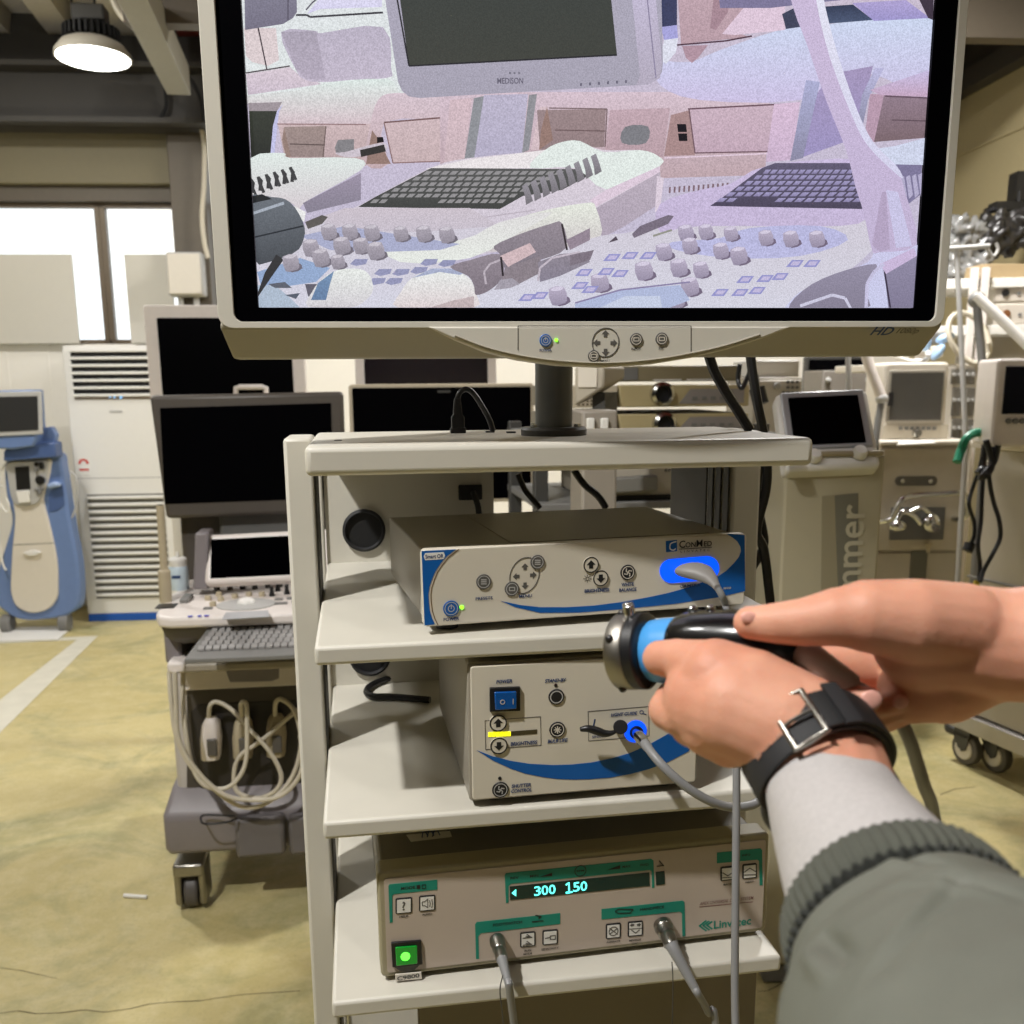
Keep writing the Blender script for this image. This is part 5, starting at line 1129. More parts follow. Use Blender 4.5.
# ---- other flat monitors standing behind
def monitor(name, label, u0, u1, v0, v1, d, yaw, frm, bz, scr_m, foot=True, group=None):
    fr = depth_fr((u0 + u1) / 2, (v0 + v1) / 2, d, yaw)
    t = thing(name, label, 'monitor', fr, group)
    a, b_ = fr.hy(u0, v1, 0), fr.hy(u1, v0, 0)
    ho = MB().prism(rrect(a.x, b_.x, a.z, b_.z, .012), 0, .05).build('housing', frm, t, bevel=.004)
    MB().prism(rrect(a.x + bz, b_.x - bz, a.z + bz, b_.z - bz, .006), -.002, .001).build('screen', scr_m, t)
    if foot:
        MB().box(-.05, .05, .05, .13, .06, (a.z + b_.z) / 2).build('stand_column', dgrey, t, bevel=.01)
        MB().box(-.25, .25, -.15, .3, 0.0, .06).build('stand_base', dgrey, t, bevel=.015)
    return t, fr
m1, f1 = monitor('flat_monitor', 'white-framed black monitor standing behind the ultrasound machine monitor', 151, 302, 305, 408, 3.9, .1, uswhite, .05, glass_black)
b = MB(); q = [f1.hy(u, v, -.03) for u, v in ((236, 395), (236, 388), (240, 387), (262, 387), (266, 388), (266, 395))]; b.tube(q, .011, n=8, sm=0); b.build('handle', uswhite, m1)
m2, f2 = monitor('flat_monitor', 'black monitor with thin beige rim peeking over the cart top shelf', 353, 534, 383, 505, 3.3, .12, mat('beige_rim', (196, 184, 160), .45), .012, glass_black)
b = MB(); q = f2.hy(444, 391.5, 0); b.box(q.x - .022, q.x + .022, -.004, 0, q.z - .004, q.z + .004); b.build('badge', dgrey, m2)
m3, f3 = monitor('flat_monitor', 'white-framed dark monitor behind the beige-rimmed one under the big screen', 357, 496, 320, 420, 3.7, .1, uswhite, .035, mat('dark_purple_glass', (24, 16, 24), .2))
# ================================================================ equipment behind and to the side of the cart
def fbox(mb, fr, u0, u1, v0, v1, y0, y1, m=0):
    a, b = fr.hy(u0, v1, y0), fr.hy(u1, v0, y0); return mb.box(a.x, b.x, y0, y1, a.z, b.z, m)
silver = mat('silver_bezel', (178, 180, 184), .4, .2)
tan = mat('tan_panel', (176, 162, 122), .5, var=.04)
warmgrey = mat('warm_grey_cabinet', (172, 164, 148), .5, var=.04)
# ---- trolley with stacked scope units
E = Fr(at(655, 420, 2.45).xy.to_3d(), .16)
def ez(v, u=655, y=0): return E.hy(u, v, y).z
tr = thing('endoscopy_trolley', 'dark wheeled trolley with shelves of scope units behind the cart', 'trolley', E)
x0, x1 = E.hy(538, 430, 0).x, E.hy(774, 430, 0).x
zs1 = ez(434); zs2 = ez(500); zs3 = ez(592)
for z in (zs1, zs2, zs3, .25): MB().box(x0, x1, -.02, .5, z - .02, z).build('shelf', mgrey, tr, bevel=.003)
for x in (x0 + .015, x1 - .015):
    for y in (.05, .45): MB().box(x - .018, x + .018, y - .018, y + .018, .08, zs1 + .02).build('post', dgrey, tr, bevel=.003)
for x in (x0 + .03, x1 - .03):
    for y in (.03, .45): MB().cyl((x - .012, y, .04), (x + .012, y, .04), .04, n=20).build('caster', rubber, tr, bevel=.005)
def unit(name, label, u0, u1, v0, v1, y0, dep, zbase, group=None):
    a, b = E.hy(u0, v1, y0), E.hy(u1, v0, y0)
    fr = Fr(E.w((a.x, y0, zbase)), E.yaw); t = thing(name, label, 'medical device', fr, group)
    return t, fr, b.x - a.x, b.z - a.z
ua, fa, w_, h_ = unit('scope_processor', 'tan scope light unit with round chrome socket and side vents on the trolley', 560, 749, 383.5, 409, 0, .4, ez(409) + .001)
ub, fb, wb, hb = unit('scope_processor', 'tan scope unit under the one with the chrome socket, partly behind the cart shelf', 560, 748, 410.5, 433, 0, .4, zs1 + .001)
for t, fr, w__, h__, first in ((ua, fa, w_, h_, True), (ub, fb, wb, hb, False)):
    if first: fr2 = fr; hh = h__
    MB().box(0, w__, .02, .4, .004, h__).build('case', mat('unit_case', (150, 142, 124), .5), t, bevel=.003)
    MB().prism([(w__ * .32, .004), (w__, .004), (w__, h__), (w__ * .30, h__)], -.005, .02).build('tan_front', tan, t, bevel=.003)
    MB().box(0, w__ * .3, 0, .02, .004, h__).build('vent_block', mat('vent_cream', (188, 178, 158), .5), t, bevel=.003)
    g = MB()
    for i in range(6):
        for j in range(5): g.box(w__ * (.09 + .022 * i), w__ * (.09 + .022 * i) + w__ * .014, -.0015, 0, h__ * (.16 + .15 * j), h__ * (.16 + .15 * j) + h__ * .1)
    g.build('vent_holes', mat('vent_dark', (96, 84, 66), .6), t)
    b = MB().prism([(w__ * .62, h__ * .2), (w__ * .97, h__ * .2), (w__ * .97, h__ * .82), (w__ * .68, h__ * .82)], -.007, -.004); b.build('control_area', mat('unit_control_grey', (140, 134, 130), .5), t)
    for k in range(5): MB().box(w__ * (.69 + .05 * k), w__ * (.715 + .05 * k), -.010, -.006, h__ * .35, h__ * .5).build('button', mgrey, t)
    q = fr.hy(661, 394, -.005) if first else fr.hy(663, 424, -.005)
    MB().lathe([(.03, 0), (.03, .02), (.022, .026), (.02, .02), (.02, .01)], (q.x, -.004, q.z), (0, -1, 0), n=28, cap=False).build('socket_ring', chrome, t)
    MB().cyl((q.x, -.004, q.z), (q.x, -.014, q.z), .019, n=24).build('socket_core', black, t)
uc, fc, wc, hc = unit('scope_processor', 'flat dark-fronted unit lying on top of the tan scope units', 602, 742, 365, 381.5, .05, .3, ez(383) + .004)
MB().box(0, wc, 0, .3, 0, hc).build('case', mat('unit_top_case', (140, 130, 102), .5), uc, bevel=.004)
MB().box(0, wc * .25, -.003, 0, .004, hc * .9).build('grey_front', mgrey, uc)
for k in (.36, .6): MB().box(wc * k, wc * (k + .2), -.004, 0, 0.002, hc * .14).build('white_tab', white, uc)
ud, fd, wd_, hd = unit('endoscope_unit', 'pale scope unit with green lit switch on the trolley under the cart top shelf', 592, 692, 452, 497, 0, .38, zs2 + .001)
MB().box(0, wd_, 0, .38, 0, hd).build('case', warmgrey, ud, bevel=.004)
MB().box(0, wd_, -.003, 0, 0, hd * .12).build('dark_lower_front', black, ud)
PE = Panel(fd, -.003)
t = MB(); PE.text(t, 'ENDOSCOPE', 686, 469.5, 3.6, 0, w=44, bold=.02); t.build('lettering', ink, ud, smooth=0)
b = MB(); PE.poly(b, [(677, 476), (689, 475), (689, 485), (677, 486)], .006); so = b.build('switch', mat('dark_green_switch', (8, 70, 44), .3, emit=(0, 140, 70), es=.5), ud)
b = MB(); PE.poly(b, [(590, 478), (655, 474), (655, 490), (590, 494)], .03); b.build('front_tray', mat('tray_grey', (120, 118, 112), .4), ud, bevel=.006)
ue, fe, we, he = unit('scope_recorder', 'low black recorder on the trolley shelf below the pale scope unit', 598, 690, 516, 548, .05, .3, zs3 + .001)
MB().box(0, we, 0, .3, 0, he).build('case', black, ue, bevel=.004)
for k in range(3): MB().box(we * (.2 + .2 * k), we * (.3 + .2 * k), -.003, 0, he * .3, he * .5).build('button', lgrey, ue)
# angled screen and monitor behind the pole
K = depth_fr(592, 400, 2.05, -.5)
kt = thing('small_monitor', 'small cream-backed monitor turned sideways behind the grey pole', 'monitor', K)
a, b_ = K.hy(574, 402, 0), K.hy(604, 366, 0)
MB().hexa([Vector((a.x, 0, a.z - .01)), Vector((b_.x, 0, a.z + .03)), Vector((b_.x, 0, b_.z)), Vector((a.x, 0, b_.z))], [Vector((a.x, .12, a.z + .01)), Vector((b_.x, .12, a.z + .05)), Vector((b_.x, .12, b_.z)), Vector((a.x, .12, b_.z))]).build('housing', warmgrey, kt, bevel=.006)
MB().box(a.x + .01, a.x + .055, -.004, 0, a.z + .03, b_.z).build('front_rim', offwhite, kt, bevel=.003)
MB().box(a.x + .03, b_.x - .01, .03, .1, a.z - .03, a.z + .02).build('stand_neck', dgrey, kt)
KB = depth_fr(560, 432, 2.0, .1)
kb2 = thing('grey_supply_box', 'grey box with pale bottles showing in front, behind the pole base', 'box', KB)
a, b_ = KB.hy(582, 431, 0), KB.hy(618, 410, 0)
MB().box(a.x, b_.x, 0, .15, 0, b_.z).build('cabinet', mat('supply_grey', (146, 138, 126), .5), kb2, bevel=.006)
for u in (591, 605): fbox(MB(), KB, u - 4, u + 4, 418, 431, -.012, 0).build('white_pouch', white, kb2, bevel=.003)
# low pale cabinet seen below (right of the pole, white edges between cart and column)
Q = depth_fr(775, 560, 2.75, .12)
qr = thing('white_shelf_rack', 'white shelf rack with small dark screens seen between cart and grey column', 'rack', Q)
qx0, qx1 = Q.hy(752, 560, 0).x, Q.hy(792, 560, 0).x
for v in (486, 526, 586, 607):
    z = Q.hy(772, v, 0).z; MB().box(qx0, qx1, 0, .4, z - .03, z).build('shelf', white, qr, bevel=.004)
for x in (qx0 + .01, qx1 - .01): MB().box(x - .01, x + .01, .3, .4, 0, Q.hy(772, 474, 0).z).build('post', lgrey, qr)
def on_rack(v0, v1, u0, u1, name, label, mm):
    a, b_ = Q.hy(u0, v1, .03), Q.hy(u1, v0, .03); fr = Fr(Q.w((a.x, .03, a.z + .004)), Q.yaw); t = thing(name, label, 'medical device', fr)
    w_, h_ = b_.x - a.x, b_.z - a.z
    MB().box(0, w_, 0, .2, 0, h_).build('case', mm, t, bevel=.004); MB().box(w_ * .15, w_ * .85, -.002, 0, h_ * .15, h_ * .85).build('dark_front', glass_black, t)
on_rack(470, 485, 766, 784, 'small_device', 'small dark-fronted device on the top shelf of the white rack', mgrey)
on_rack(532, 557, 766, 784, 'small_device', 'small dark screen device on the middle shelf of the white rack', silver)
on_rack(591, 606, 758, 784, 'small_device', 'dark flat device on the lowest visible shelf of the white rack', dgrey)
b = MB(); q = [Q.hz(u, v, Q.hy(772, 526, 0).z + .008) for u, v in ((766, 521), (788, 515), (790, 523), (768, 526))]; b.prismz([(p.x, p.y) for p in q], q[0].z - .006, q[0].z + .01)
tag(b.build('paper_pile', white, None, fr=Q), 'loose white papers lying on the white rack shelf', 'paper')

# ---- grey column unit with tilted screen
Z = Fr(at(832, 470, 2.25).xy.to_3d(), .06)
zm = thing('column_console', 'tall cream column unit with tilted black screen, two white knobs and vertical lettering', 'medical device', Z)
zt_ = Z.hy(830, 456, 0).z; a, b_ = Z.hy(783, 520, 0).x, Z.hy(881, 520, 0).x
colm = mat('column_cream', (176, 168, 142), .5, var=.03)
MB().prism(rrect(a, b_, .06, zt_, .006), 0, .35).build('column', colm, zm, bevel=.008)
MB().box(a + .01, b_ - .01, .01, .34, 0, .06).build('column_base', mgrey, zm, bevel=.01)
PZ = Panel(Z, 0)
b = MB(); PZ.poly(b, [(822, 496), (858, 493), (856, 700), (820, 700)], .001); b.build('tan_strip', mat('strip_taupe', (150, 142, 116), .5, var=.02), zm)
b = MB(); PZ.poly(b, [(834.5, 495.5), (858, 493), (856, 700), (842, 700)], .001, y0=.001); sg = b.build('grey_strip', mat('strip_grey', (116, 114, 100), .5, var=.02), zm)
t = MB(); x, z = PZ.p(849, 560); k = PZ.k(849, 560); vs, fs, tw, th = text2d('zimmer', .012, 0)
L__ = 118 * k; sc_ = L__ / tw; xo = x - (0.5 * 0) * 1
t.add([(xo - y_ * sc_ * 1.0, -.003, z + (x_) * sc_ - .5 * 8 * k) for x_, y_ in vs], fs); t.build('lettering', mat('letter_cream', (186, 180, 156), .5, var=0), sg, smooth=0)
b = MB(); q0 = Z.hy(786, 459, -.01); q1 = Z.hy(882, 457, -.01); b.box(q0.x, q1.x, -.02, .3, zt_, zt_ + .012); b.build('top_plate', mat('plate_tan', (160, 148, 120), .4), zm, bevel=.004)
dz = zt_ + .014
cs = [Z.hy(786, 470, -.03), Z.hy(882, 466, -.03), Z.hy(868, 389, .10), Z.hy(776, 393, .10)]
hd_ = tilt_plate('screen_head', zm, cs, .05, white, 0, .012)
c2 = [Z.hy(789, 453, -.03) , Z.hy(874, 448.5, -.03), Z.hy(862.5, 391, .10), Z.hy(780.5, 395, .10)]
def on_tilt(cs, s, t): # bilinear on the plate: s along, t up
    return cs[0].lerp(cs[1], s).lerp(cs[3].lerp(cs[2], s), t)
def sub(cs, s0, s1, t0, t1): return [on_tilt(cs, s0, t0), on_tilt(cs, s1, t0), on_tilt(cs, s1, t1), on_tilt(cs, s0, t1)]
fr_ = tilt_plate('screen_surround', hd_, sub(cs, .04, .94, .24, .985), .012, silver, .006, .004)
tilt_plate('screen', fr_, sub(cs, .11, .86, .285, .90), .004, glass_black, .009, 0)
nn = (cs[1] - cs[0]).cross(cs[3] - cs[0]).normalized(); nn = -nn if nn.y > 0 else nn
for s_, t_ in ((.30, .13), (.78, .15)):
    p = on_tilt(cs, s_, t_); b = MB(); b.lathe([(.017, 0), (.0175, .012), (.013, .02), (.0, .021)], p, nn + Vector((0, 0, .3)), n=20, cap=False); b.build('knob', white, hd_)
# ---- keypad instrument with rows of buttons (behind the top shelf)
G = depth_fr(778, 420, 3.4, .1)
kp = thing('keypad_instrument', 'cream instrument with rows of round buttons beside the tilted screen', 'medical device', G)
a, b_ = G.hy(750, 478, 0), G.hy(803, 377, 0)
MB().box(a.x, b_.x, 0, .3, 0, b_.z).build('cabinet', warmgrey, kp, bevel=.008)
MB().prism([(a.x + .01, a.z), (b_.x - .01, a.z), (b_.x - .01, b_.z - .01), (a.x + .01, b_.z - .01)], -.02, 0).build('control_face', offwhite, kp, bevel=.006)
for i in range(4):
    for j in range(5):
        if i == 0 and j < 2: continue
        q = G.hy(783 + i * 4.6, 382 + j * 5.4, -.02); MB().cyl((q.x, -.026, q.z), (q.x, -.02, q.z), .0055, n=10).build('button', mgrey, kp)
q = G.hy(776, 386, -.02); MB().cyl((q.x, -.04, q.z), (q.x, -.02, q.z), .012, n=16).build('knob', lgrey, kp, bevel=.003)
G2 = depth_fr(772, 372, 3.5, .1)
b = MB(); fbox(b, G2, 750, 800, 360, 377.5, 0, .2); tag(b.build('white_carton', white, None, bevel=.006, fr=G2), 'white carton lying on top of the keypad instrument', 'box')
# ---- dark monitor and amplifier at back
m4, f4 = monitor('dark_monitor', 'dark monitor behind the tilted screen with a pale upright bar', 804, 872, 356, 395, 6.0, .05, dgrey, .02, glass_black)
AM = depth_fr(838, 385, 5.2, .05)
am = thing('amplifier_unit', 'grey unit with round pale knobs behind the tilted screen', 'medical device', AM)
a, b_ = AM.hy(822, 393, 0), AM.hy(880, 370, 0)
MB().box(a.x, b_.x, 0, .3, 0, b_.z).build('case', mat('amp_grey', (126, 120, 112), .45), am, bevel=.006)
for u in (828, 868):
    q = AM.hy(u, 380, 0); MB().lathe([(.016, 0), (.012, .02), (.004, .024)], (q.x, 0, q.z), (0, -1, 0), n=16).build('knob', lgrey, am)
# ---- drawer cabinet with anaesthesia monitor
H = Fr(at(915, 520, 4.4).xy.to_3d(), -.02)
dcab = thing('drawer_cabinet', 'cream cabinet with recessed chrome latch and tubular handle behind the hands', 'cabinet', H)
zt_ = H.hy(920, 444, 0).z; a, b_ = H.hy(876, 520, 0).x, H.hy(961, 520, 0).x
MB().box(a, b_, 0, .5, .1, zt_).build('case', warmgrey, dcab, bevel=.006)
MB().box(a + .02, b_ - .02, .05, .45, 0, .1).build('plinth', dgrey, dcab)
zq = H.hy(920, 446, -.02).z; MB().box(a - .01, b_ + .03, -.02, .5, zt_ - .004, zt_ + .014).build('worktop', offwhite, dcab, bevel=.004)
zd = H.hy(920, 550, 0).z
MB().box(a + .008, b_ - .012, -.012, 0, zd, zt_ - .02).build('drawer_front', mat('drawer_cream', (180, 171, 154), .5), dcab, bevel=.004)
lo = MB().box(a + .008, b_ - .012, -.01, 0, .14, zd - .012).build('door', warmgrey, dcab, bevel=.004)
fbox(MB(), H, 905, 928, 551, 640, -.014, -.01).build('grey_strip', mat('strip_dark_olive', (92, 90, 78), .5), lo)
b = MB(); x_0, x_1 = H.hy(895, 481, -.014), H.hy(937, 481, -.014); r_ = .022
b.prism([(p[0], p[1]) for p in rrect(x_0.x, x_1.x, x_0.z - r_, x_0.z + r_, r_ * .98, 6)], -.018, -.012); hp_ = b.build('lock_plate', mat('lock_grey', (104, 100, 92), .3, .6), dcab)
for u in (902, 930):
    q = H.hy(u, 481, -.018); MB().lathe([(.012, 0), (.010, .008), (.004, .012)], (q.x, -.018, q.z), (0, -1, 0), n=14).build('lock_bolt', chrome, hp_)
b = MB(); fbox(b, H, 889, 946, 507, 540, -.016, -.012); rc = b.build('latch_recess', mat('recess_grey', (96, 94, 90), .4), dcab, bevel=.004)
b = MB()
b.ell(H.hy(898, 526, -.05), .04, .025, .027); b.ell(H.hy(931, 523, -.055), .04, .034, .045); b.tube([H.hy(u, v, -.05) for u, v in ((896, 522), (903, 512), (914, 516), (921, 524))], .013, n=10); b.tube([H.hy(u, v, -.055) for u, v in ((910, 512), (922, 508), (930, 514))], .011, n=10); b.cyl(H.hy(936, 528, -.1), H.hy(936, 528, -.04), .018, n=16)
b.build('chrome_latch', chrome, rc)
b = MB(); q = H.hy(929, 540, -.05); b.lathe([(.012, 0), (.02, .02), (.008, .04), (.008, .06)], (q.x, -.05, q.z), (0, 0, -1), n=14); b.build('latch_stem', mat('stem_tan', (170, 158, 134), .4), rc)
b = MB(); b.tube([H.hy(u, v, y) for u, v, y in ((878, 521, -.02), (886, 521, -.07), (893, 517, -.09), (900, 503, -.10), (910, 496, -.10), (940, 494, -.10), (960, 493, -.10), (966, 497, -.09), (967, 514, -.08), (960, 519, -.05), (953, 519, -.01))], .0125, n=12, sm=6); b.build('tubular_handle', chrome, dcab)
PM = depth_fr(915, 405, 4.4, -.03, 0)
zbase = zt_ + .0145
pmf = Fr((PM.o.x, PM.o.y + .02, zbase), -.03)
pm = thing('patient_monitor', 'cream patient monitor with grey screen and front knob on the drawer cabinet', 'monitor', pmf)
a, b_ = pmf.hy(879.5, 442, 0), pmf.hy(950, 362, 0)
MB().prism(rrect(a.x, b_.x, 0, b_.z, .02), 0, .25).build('housing', offwhite, pm, bevel=.012)
fbox(MB(), pmf, 886.5, 945.5, 370, 421.5, -.012, .0).build('screen_rim', mat('rim_warm_grey', (150, 144, 132), .5), pm, bevel=.003)
fbox(MB(), pmf, 889, 944, 372.5, 420, -.014, -.011).build('screen', mat('monitor_glass_grey', (84, 82, 78), .15, var=.25, scale=5), pm)
b = MB(); fbox(b, pmf, 882, 949, 424, 439, -.006, 0); bs_ = b.build('button_panel', mat('button_panel_cream', (198, 190, 174), .5), pm, bevel=.003)
for k in range(7): fbox(MB(), pmf, 899 + k * 5.6, 903 + k * 5.6, 426.5, 430, -.010, -.006).build('button', mgrey, bs_)
q = pmf.hy(916, 433, -.006); MB().lathe([(.019, 0), (.019, .02), (.014, .028)], (q.x, -.006, q.z), (0, -1, 0), n=20).build('knob', chrome, bs_)
q = pmf.hy(890, 397, -.014); MB().box(q.x - .008, q.x + .014, -.02, -.012, q.z - .04, q.z + .02).build('screen_clip', black, pm)
b = MB(); q = [H.hz(u, v, zbase) for u, v in ((896, 446), (935, 444), (930, 441.5), (899, 442))]; b.prismz([(p.x, p.y - .01) for p in q], zbase, zbase + .006); tag(b.build('paper_sheet', white, None, fr=H), 'white paper sheets lying on the cabinet below the patient monitor', 'paper')
# module rack beside it
MR = depth_fr(962, 400, 4.55, -.05)
mr_ = thing('module_rack', 'cream rack of small grey plug-in modules beside the patient monitor', 'medical device', MR)
a, b_ = MR.hy(949, 446, 0), MR.hy(980, 366, 0)
MB().box(a.x, b_.x, .01, .25, 0, b_.z).build('case', offwhite, mr_, bevel=.006)
for v0, v1 in ((369, 384), (388, 416), (419, 441)):
    for u in (951, 964.5):
        b = MB(); fbox(b, MR, u, u + 11.5, v0, v1, 0, .012); mo_ = b.build('module', mat('module_grey', (116, 112, 104), .5), mr_, bevel=.003)
        for k in range(2): q = MR.hy(u + 3 + k * 5.5, (v0 + v1) / 2 - 2, 0); MB().cyl((q.x, -.012, q.z), (q.x, 0, q.z), .009, n=12).build('socket', lgrey, mo_)
# ---- cabinet on the right with steel base and casters
c1, c2_ = EYE + ray(948, 724) * ((.15 - EYE.z) / ray(948, 724).z), EYE + ray(1030, 760) * ((.15 - EYE.z) / ray(1030, 760).z)
yawN = math.atan2(c2_.y - c1.y, c2_.x - c1.x)
N_ = Fr((c1.x, c1.y, 0), yawN)
Ln = (c2_ - c1).length
rc_ = thing('equipment_trolley', 'cream equipment cabinet on a steel base with grey casters, behind the far hand', 'trolley', N_)
MB().box(0, Ln + .3, 0, .5, .148, .22).build('steel_base', mat('pale_steel', (176, 172, 168), .35, .4), rc_, bevel=.006)
ztop = N_.hx(1000, 440, Ln * .7).z
ztop = 1.29
MB().box(.06, Ln + .3, .02, .5, .225, ztop).build('cabinet', mat('cab_cream', (184, 177, 164), .5, var=.03), rc_, bevel=.008)
MB().box(-.01, Ln + .31, -.0, .5, ztop, ztop + .025).build('worktop', offwhite, rc_, bevel=.006)
for z in (.78, .52): MB().box(.02, Ln + .28, .012, .02, z - .004, z + .004).build('door_seam', mgrey, rc_)
MB().box(.03, .12, .005, .02, .3, .74).build('grey_panel', mat('panel_grey', (120, 116, 108), .5), rc_, bevel=.002)
def trolley_caster(u, v):
    q = N_.hz(u, v, 0); r = .068; y = max(q.y, .035)
    c = MB().cyl((q.x, y - .018, r), (q.x, y + .018, r), r, n=28); co = c.build('caster', mat('tyre_grey', (92, 88, 82), .6), rc_, bevel=.006)
    MB().cyl((q.x, y - .024, r), (q.x, y + .02, r), r * .66, n=24).build('caster_hub', offwhite, co, bevel=.004); MB().cyl((q.x, y - .03, r), (q.x, y, r), .01, n=10).build('axle', dgrey, co)
    b = MB(); b.prism([(q.x - .02, r), (q.x - .055, .12), (q.x - .045, .147), (q.x + .035, .147), (q.x + .02, r)], y - .03, y - .025); b.box(q.x - .05, q.x + .03, y - .03, y + .03, .118, .135); b.build('caster_fork', dgrey, co)
trolley_caster(940, 768); trolley_caster(995, 771)
# monitor at right edge stands on it
m5f = Fr(N_.w((.45, .15, ztop + .025)), -.12)
m5 = thing('white_monitor', 'white-framed dark monitor cut by the picture edge on the equipment cabinet', 'monitor', m5f)
a, b_ = m5f.hy(991, 438, 0), m5f.hy(1062, 358, 0)
MB().prism(rrect(a.x, b_.x, 0.0, b_.z, .015), 0, .2).build('housing', uswhite, m5, bevel=.01)
fbox(MB(), m5f, 1002, 1052, 366, 414, -.004, 0).build('screen', mat('blue_black_glass', (22, 24, 34), .15), m5)
for k in range(3): 
    q = m5f.hy(1008 + k * 7, 421, 0); MB().cyl((q.x, -.01, q.z), (q.x, 0, q.z), .01, n=12).build('button', mgrey, m5)
# ---- racks, poles, arms, hoses
def pole(name, label, pts, r, m, fr=None):
    o = MB().tube(pts, r, n=12, sm=0).build(name, m, None); return tag(o, label, 'pole')
gp = at(966, 442, 4.1)
pole('drip_pole', 'thin grey upright pole with a crossbar in front of the module rack', [at(956, 246, 4.1), at(959, 300, 4.1), Vector((gp.x, gp.y, gp.z)), Vector((gp.x + .03, gp.y, 0.0))], .011, lgrey)
cb = MB(); cb.cyl(at(948, 249, 4.1), at(990, 246, 4.05), .011, n=10); cb.tube([at(u, v, 4.07) for u, v in ((986, 247), (990, 253), (994, 256), (998, 250), (996, 243))], .007, n=8); tag(cb.build('pole_crossbar', lgrey, None), 'grey crossbar with hook at the head of the drip pole', 'pole')
gq = at(988, 425, 4.05); AS = Fr((gq.x, gq.y, 0))
def lpt(u, v, d): return AS.l(at(u, v, d))
ast = thing('arm_stand', 'grey post with round joint carrying a white balanced arm past the picture edge', 'stand', AS)
b = MB(); b.cyl(lpt(977, 306, 4.05), lpt(988, 425, 4.05), .017, n=12); b.cyl(lpt(988, 425, 4.05), Vector((0, 0, .03)), .019, n=12); b.build('post', mgrey, ast)
MB().ell(lpt(977, 300, 4.05), .036, .036, .036).build('joint', mgrey, ast)
MB().tube([lpt(976, 296, 4.03), lpt(1001, 319, 4.0), lpt(1040, 357, 3.95)], .022, n=12, sm=0).build('balanced_arm', white, ast)
MB().cyl((0, 0, 0), (0, 0, .04), .07, n=28).build('foot_plate', dgrey, ast, bevel=.01)
gq = at(875, 446, 4.2); JS = Fr((gq.x, gq.y, 0))
def jpt(u, v, d): return JS.l(at(u, v, d))
jst = thing('jointed_arm', 'pale jointed arm bending down beside the patient monitor', 'arm', JS)
MB().tube([jpt(862, 340, 4.2), jpt(870, 368, 4.2), jpt(882, 399, 4.2)], .023, n=12, sm=0).build('upper_tube', uswhite, jst)
b = MB(); b.tube([jpt(882, 399, 4.2), jpt(878, 420, 4.2), jpt(875, 446, 4.2)], .015, n=12, sm=0); b.cyl(jpt(875, 446, 4.2), Vector((0, 0, 0)), .017, n=12); b.build('lower_tube', mgrey, jst)
MB().ell(jpt(882, 399, 4.2), .028, .028, .025).build('elbow_joint', lgrey, jst)
q = at(849, 396, 4.1); pole('upright_bar', 'pale upright bar in front of the dark monitor', [at(848, 350, 4.1), q, Vector((q.x, q.y, 0))], .012, lgrey)
pole('steel_rod', 'thin steel rod slanting up from the cables to the picture edge', [at(984, 470, 3.75), at(1005, 440, 3.75), at(1030, 408, 3.75)], .012, steel)
# tall shelf rack on the right wall
TR = depth_fr(1000, 330, 5.0, -.2)
sr_ = thing('shelf_rack', 'tall white shelf rack on the olive wall carrying recorders and wrapped equipment', 'rack', TR)
tx0, tx1 = TR.hy(940, 300, 0).x, TR.hy(1050, 300, 0).x
for v in (278, 325, 372):
    z = TR.hy(990, v, 0).z; MB().box(tx0, tx1, 0, .55, z - .05, z).build('shelf', white, sr_, bevel=.004)
ztt = TR.hy(990, 268, 0).z
for x in (TR.hy(971, 300, 0).x, TR.hy(982, 300, 0).x, tx1 - .04): MB().box(x - .018, x + .018, -.045, -.005, 0, ztt).build('upright', uswhite, sr_, bevel=.003)
for x in (tx0 + .02, tx1 - .04): MB().box(x - .02, x + .02, .5, .54, 0, ztt).build('upright', uswhite, sr_)
fbox(MB(), TR, 955, 1040, 332, 372, .3, .32).build('back_sheet', warmgrey, sr_)
def rackdev(name, label, u0, u1, v0, v1, zb, knobs):
    a, b_ = TR.hy(u0, v1, .02), TR.hy(u1, v0, .02); fr = Fr(TR.w((a.x, .03, zb)), TR.yaw); t = thing(name, label, 'medical device', fr); w_, h_ = b_.x - a.x, b_.z - a.z
    MB().box(0, w_, 0, .4, 0, h_).build('case', offwhite, t, bevel=.006); MB().box(.01, w_ - .01, -.006, 0, .01, h_ - .01).build('face', mat('device_face', (196, 188, 176), .5), t)
    for k in range(5): MB().cyl((w_ * (.4 + .13 * k), -.014, h_ * .45), (w_ * (.4 + .13 * k), -.006, h_ * .45), .009, n=10).build('knob', mgrey, t)
    MB().cyl((w_ * .18, -.018, h_ * .5), (w_ * .18, -.006, h_ * .5), knobs[0], n=14).build('socket', knobs[1], t)
    return b_.z - a.z
zsh = TR.hy(990, 325, 0).z
h1_ = rackdev('rack_recorder', 'cream recorder with brown socket, lower of the two on the white rack', 995, 1060, 291, 314, zsh + .002, (.02, mat('brown_socket', (120, 76, 40), .5)))
rackdev('rack_recorder', 'cream recorder with black socket stacked upon the brown-socket one', 995, 1060, 262, 284, zsh + h1_ + .004, (.018, black))
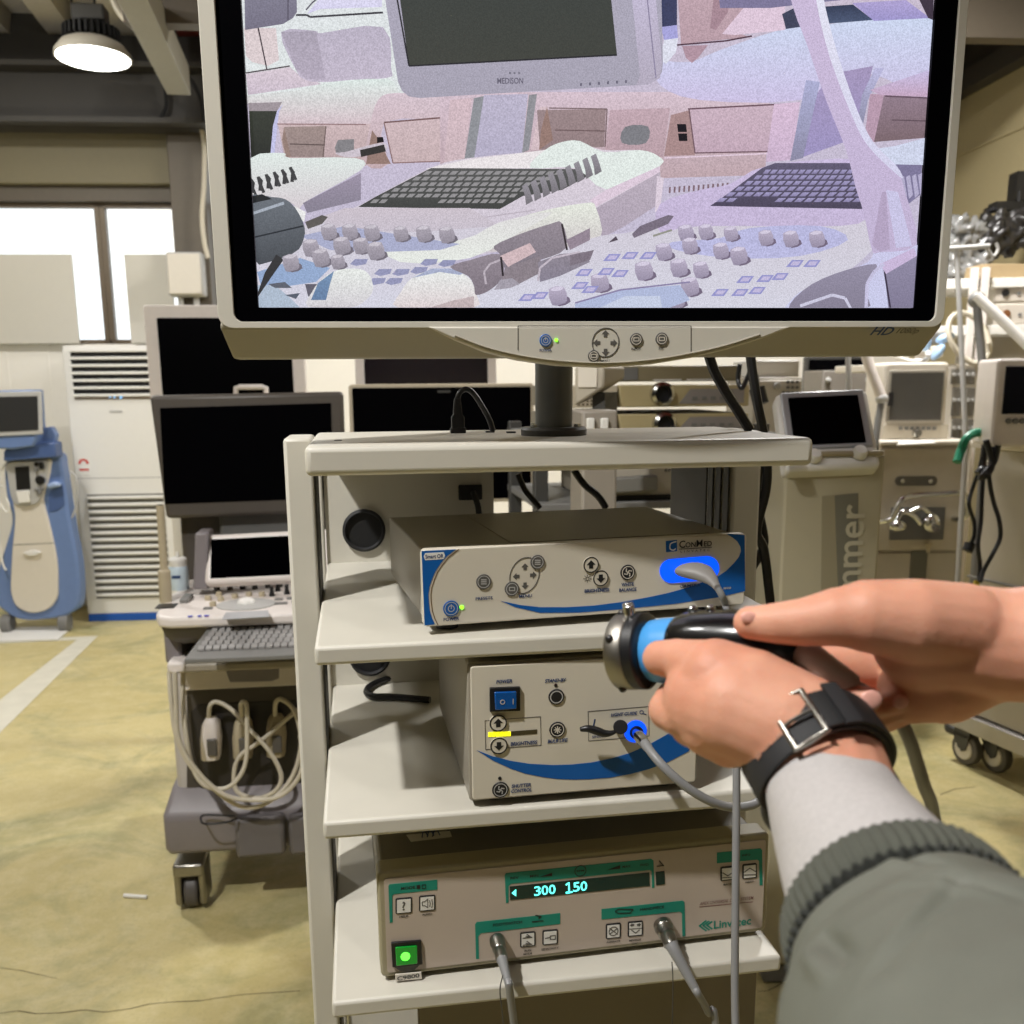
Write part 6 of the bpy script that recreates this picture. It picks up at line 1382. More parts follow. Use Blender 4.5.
# wrapped bundle and black gear on top of the rack
def blob(name, label, cat, pts, m, r, seed, vox=.02, disp=.05):
    random.seed(seed); b = MB()
    for p in pts: b.ell(p, r * random.uniform(.7, 1.2), r * random.uniform(.7, 1.2), r * random.uniform(.6, 1.0), nu=14, nv=9)
    o = b.build(name, m, None); rm = o.modifiers.new('r', 'REMESH'); rm.mode = 'VOXEL'; rm.voxel_size = vox; rm.use_smooth_shade = True
    tx = bpy.data.textures.new(name, 'CLOUDS'); tx.noise_scale = .045
    dm = o.modifiers.new('d', 'DISPLACE'); dm.texture = tx; dm.strength = disp; dm.texture_coords = 'GLOBAL'
    return tag(o, label, cat)
plast = mat('clear_plastic_wrap', (128, 128, 126), .15, var=.4, scale=12, spec=.9)
blob('wrapped_bundle', 'crinkled clear plastic wrapped bundle on top of the white rack', 'bundle', [at(u, v, 5.2) for u, v in ((955, 268), (964, 255), (966, 238), (958, 228), (972, 232), (950, 250), (975, 262))], plast, .07, 3, .014, .16)
blob('black_bag', 'dark bagged equipment lying on top of the white rack', 'bag', [at(u, v, 5.25) for u, v in ((985, 245), (998, 238), (1010, 240), (1024, 235), (990, 228), (1004, 222), (1020, 222), (978, 236), (1040, 235))], mat('black_bag_film', (40, 38, 36), .3, var=.4, scale=10), .085, 5, .018, .12)
gq = MB(); 
for u, v, w_, h_ in ((1010, 207, 22, 5), (1020, 190, 10, 14), (1018, 178, 6, 6)): p = at(u, v, 5.25); gq.box(p.x - w_ * .0044, p.x + w_ * .0044, p.y - .05, p.y + .05, p.z - h_ * .0044, p.z + h_ * .0044)
p = at(1016, 230, 5.25); gq.cyl((p.x, p.y, p.z), (p.x, p.y, p.z + .2), .012, n=8); gq.tube([at(985, 212, 5.25), at(1000, 208, 5.25), at(1040, 198, 5.25)], .018, n=8)
tag(gq.build('black_tripod_head', black, None), 'black bracket-like gear standing above the bagged equipment', 'gear')
bx = MB(); p = at(1006, 247, 4.9); zz_ = TR.hy(990, 278, 0).z + .002; bx.box(p.x - .09, p.x + .25, p.y + .05, p.y + .25, zz_, zz_ + .07); tag(bx.build('cardboard_tray', mat('card_brown', (176, 154, 118), .7), None, bevel=.004), 'flat brown cardboard tray on the white rack front edge', 'box')
# coiled hoses
def coil(name, label, u, v, d, ru, rv, n, r, m, cat='hose'):
    pts = []
    for k in range(n * 14):
        a = 2 * PI * k / 14; j = 1 + .1 * math.sin(k * .9); pts.append(at(u + ru * j * math.cos(a) + k * .03, v + rv * j * math.sin(a + .2), d + .02 * math.sin(k * .7) + k * .002))
    return tag(MB().tube(pts, r, n=8, sm=3).build(name, m, None), label, cat)
coil('coiled_hose', 'coiled white breathing hose hanging behind the drip pole', 968, 338, 4.5, 20, 24, 4, .012, cable_white)
coil('coiled_hose', 'white hose loops lying above the patient monitor', 908, 352, 4.65, 20, 9, 3, .011, white)
for i, (u, v) in enumerate(((926, 342), (938, 352), (945, 338))):
    tag(MB().ell(at(u, v, 4.6), .022, .03, .045, rot=Matrix.Rotation(.6 * i, 3, 'Y')).build('blue_pouch', mat('pale_blue_pouch', (160, 192, 226), .4), None), ('pale blue pouch under the big screen corner', 'pale blue pouch lowest in the hose tangle', 'pale blue pouch beside the coiled white hose')[i], 'pouch')
    p = at(u, v, 4.8); b = MB().box(p.x - w_ * .005, p.x + w_ * .005, p.y, p.y + .2, p.z - h_ * .004, p.z + h_ * .005); tag(b.build('equipment_case', (dgrey, offwhite, mgrey)[i], None, bevel=.01), ('dark case in the clutter behind the drip pole', 'pale case in the clutter above the patient monitor', 'grey case above the module rack')[i], 'case')
cbl = MB(); fbx = depth_fr(900, 360, 4.65, 0); fbox(cbl, fbx, 862, 985, 364, 372, 0, .4); tag(cbl.build('wall_shelf', offwhite, None, fr=fbx, bevel=.004), 'pale shelf carrying hoses and cases behind the patient monitor', 'shelf')
# dangling black leads
def lead(name, label, pts, d, r, m, grp=None): return cord(name, label, [at(u, v, d + (k % 2) * .01) for k, (u, v) in enumerate(pts)], r, m, cat='cable', group=grp)
def lead_thing(name, label, pts, d, r, m, extra=()):
    fr = Fr(at(pts[0][0], pts[0][1], d)); t = thing(name, label, 'cable', fr)
    MB().tube([fr.l(at(u, v, d + (k % 2) * .01)) for k, (u, v) in enumerate(pts)], r, n=8).build('lead_wire', m, t)
    for nm, pp_, rr_, mm_ in extra: MB().tube([fr.l(at(u, v, d)) for u, v in pp_], rr_, n=10).build(nm, mm_, t)
lead_thing('black_lead', 'thin black lead with round plug end hanging in front of the cabinets', [(984, 432), (983, 450), (979, 470), (972, 490), (969, 505), (974, 522), (974, 536), (970, 545)], 3.55, .0075, black, [('plug', [(970, 543), (969, 547), (967, 551)], .02, black)])
lead_thing('black_lead', 'long black lead running down to a yellow sleeve in front of the cabinets', [(986, 434), (984, 460), (982, 490), (981, 520), (978, 545), (980, 565), (979, 582)], 3.5, .008, black, [('yellow_sleeve', [(977, 581), (975, 590), (972, 597)], .011, mat('yellow_sleeve_mat', (196, 176, 50), .5))])
lead_thing('black_lead', 'black lead kinked outward like an elbow in front of the cabinets', [(996, 440), (992, 455), (989, 475), (993, 500), (999, 520), (1000, 538), (992, 555), (984, 570), (980, 582)], 3.45, .008, black, [('knot', [(978, 474), (982, 470), (986, 474)], .016, black)])
lead_thing('black_lead', 'short looped black lead tied near the arm post', [(998, 445), (994, 462), (984, 474), (981, 478), (988, 474), (992, 462), (986, 440)], 3.4, .011, black)
lead_thing('green_tube', 'bright green tube curving from the arm post', [(984, 433), (975, 433), (966, 439), (961, 450), (957, 462)], 3.53, .016, mat('green_tube_mat', (30, 130, 96), .4))
for k, (u, v) in enumerate(((986, 436), (994, 430))): tag(MB().ell(at(u, v, 3.6), .034, .034, .025).build('lead_clamp', (dgrey, lgrey)[k], None), ('dark clamp gathering the hanging leads', 'pale clamp at the foot of the arm post')[k], 'clamp')
# black power leads of the big monitor
def clocal(u, v, y): return C.w(C.hy(u, v, y))
cord('monitor_power_lead', 'thick black lead running down from the big monitor to the shelf slot', [clocal(u, v, .15) for u, v in ((708, 352), (714, 370), (726, 392), (740, 414), (750, 430))], .006, black)
cord('monitor_signal_lead', 'black lead dropping from the big monitor behind the shelf end and crossing below', [clocal(u, v, .3) for u, v in ((750, 352), (753, 375), (758, 405), (763, 430), (767, 460), (766, 490), (757, 530), (764, 550), (769, 590), (771, 608))], .0065, black)
cord('monitor_signal_lead', 'second black lead crossing the other one behind the cart post', [clocal(u, v, .32) for u, v in ((760, 455), (758, 480), (757, 500), (763, 530), (764, 545), (757, 560), (745, 580))], .006, black)
lead_thing('black_thin_lead', 'thin black lead with lump-like adapter looping in the clutter under the big screen corner', [(740, 364), (738, 380), (742, 388), (748, 376), (752, 366), (757, 380), (757, 392)], 2.0, .005, black, [('adapter', [(757, 388), (759, 396), (761, 404)], .017, black)])
pl_ = thing('power_plug', 'black kettle-type plug standing on the cart top shelf with its lead arching over', 'plug', Fr(C.w(C.hz(458, 433, TOP)), C.yaw))
pf = Fr(C.w(C.hz(458, 433, TOP)), C.yaw)
MB().box(-.009, .009, -.006, .006, 0, .006).build('plug_flange', black, pl_, bevel=.001)
b = MB(); b.loft([[(x * w_, y * d_, z) for x, y in ((-1, -1), (1, -1), (1, 1), (-1, 1))] for z, w_, d_ in ((.004, .0075, .005), (.018, .0075, .005), (.022, .005, .0045), (.026, .005, .004), (.040, .0035, .0035))]); b.build('plug_body', black, pl_, bevel=.0012)
q = pf.l(C.w(C.hz(493, 433, TOP)))
b = MB(); b.tube([(0, 0, .038), (.003, .001, .046), (.011, .003, .050), (.021, .004, .043), (q.x - .005, q.y * .8, .018), (q.x, q.y, .002)], .0032, n=10); b.build('plug_lead', black, pl_)
cord('shelf_lead', 'black lead lying in a loop on the middle cart shelf behind the light box', [C.w(Vector(p)) for p in [tuple(C.hz(u, v, S3 + .006)) for u, v in ((440, 664), (410, 672), (378, 682), (367, 690), (372, 696), (395, 697), (430, 700))]], .005, black)
cord('shelf_lead', 'black lead drooping behind the slim blue-trimmed box under the top shelf', [C.w(C.hy(u, v, .36)) for u, v in ((518, 474), (525, 490), (535, 502), (540, 508))], .004, black)
cord('shelf_lead', 'black lead slanting behind the slim box beside the scope recorder', [C.w(C.hy(u, v, .4)) for u, v in ((574, 470), (584, 484), (598, 496), (606, 508))], .005, black)
# ================================================================ cables plugged into the cart devices
lgc = thing('light_guide_cable', 'thick grey light guide cable plugged into the blue lit ring', 'cable', Fr(L.w((sx, -.004, sy)), L.yaw))
lf = Fr(L.w((sx, -.004, sy)), L.yaw)
def lq(u, v, y): return lf.l(L.w(L.hy(u, v, y)))
a, b_ = lq(636, 732.5, -.004), lq(645, 744, -.038)
d = (b_ - a)
MB().lathe([(.005, 0), (.005, d.length * .3), (.0062, d.length * .32), (.0062, d.length * .72), (.0056, d.length * .75), (.0056, d.length)], a, d, n=20).build('metal_plug', chrome, lgc)
b = MB(); b.tube([b_ - d * .05, b_ + d * .15, lq(655, 757, -.06), lq(668, 771, -.072), lq(688, 788, -.08), (lq(710, 801, -.082)), lq(730, 807, -.078), lq(752, 805, -.07), lq(775, 795, -.05), lq(800, 830, -.05), lq(800, 1000, -.06), lq(790, 1300, -.06)], lambda t: .0046 if t > .12 else .0052, n=12); b.build('cable', cable_grey, lgc)
def plug_cable(name, label, u0, v0, u1, v1, u2, v2, rr, path, wire=None):
    q = D.hy(u0, v0, -.001); fr = Fr(D.w((q.x, -.001, q.z)), D.yaw); t = thing(name, label, 'cable', fr)
    def g(u, v, y): return fr.l(D.w(D.hy(u, v, y)))
    a, b_, c = Vector((0, 0, 0)), g(u1, v1, -.036), g(u2, v2, -.066)
    d = b_ - a; l = d.length
    MB().lathe([(rr * 1.1, 0), (rr * 1.12, l * .18), (rr, l * .22), (rr, l * .45), (rr * .82, l * .5), (rr * .86, l * .56), (rr * .86, l * .9), (rr * .7, l)], a, d, n=24).build('metal_plug', steel, t)
    MB().tube([b_ - d * .08, b_ + (c - b_) * .12, b_.lerp(c, .6), c], lambda s: rr * (.82 - .38 * s), n=16, sm=4).build('strain_relief', cable_grey, t)
    MB().tube([c - (c - b_) * .1, c] + [g(*p) for p in path], .0042, n=12).build('cable', cable_grey, t)
    if wire: MB().tube([g(*p) for p in wire], .0007, n=5).build('thin_wire', dgrey, t)
plug_cable('footswitch_cable', 'grey cable with ribbed metal plug in the footswitch bracket of the drill console', 497, 939.5, 502.5, 961, 509, 986, .0078, [(514, 1024, -.056), (518, 1070, -.05), (522, 1300, -.04)], [(503, 975, -.055), (500, 990, -.056), (502, 1010, -.056), (505, 1040, -.056)])
plug_cable('handpiece_cable', 'grey cable with long tapered boot plugged into the handpiece bracket of the drill console', 662.5, 924.5, 672, 946, 698, 994, .0098, [(708, 1012, -.055), (717, 1040, -.053), (730, 1300, -.04)], [(672, 962, -.05), (673, 985, -.052), (672, 1040, -.052)])
# ================================================================ endoscopic camera head held in the hands, its cable and plug
H0, H1 = at(621, 651, .552), at(806, 650, .492)
ax = (H1 - H0); HL = ax.length; ax.normalize()
side = ax.cross(Vector((0, 0, 1))).normalized(); upv = side.cross(ax).normalized()
HF = Fr(H0)
chd = thing('endoscope_camera', 'black endoscope camera head with metal coupler ring and blue collar held in the hands', 'camera', HF)
def hp_(s, a=0.0, b=0.0): return ax * s + side * a + upv * b
def pxs(u): # distance along the axis where the photo shows column u
    best = min(range(0, 400), key=lambda k: abs(proj(H0 + ax * (HL * k / 399 * 1.15))[0] - u)); return HL * best / 399 * 1.15
def proj(p):
    q = p - EYE; d = q.dot(FWD); return CX + F * q.dot(RT) / d, CY - F * q.dot(UP) / d, d
R0 = 38.5 * proj(H0)[2] / F
metal = mat('satin_steel', (150, 146, 138), .42, 1.0, var=.08)
rb = MB(); rb.lathe([(R0 * .72, 0), (R0 * .97, 0), (R0, .0010), (R0, .0096), (R0 * .97, .0104), (R0 * .80, .0106), (R0 * .78, .008), (R0 * .72, .006)], (0, 0, 0), ax, n=48, cap=False)
ro = rb.build('coupler_ring', metal, chd)
MB().lathe([(0.0001, .003), (R0 * .76, .003)], (0, 0, 0), ax, n=32, cap=False).build('window', glass_black, ro)
kn = MB(); kn.lathe([(R0 * .9, .0102), (R0 * .985, .0108), (R0 * .985, .0165), (R0 * .93, .0175), (R0 * .7, .018)], (0, 0, 0), ax, n=48, cap=False); kn.build('knurled_grip', black, ro)
sl_ = MB()
for an in (.5, 1.6, 2.6, 4.2):
    c_ = hp_(.004, -math.cos(an) * R0 * .985, math.sin(an) * R0 * .985); sl_.ell(c_, .0026, .0026, .0026, nu=8, nv=6)
sl_.build('ring_slots', black, ro)
for k, aa in ((.006, -.004), (.0105, .004)):
    MB().cyl(hp_(k, aa, R0 * .95), hp_(k, aa, R0 * 1.24), .0032, n=14).build('ring_pin', chrome, ro, bevel=.0008)
nk = MB(); nk.lathe([(R0 * .74, .0165), (R0 * .70, .018), (R0 * .66, .019), (R0 * .5, .024), (R0 * .5, pxs(650))], (0, 0, 0), ax, n=36); nk.build('focus_neck', black, chd)
s1, s2, s3, s4 = pxs(653), pxs(677), pxs(790), pxs(806)
ligb = mat('light_blue_collar', (70, 150, 214), .35)
cl_ = MB(); cl_.lathe([(R0 * .60, s1 - .004), (R0 * .78, s1), (R0 * .82, s1 + .006), (R0 * .84, s2 + .004)], (0, 0, 0), ax, n=36); cl_.build('blue_collar', ligb, chd)
bd = MB(); rings = []
for t_, k in ((0, .84), (.03, .95), (.08, 1.02), (.2, 1.07), (.45, 1.06), (.7, .99), (.85, .88), (.94, .72), (1.0, .5)):
    s_ = s2 + (s4 - s2) * t_; rings.append([hp_(s_, R0 * k * .92 * math.copysign(abs(math.cos(a_)) ** .75, math.cos(a_)), R0 * k * .92 * math.copysign(abs(math.sin(a_)) ** .75, math.sin(a_))) for a_ in [2 * PI * j / 36 for j in range(36)]])
bd.loft(rings); bo = bd.build('body', mat('gloss_black_shell', (14, 14, 16), .22, var=0, coat=.6), chd)
for u in (693, 711):
    MB().ell(hp_(pxs(u), -.006, R0 * 1.0), .0028, .0022, .0022, nu=12, nv=8).build('button_stud', chrome, bo)
bt = MB(); bt.box(-.001, .001, -.001, .001, -.001, .001)
p0 = hp_(s4 - .006); rel = lambda u, v, d_: HF.l(at(u, v, d_))
MB().tube([p0, rel(815, 662, .482), rel(832, 672, .482), rel(852, 684, .484)], lambda s: .0095 - .004 * s, n=14).build('cable_boot', lgrey, chd)
plug_p = lambda u, v, y: HF.l(U.w(U.hy(u, v, y)))
b = MB(); b.tube([rel(846, 681, .484), rel(862, 690, .49), rel(880, 700, .50), rel(897, 716, .505), rel(909, 738, .51), rel(917, 762, .52), rel(924, 785, .53), rel(934, 815, .56), rel(940, 880, .62), rel(930, 1060, .72), rel(880, 1180, .80), rel(800, 1200, .84), rel(750, 1150, .86), rel(738, 1060, .87),
                  rel(735, 1000, .875), rel(735.5, 900, .88), rel(736.5, 800, .885), rel(736, 740, .89), rel(733, 660, .90), plug_p(727, 612, -.05), plug_p(722, 596, -.047), plug_p(717.5, 588, -.043)], .0036, n=12, sm=6); b.build('cable', cable_grey, chd)
b = MB(); rings = []
for (u, v, y, w_, h_) in ((691, 570, .0, 20, 8.4), (692, 570, -.008, 21, 9), (697, 571.5, -.016, 19, 9), (704, 574.5, -.026, 13, 8), (711, 579, -.034, 8, 6.5), (715, 584, -.040, 5, 4.8), (717.5, 588, -.044, 4.0, 4.0)):
    c_ = plug_p(u, v, y); k = .00094; rings.append([c_ + Vector((w_ * k * math.cos(a_), w_ * k * .3 * math.cos(a_), h_ * k * math.sin(a_))) for a_ in [2 * PI * j / 20 for j in range(20)]])
b.loft(rings); b.build('plug', mat('plug_grey', (136, 132, 128), .5), chd, bevel=.0006)
# ================================================================ the person: two hands and forearms
def skin_mat():
    M = bpy.data.materials.new('skin'); M.use_nodes = True; nt = M.node_tree; b = nt.nodes['Principled BSDF']
    tc = nt.nodes.new('ShaderNodeTexCoord')
    def noise(sc, det): n = nt.nodes.new('ShaderNodeTexNoise'); n.inputs['Scale'].default_value = sc; n.inputs['Detail'].default_value = det; nt.links.new(tc.outputs['Object'], n.inputs['Vector']); return n
    n1 = noise(24, 4); rp = nt.nodes.new('ShaderNodeValToRGB'); rp.color_ramp.elements[0].position = .35; rp.color_ramp.elements[1].position = .7
    rp.color_ramp.elements[0].color = (*srgb((202, 142, 116)), 1); rp.color_ramp.elements[1].color = (*srgb((217, 162, 136)), 1)
    nt.links.new(n1.outputs['Fac'], rp.inputs[0]); nt.links.new(rp.outputs[0], b.inputs['Base Color'])
    b.inputs['Roughness'].default_value = .52; b.inputs['Specular IOR Level'].default_value = .35
    b.inputs['Subsurface Weight'].default_value = .25; b.inputs['Subsurface Radius'].default_value = (1, .3, .15); b.inputs['Subsurface Scale'].default_value = .005
    bp = nt.nodes.new('ShaderNodeBump'); bp.inputs['Strength'].default_value = .18; bp.inputs['Distance'].default_value = .0012
    nt.links.new(noise(420, 3).outputs['Fac'], bp.inputs['Height']); nt.links.new(bp.outputs['Normal'], b.inputs['Normal']); return M
skin = skin_mat()
nailm = mat('fingernail', (230, 172, 156), .35, var=.02)
pc = at(1000, 900, .3); PF = Fr((pc.x + .1, pc.y - .2, 0))
person = thing('person', 'person with watch and grey-green jacket sleeve holding the camera head in both hands', 'person', PF)
sk = MB()
def chain(pts, world=False):
    P = []
    for u, v, d, r in pts: P.append((PF.l(at(u, v, d)), r * d / F))
    for (p, r) in P: sk.ell(p, r, r, r, nu=18, nv=12)
    for (p, r), (q, s_) in zip(P, P[1:]):
        if (q - p).length > 1e-5: sk.cyl(p, q, r, s_, n=18)
# near hand (watch): wrist, palm, pinching top digit, curled fingers
chain([(898, 935, .375, 72), (850, 845, .43, 66), (824, 768, .466, 62), (780, 725, .474, 53), (735, 706, .484, 54), (712, 700, .494, 50)])
chain([(800, 722, .474, 50), (752, 692, .482, 44), (716, 676, .489, 38)])
chain([(728, 684, .486, 36), (700, 666, .496, 27), (678, 659, .507, 21), (660, 658, .514, 18)])
chain([(712, 714, .49, 38), (682, 714, .498, 24), (669, 710, .508, 21), (673, 698, .545, 18), (698, 686, .566, 15)])
chain([(712, 722, .490, 36), (692, 726, .505, 22), (682, 720, .54, 17), (700, 706, .57, 15), (720, 698, .575, 14)])
chain([(730, 738, .486, 30), (712, 740, .510, 20), (706, 730, .545, 16), (724, 716, .565, 14)])
chain([(756, 744, .482, 26), (740, 748, .505, 17), (738, 738, .53, 14), (752, 726, .545, 12.5)])
# far hand: forearm, thumb ball, thumb on top, fingers curling back under
chain([(1330, 640, .40, 92), (1180, 642, .44, 74), (1070, 644, .468, 61), (1005, 645, .478, 57), (965, 640, .482, 56), (925, 640, .484, 52)])
chain([(960, 628, .474, 46), (912, 621, .468, 43), (868, 616, .468, 37), (838, 617, .470, 30), (806, 622, .473, 25), (778, 623, .477, 21), (758, 623, .482, 18), (750, 622.5, .483, 17)])
chain([(985, 662, .486, 42), (945, 682, .492, 42), (912, 690, .500, 34)])
chain([(925, 655, .515, 42), (880, 655, .53, 36), (850, 655, .54, 28)])
chain([(866, 642, .535, 26), (830, 648, .555, 19), (806, 668, .548, 17), (806, 690, .515, 16), (826, 697, .494, 15.5), (852, 698, .482, 14.5), (868, 699, .478, 13.5)])
chain([(872, 668, .54, 24), (838, 690, .552, 17), (838, 708, .53, 15), (862, 709, .505, 13), (886, 704, .492, 11.5), (898, 702, .489, 10.5)])
chain([(884, 686, .535, 22), (856, 706, .545, 15), (860, 719, .522, 13), (880, 718, .503, 11.5), (893, 713, .496, 10)])
chain([(908, 700, .525, 19), (884, 716, .535, 12), (886, 722, .515, 11), (900, 718, .503, 9.5)])
skin_o = sk.build('body', skin, person, smooth=0)
rm = skin_o.modifiers.new('remesh', 'REMESH'); rm.mode = 'VOXEL'; rm.voxel_size = .0014; rm.use_smooth_shade = True
sm_ = skin_o.modifiers.new('smooth', 'SMOOTH'); sm_.factor = .6; sm_.iterations = 8
def nail(u, v, d, w_, h_, rot):
    c = PF.l(at(u, v, d)); vx_, vy_ = PF.I.to_3x3() @ RT, PF.I.to_3x3() @ UP; n = PF.I.to_3x3() @ (-FWD)
    k = d / F; a_, b_ = vx_ * math.cos(rot) + vy_ * math.sin(rot), -vx_ * math.sin(rot) + vy_ * math.cos(rot)
    R_ = Matrix((a_, b_, n)).transposed(); b = MB(); b.ell(c, w_ * k, h_ * k, .0012, rot=R_); return b.build('fingernail', nailm, person)
nail(749, 617.5, .4751, 9, 6, -.1); nail(871, 700, .4662, 11.5, 10, .15); nail(900.5, 702, .4795, 8, 7, .2)
# sleeves on the near arm
def ringc(cx_, cy_, d, r, rx=1.0, n=96, f=None, dz=0.0):
    c = PF.l(at(cx_, cy_, d)); x = PF.I.to_3x3() @ RT; t = (PF.l(at(992, 1080, .30)) - PF.l(at(822, 765, .468))).normalized(); y = t.cross(x).normalized(); x = y.cross(t).normalized()
    out = []
    for k in range(n):
        a = 2 * PI * k / n; rr = r * (1 + (f(a) if f else 0)); out.append(c + x * (rr * rx * math.cos(a)) + y * (rr * math.sin(a)))
    return out
b = MB(); w1 = lambda s: (lambda a: .02 * math.sin(3 * a + s) + .012 * math.sin(7 * a + 2 * s))
b.loft([ringc(830, 797, .452, .0268), ringc(830, 799, .453, .0300, f=w1(0)), ringc(834, 808, .448, .0310, f=w1(.4)), ringc(848, 836, .428, .0328, f=w1(1.2)), ringc(870, 872, .402, .0365, f=w1(2)), ringc(898, 922, .374, .0402, f=w1(3))], cap=False)
o = b.build('shirt_cuff', mat('heather_grey_knit', (190, 186, 184), .9, var=.14, scale=420, bump=.5), person, smooth=80)
rib = lambda k: (lambda a: .011 * k * math.cos(66 * a))
b = MB(); N_r = 528
rr = [(896, 917, .381, .0395, 0), (895, 914, .382, .0432, 1), (896, 916, .380, .0455, 1), (902, 927, .373, .0466, 1), (909, 939, .366, .0466, 1), (913, 947, .361, .0448, 1), (915, 951, .359, .0420, .4)]
b.loft([ringc(u, v, d, r, n=N_r, f=rib(k)) for u, v, d, r, k in rr], cap=False)
o = b.build('ribbed_cuff', mat('olive_rib_knit', (78, 80, 71), .9, var=.1, scale=200, bump=.4), person, smooth=80)
o2 = MB().loft([ringc(913.5, 948, .3615, .0430, n=N_r, f=rib(1.6)), ringc(914, 949, .3605, .0472, n=N_r, f=rib(2.2)), ringc(915.5, 952, .3585, .0475, n=N_r, f=rib(2.2)), ringc(917, 955, .357, .0430, n=N_r, f=rib(1.6))], cap=False).build('cuff_seam', mat('seam_gap_shade', (40, 42, 38), .9), person, smooth=80)  # ring whose dark colour paints the shade in the gap below the ribs
def fold(s, amp):
    def g(a): return amp * (math.sin(2 * a + .5 * s) * .5 + math.sin(5 * a - .7 * s) * .5 + abs(math.sin(4.5 * a + .9 * s)) * .7 - .3)
    return g
b = MB()
sl2 = [(916, 951, .3585, .0405, 0), (917, 953, .358, .0440, .02), (921, 960, .354, .0478, .03), (932, 984, .344, .0515, .045), (945, 1004, .333, .0565, .05), (963, 1032, .318, .0605, .05), (985, 1068, .302, .064, .05), (1015, 1115, .28, .0665, .04), (1062, 1190, .25, .068, .04), (1150, 1330, .205, .069, .03), (1300, 1560, .16, .07, .03)]
random.seed(21)
CR = [(random.uniform(0, 2 * PI), random.uniform(-1.6, 1.6), random.uniform(-.1, .7), random.uniform(.25, .6), random.uniform(.03, .075), random.uniform(.05, .11)) for _ in range(34)]
def crease(t, k):
    def g(a):
        v = k * (math.sin(2 * a + 3 * t) * .3 + math.sin(5 * a - 5 * t) * .3)
        for a0, c_, t0, ln__, dp_, wd in CR:
            w_ = max(0.0, 1 - abs(t - t0 - ln__ / 2) / (ln__ / 2))
            if w_ <= 0: continue
            da = (a - a0 - c_ * (t - t0) + PI) % (2 * PI) - PI
            e_ = da / wd
            v += w_ ** .5 * dp_ * (-math.exp(-e_ * e_) + .7 * math.exp(-(e_ - 1.8) ** 2))
        return v
    return g
FINE = []
for (p, q) in zip(sl2, sl2[1:]):
    for j in range(8): FINE.append([x + (y - x) * j / 8 for x, y in zip(p, q)])
FINE.append(list(sl2[-1]))
b.loft([ringc(u, v, d, r, n=200, f=crease((.358 - d) / .198 * 2.2, min(.04, k))) if i > 8 else ringc(u, v, d, r, n=200, f=fold(d * 20, k * .3)) for i, (u, v, d, r, k) in enumerate(FINE)])
jk = mat('olive_grey_jacket', (98, 100, 90), .62, var=.08, scale=60, bump=.12)
o = b.build('jacket_sleeve', jk, person, smooth=80)
# far sleeve beyond the picture edge
a, c = PF.l(at(1120, 643, .455)), PF.l(at(1360, 640, .395)); b = MB()
b.lathe([(.034, 0), (.040, .003), (.041, .05), (.050, .06), (.056, .12), (.058, .2), (.05, .22)], a, c - a, n=48, cap=False); b.build('jacket_sleeve', jk, person)
# ================================================================ wristwatch
WF = Fr(at(822, 766, .468))
ww = thing('wristwatch', 'black rubber-strapped wristwatch with steel buckle worn on the near wrist', 'watch', WF)
tW = (WF.l(at(992, 1080, .30)) - WF.l(at(822, 765, .468))).normalized(); xW = WF.I.to_3x3() @ RT; yW = tW.cross(xW).normalized(); xW = yW.cross(tW).normalized()
# tilt the strap so that it climbs over the wrist as worn
tilt = Matrix.Rotation(math.radians(14), 3, yW) @ Matrix.Rotation(math.radians(16), 3, xW)
tS, xS, yS = tilt @ tW, tilt @ xW, tilt @ yW
from mathutils.bvhtree import BVHTree
bpy.context.view_layer.update(); dg = bpy.context.evaluated_depsgraph_get(); ev = skin_o.evaluated_get(dg); tm_ = ev.to_mesh()
mw = WF.I @ person.matrix_world
bvh = BVHTree.FromPolygons([mw @ v.co for v in tm_.vertices], [tuple(p.vertices) for p in tm_.polygons]); ev.to_mesh_clear()
BW = .0115; S0 = -.003
RAD = []
for k in range(72):
    a = 2 * PI * k / 72; best = .02
    for s_ in (-BW, 0, BW):
        o_ = tS * (s_ + S0); dr = xS * math.cos(a) + yS * math.sin(a); h_ = bvh.ray_cast(o_, dr, .045)   # inside the wrist looking out
        if h_[0] is not None: best = max(best, min(.0335, (h_[0] - o_).length))
    RAD.append(best)
for _ in range(6): RAD = [max(RAD[k] * .6, (RAD[k - 1] + RAD[k] + RAD[(k + 1) % 72]) / 3) for k in range(72)]
def wp(a, s, r):
    t = (a / (2 * PI) * 72) % 72; i0 = int(t) % 72; f_ = t - int(t); R_ = RAD[i0] * (1 - f_) + RAD[(i0 + 1) % 72] * f_ + .0006
    return (xS * math.cos(a) + yS * math.sin(a)) * (R_ + r) + tS * (s + S0)
def strap(a0, a1, th, bw, r0=0.0, n=40):
    return [[wp(a0 + (a1 - a0) * k / n, s, r0 + t) for s, t in ((-bw, 0), (-bw, th * .8), (-bw * .8, th), (bw * .8, th), (bw, th * .8), (bw, 0))] for k in range(n + 1)]
sgn = 1 if (yW.dot(WF.I.to_3x3() @ UP) > 0) else -1
b = MB(); b.loft(strap(0, 2 * PI, .0028, BW, n=72)); b.build('strap', rubber, ww, smooth=50)
au = sgn * PI / 2        # angle pointing up in the photo
b = MB(); b.loft(strap(au + sgn * .3, au - sgn * 1.75, .0024, BW * .94, .0029)); ot = b.build('strap_tail', black_m, ww, smooth=50)
a_end = au - sgn * 1.75; d_ = (wp(a_end, 0, .004) - wp(a_end + sgn * .05, 0, .004)).normalized()
b = MB(); c = wp(a_end + sgn * .15, 0, .0045); d2 = (d_ + xS * .9).normalized(); n_ = d2.cross(tS).normalized()
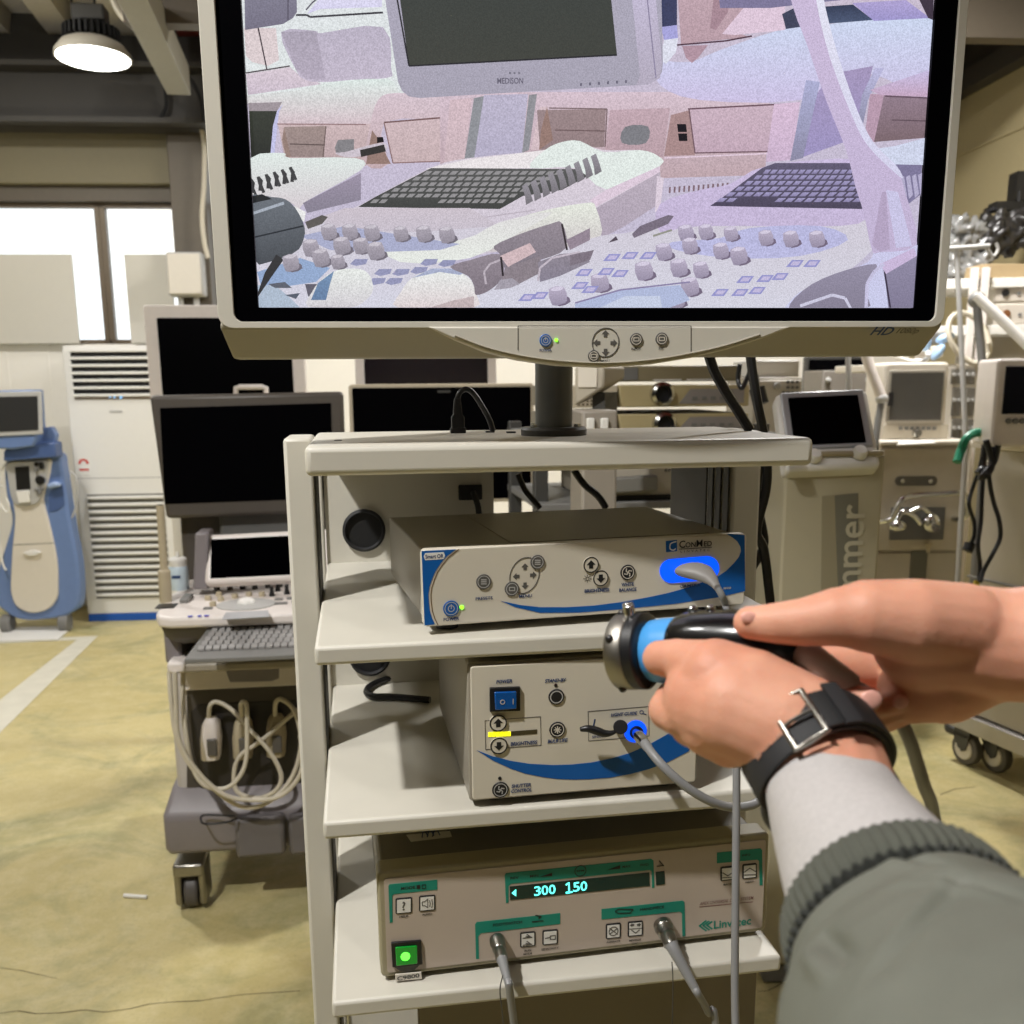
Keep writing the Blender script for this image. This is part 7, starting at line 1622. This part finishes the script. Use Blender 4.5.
b.hexa([c + tS * BW * .9 + n_ * .0012, c - tS * BW * .9 + n_ * .0012, c + d2 * .034 - tS * BW * .8 + n_ * .0012, c + d2 * .034 + tS * BW * .8 + n_ * .0012], [c + tS * BW * .9 - n_ * .0012, c - tS * BW * .9 - n_ * .0012, c + d2 * .034 - tS * BW * .8 - n_ * .0012, c + d2 * .034 + tS * BW * .8 - n_ * .0012]); b.build('strap_end', black_m, ot, bevel=.001)
# holes, buckle frame, pin, keeper
hb = MB()
for k in range(3):
    a = au + sgn * (.86 + k * .2); 
    for s in (-.004,): 
        p = wp(a, 0, .0029); q = [wp(a - .045, -.0022, .0031), wp(a + .045, -.0022, .0031), wp(a + .045, .0022, .0031), wp(a - .045, .0022, .0031)]; hb.add(q + [v * 1.0 + (v.normalized() * .0004) for v in q], [(0, 1, 2, 3), (7, 6, 5, 4), (0, 4, 5, 1), (1, 5, 6, 2), (2, 6, 7, 3), (3, 7, 4, 0)])
hb.build('strap_holes', mat('hole_skin_tone', (150, 110, 90), .6), ww)
ab = au + sgn * .62
b = MB(); pts = [wp(ab - .02, -BW * 1.2, .0045), wp(ab + .14, -BW * 1.2, .004), wp(ab + .14, BW * 1.2, .004), wp(ab - .02, BW * 1.2, .0045), wp(ab - .28, BW * 1.15, .0055), wp(ab - .28, -BW * 1.15, .0055)]
b.tube(pts[:4] + pts[4:] + pts[:1], .0016, n=10, sm=0); b.build('buckle', steel, ww)
b = MB(); b.tube([wp(ab - .26, 0, .0062), wp(ab - .05, 0, .0058), wp(ab + .12, 0, .005)], .0010, n=8); b.build('buckle_pin', steel, ww)
b = MB(); b.loft(strap(au + sgn * .1, au - sgn * .1, .0022, BW * 1.12, .0052, n=6)); b.build('keeper_loop', rubber, ww)
ac_ = au + PI
b = MB(); c = wp(ac_, 0, .004); n_ = wp(ac_, 0, 1.0).normalized(); b.lathe([(.018, 0), (.0195, .003), (.0195, .008), (.017, .0095)], c, n_, n=36); b.build('watch_case', black, ww)
# ================================================================ light
W = bpy.data.worlds.new('sky'); S.world = W; W.use_nodes = True; nt = W.node_tree; bg = nt.nodes['Background']
tc = nt.nodes.new('ShaderNodeTexCoord'); nz = nt.nodes.new('ShaderNodeTexNoise'); nz.inputs['Scale'].default_value = 6; nz.inputs['Detail'].default_value = 5
rp = nt.nodes.new('ShaderNodeValToRGB'); rp.color_ramp.elements[0].position = .35; rp.color_ramp.elements[1].position = .65
rp.color_ramp.elements[0].color = (.78, .88, .95, 1); rp.color_ramp.elements[1].color = (1, .98, .92, 1)
nt.links.new(tc.outputs['Generated'], nz.inputs['Vector']); nt.links.new(nz.outputs['Fac'], rp.inputs[0]); nt.links.new(rp.outputs[0], bg.inputs['Color']); bg.inputs['Strength'].default_value = 1.7
def area(name, loc, tgt, power, size, col=(1, .98, .95), shape='DISK'):
    l = bpy.data.lights.new(name, 'AREA'); l.energy = power; l.size = size; l.color = col; l.shape = shape
    o = bpy.data.objects.new(name, l); COL.objects.link(o); o.location = loc
    d = Vector(tgt) - Vector(loc); o.rotation_euler = d.to_track_quat('-Z', 'Y').to_euler(); return o
ct = C.w((.25, .2, 1.2))
area('highbay_key', ct + Vector((-1.25, -1.35, 2.45)), ct, 98, .12)
area('fill_side', ct + Vector((1.9, -1.2, 2.4)), ct, 7, .3)  # added fill light opposite the key, not a known lamp
area('highbay_left', (-3.0, 4.3, 3.6), (-3.0, 4.4, 0), 72, .4)
area('highbay_right', (1.6, 4.3, 3.6), (1.6, 4.5, 0), 115, .4)
area('highbay_back', (-.2, 5.6, 3.6), (-.2, 5.8, 0), 45, .4)
area('fill_front', (-1.8, .6, 3.7), (-1.8, 1.6, 0), 22, .4)  # added overhead fill that softens the near shadows, not a known lamp
area('added_roof_uplight', (-3.3, 4.7, 2.2), (-3.3, 4.75, 4), 12, .6)  # unseen uplight added to brighten the ribs of the roof deck
S.view_settings.view_transform = 'Standard'; S.view_settings.look = 'None'
S.view_settings.exposure = 0; S.view_settings.gamma = 1
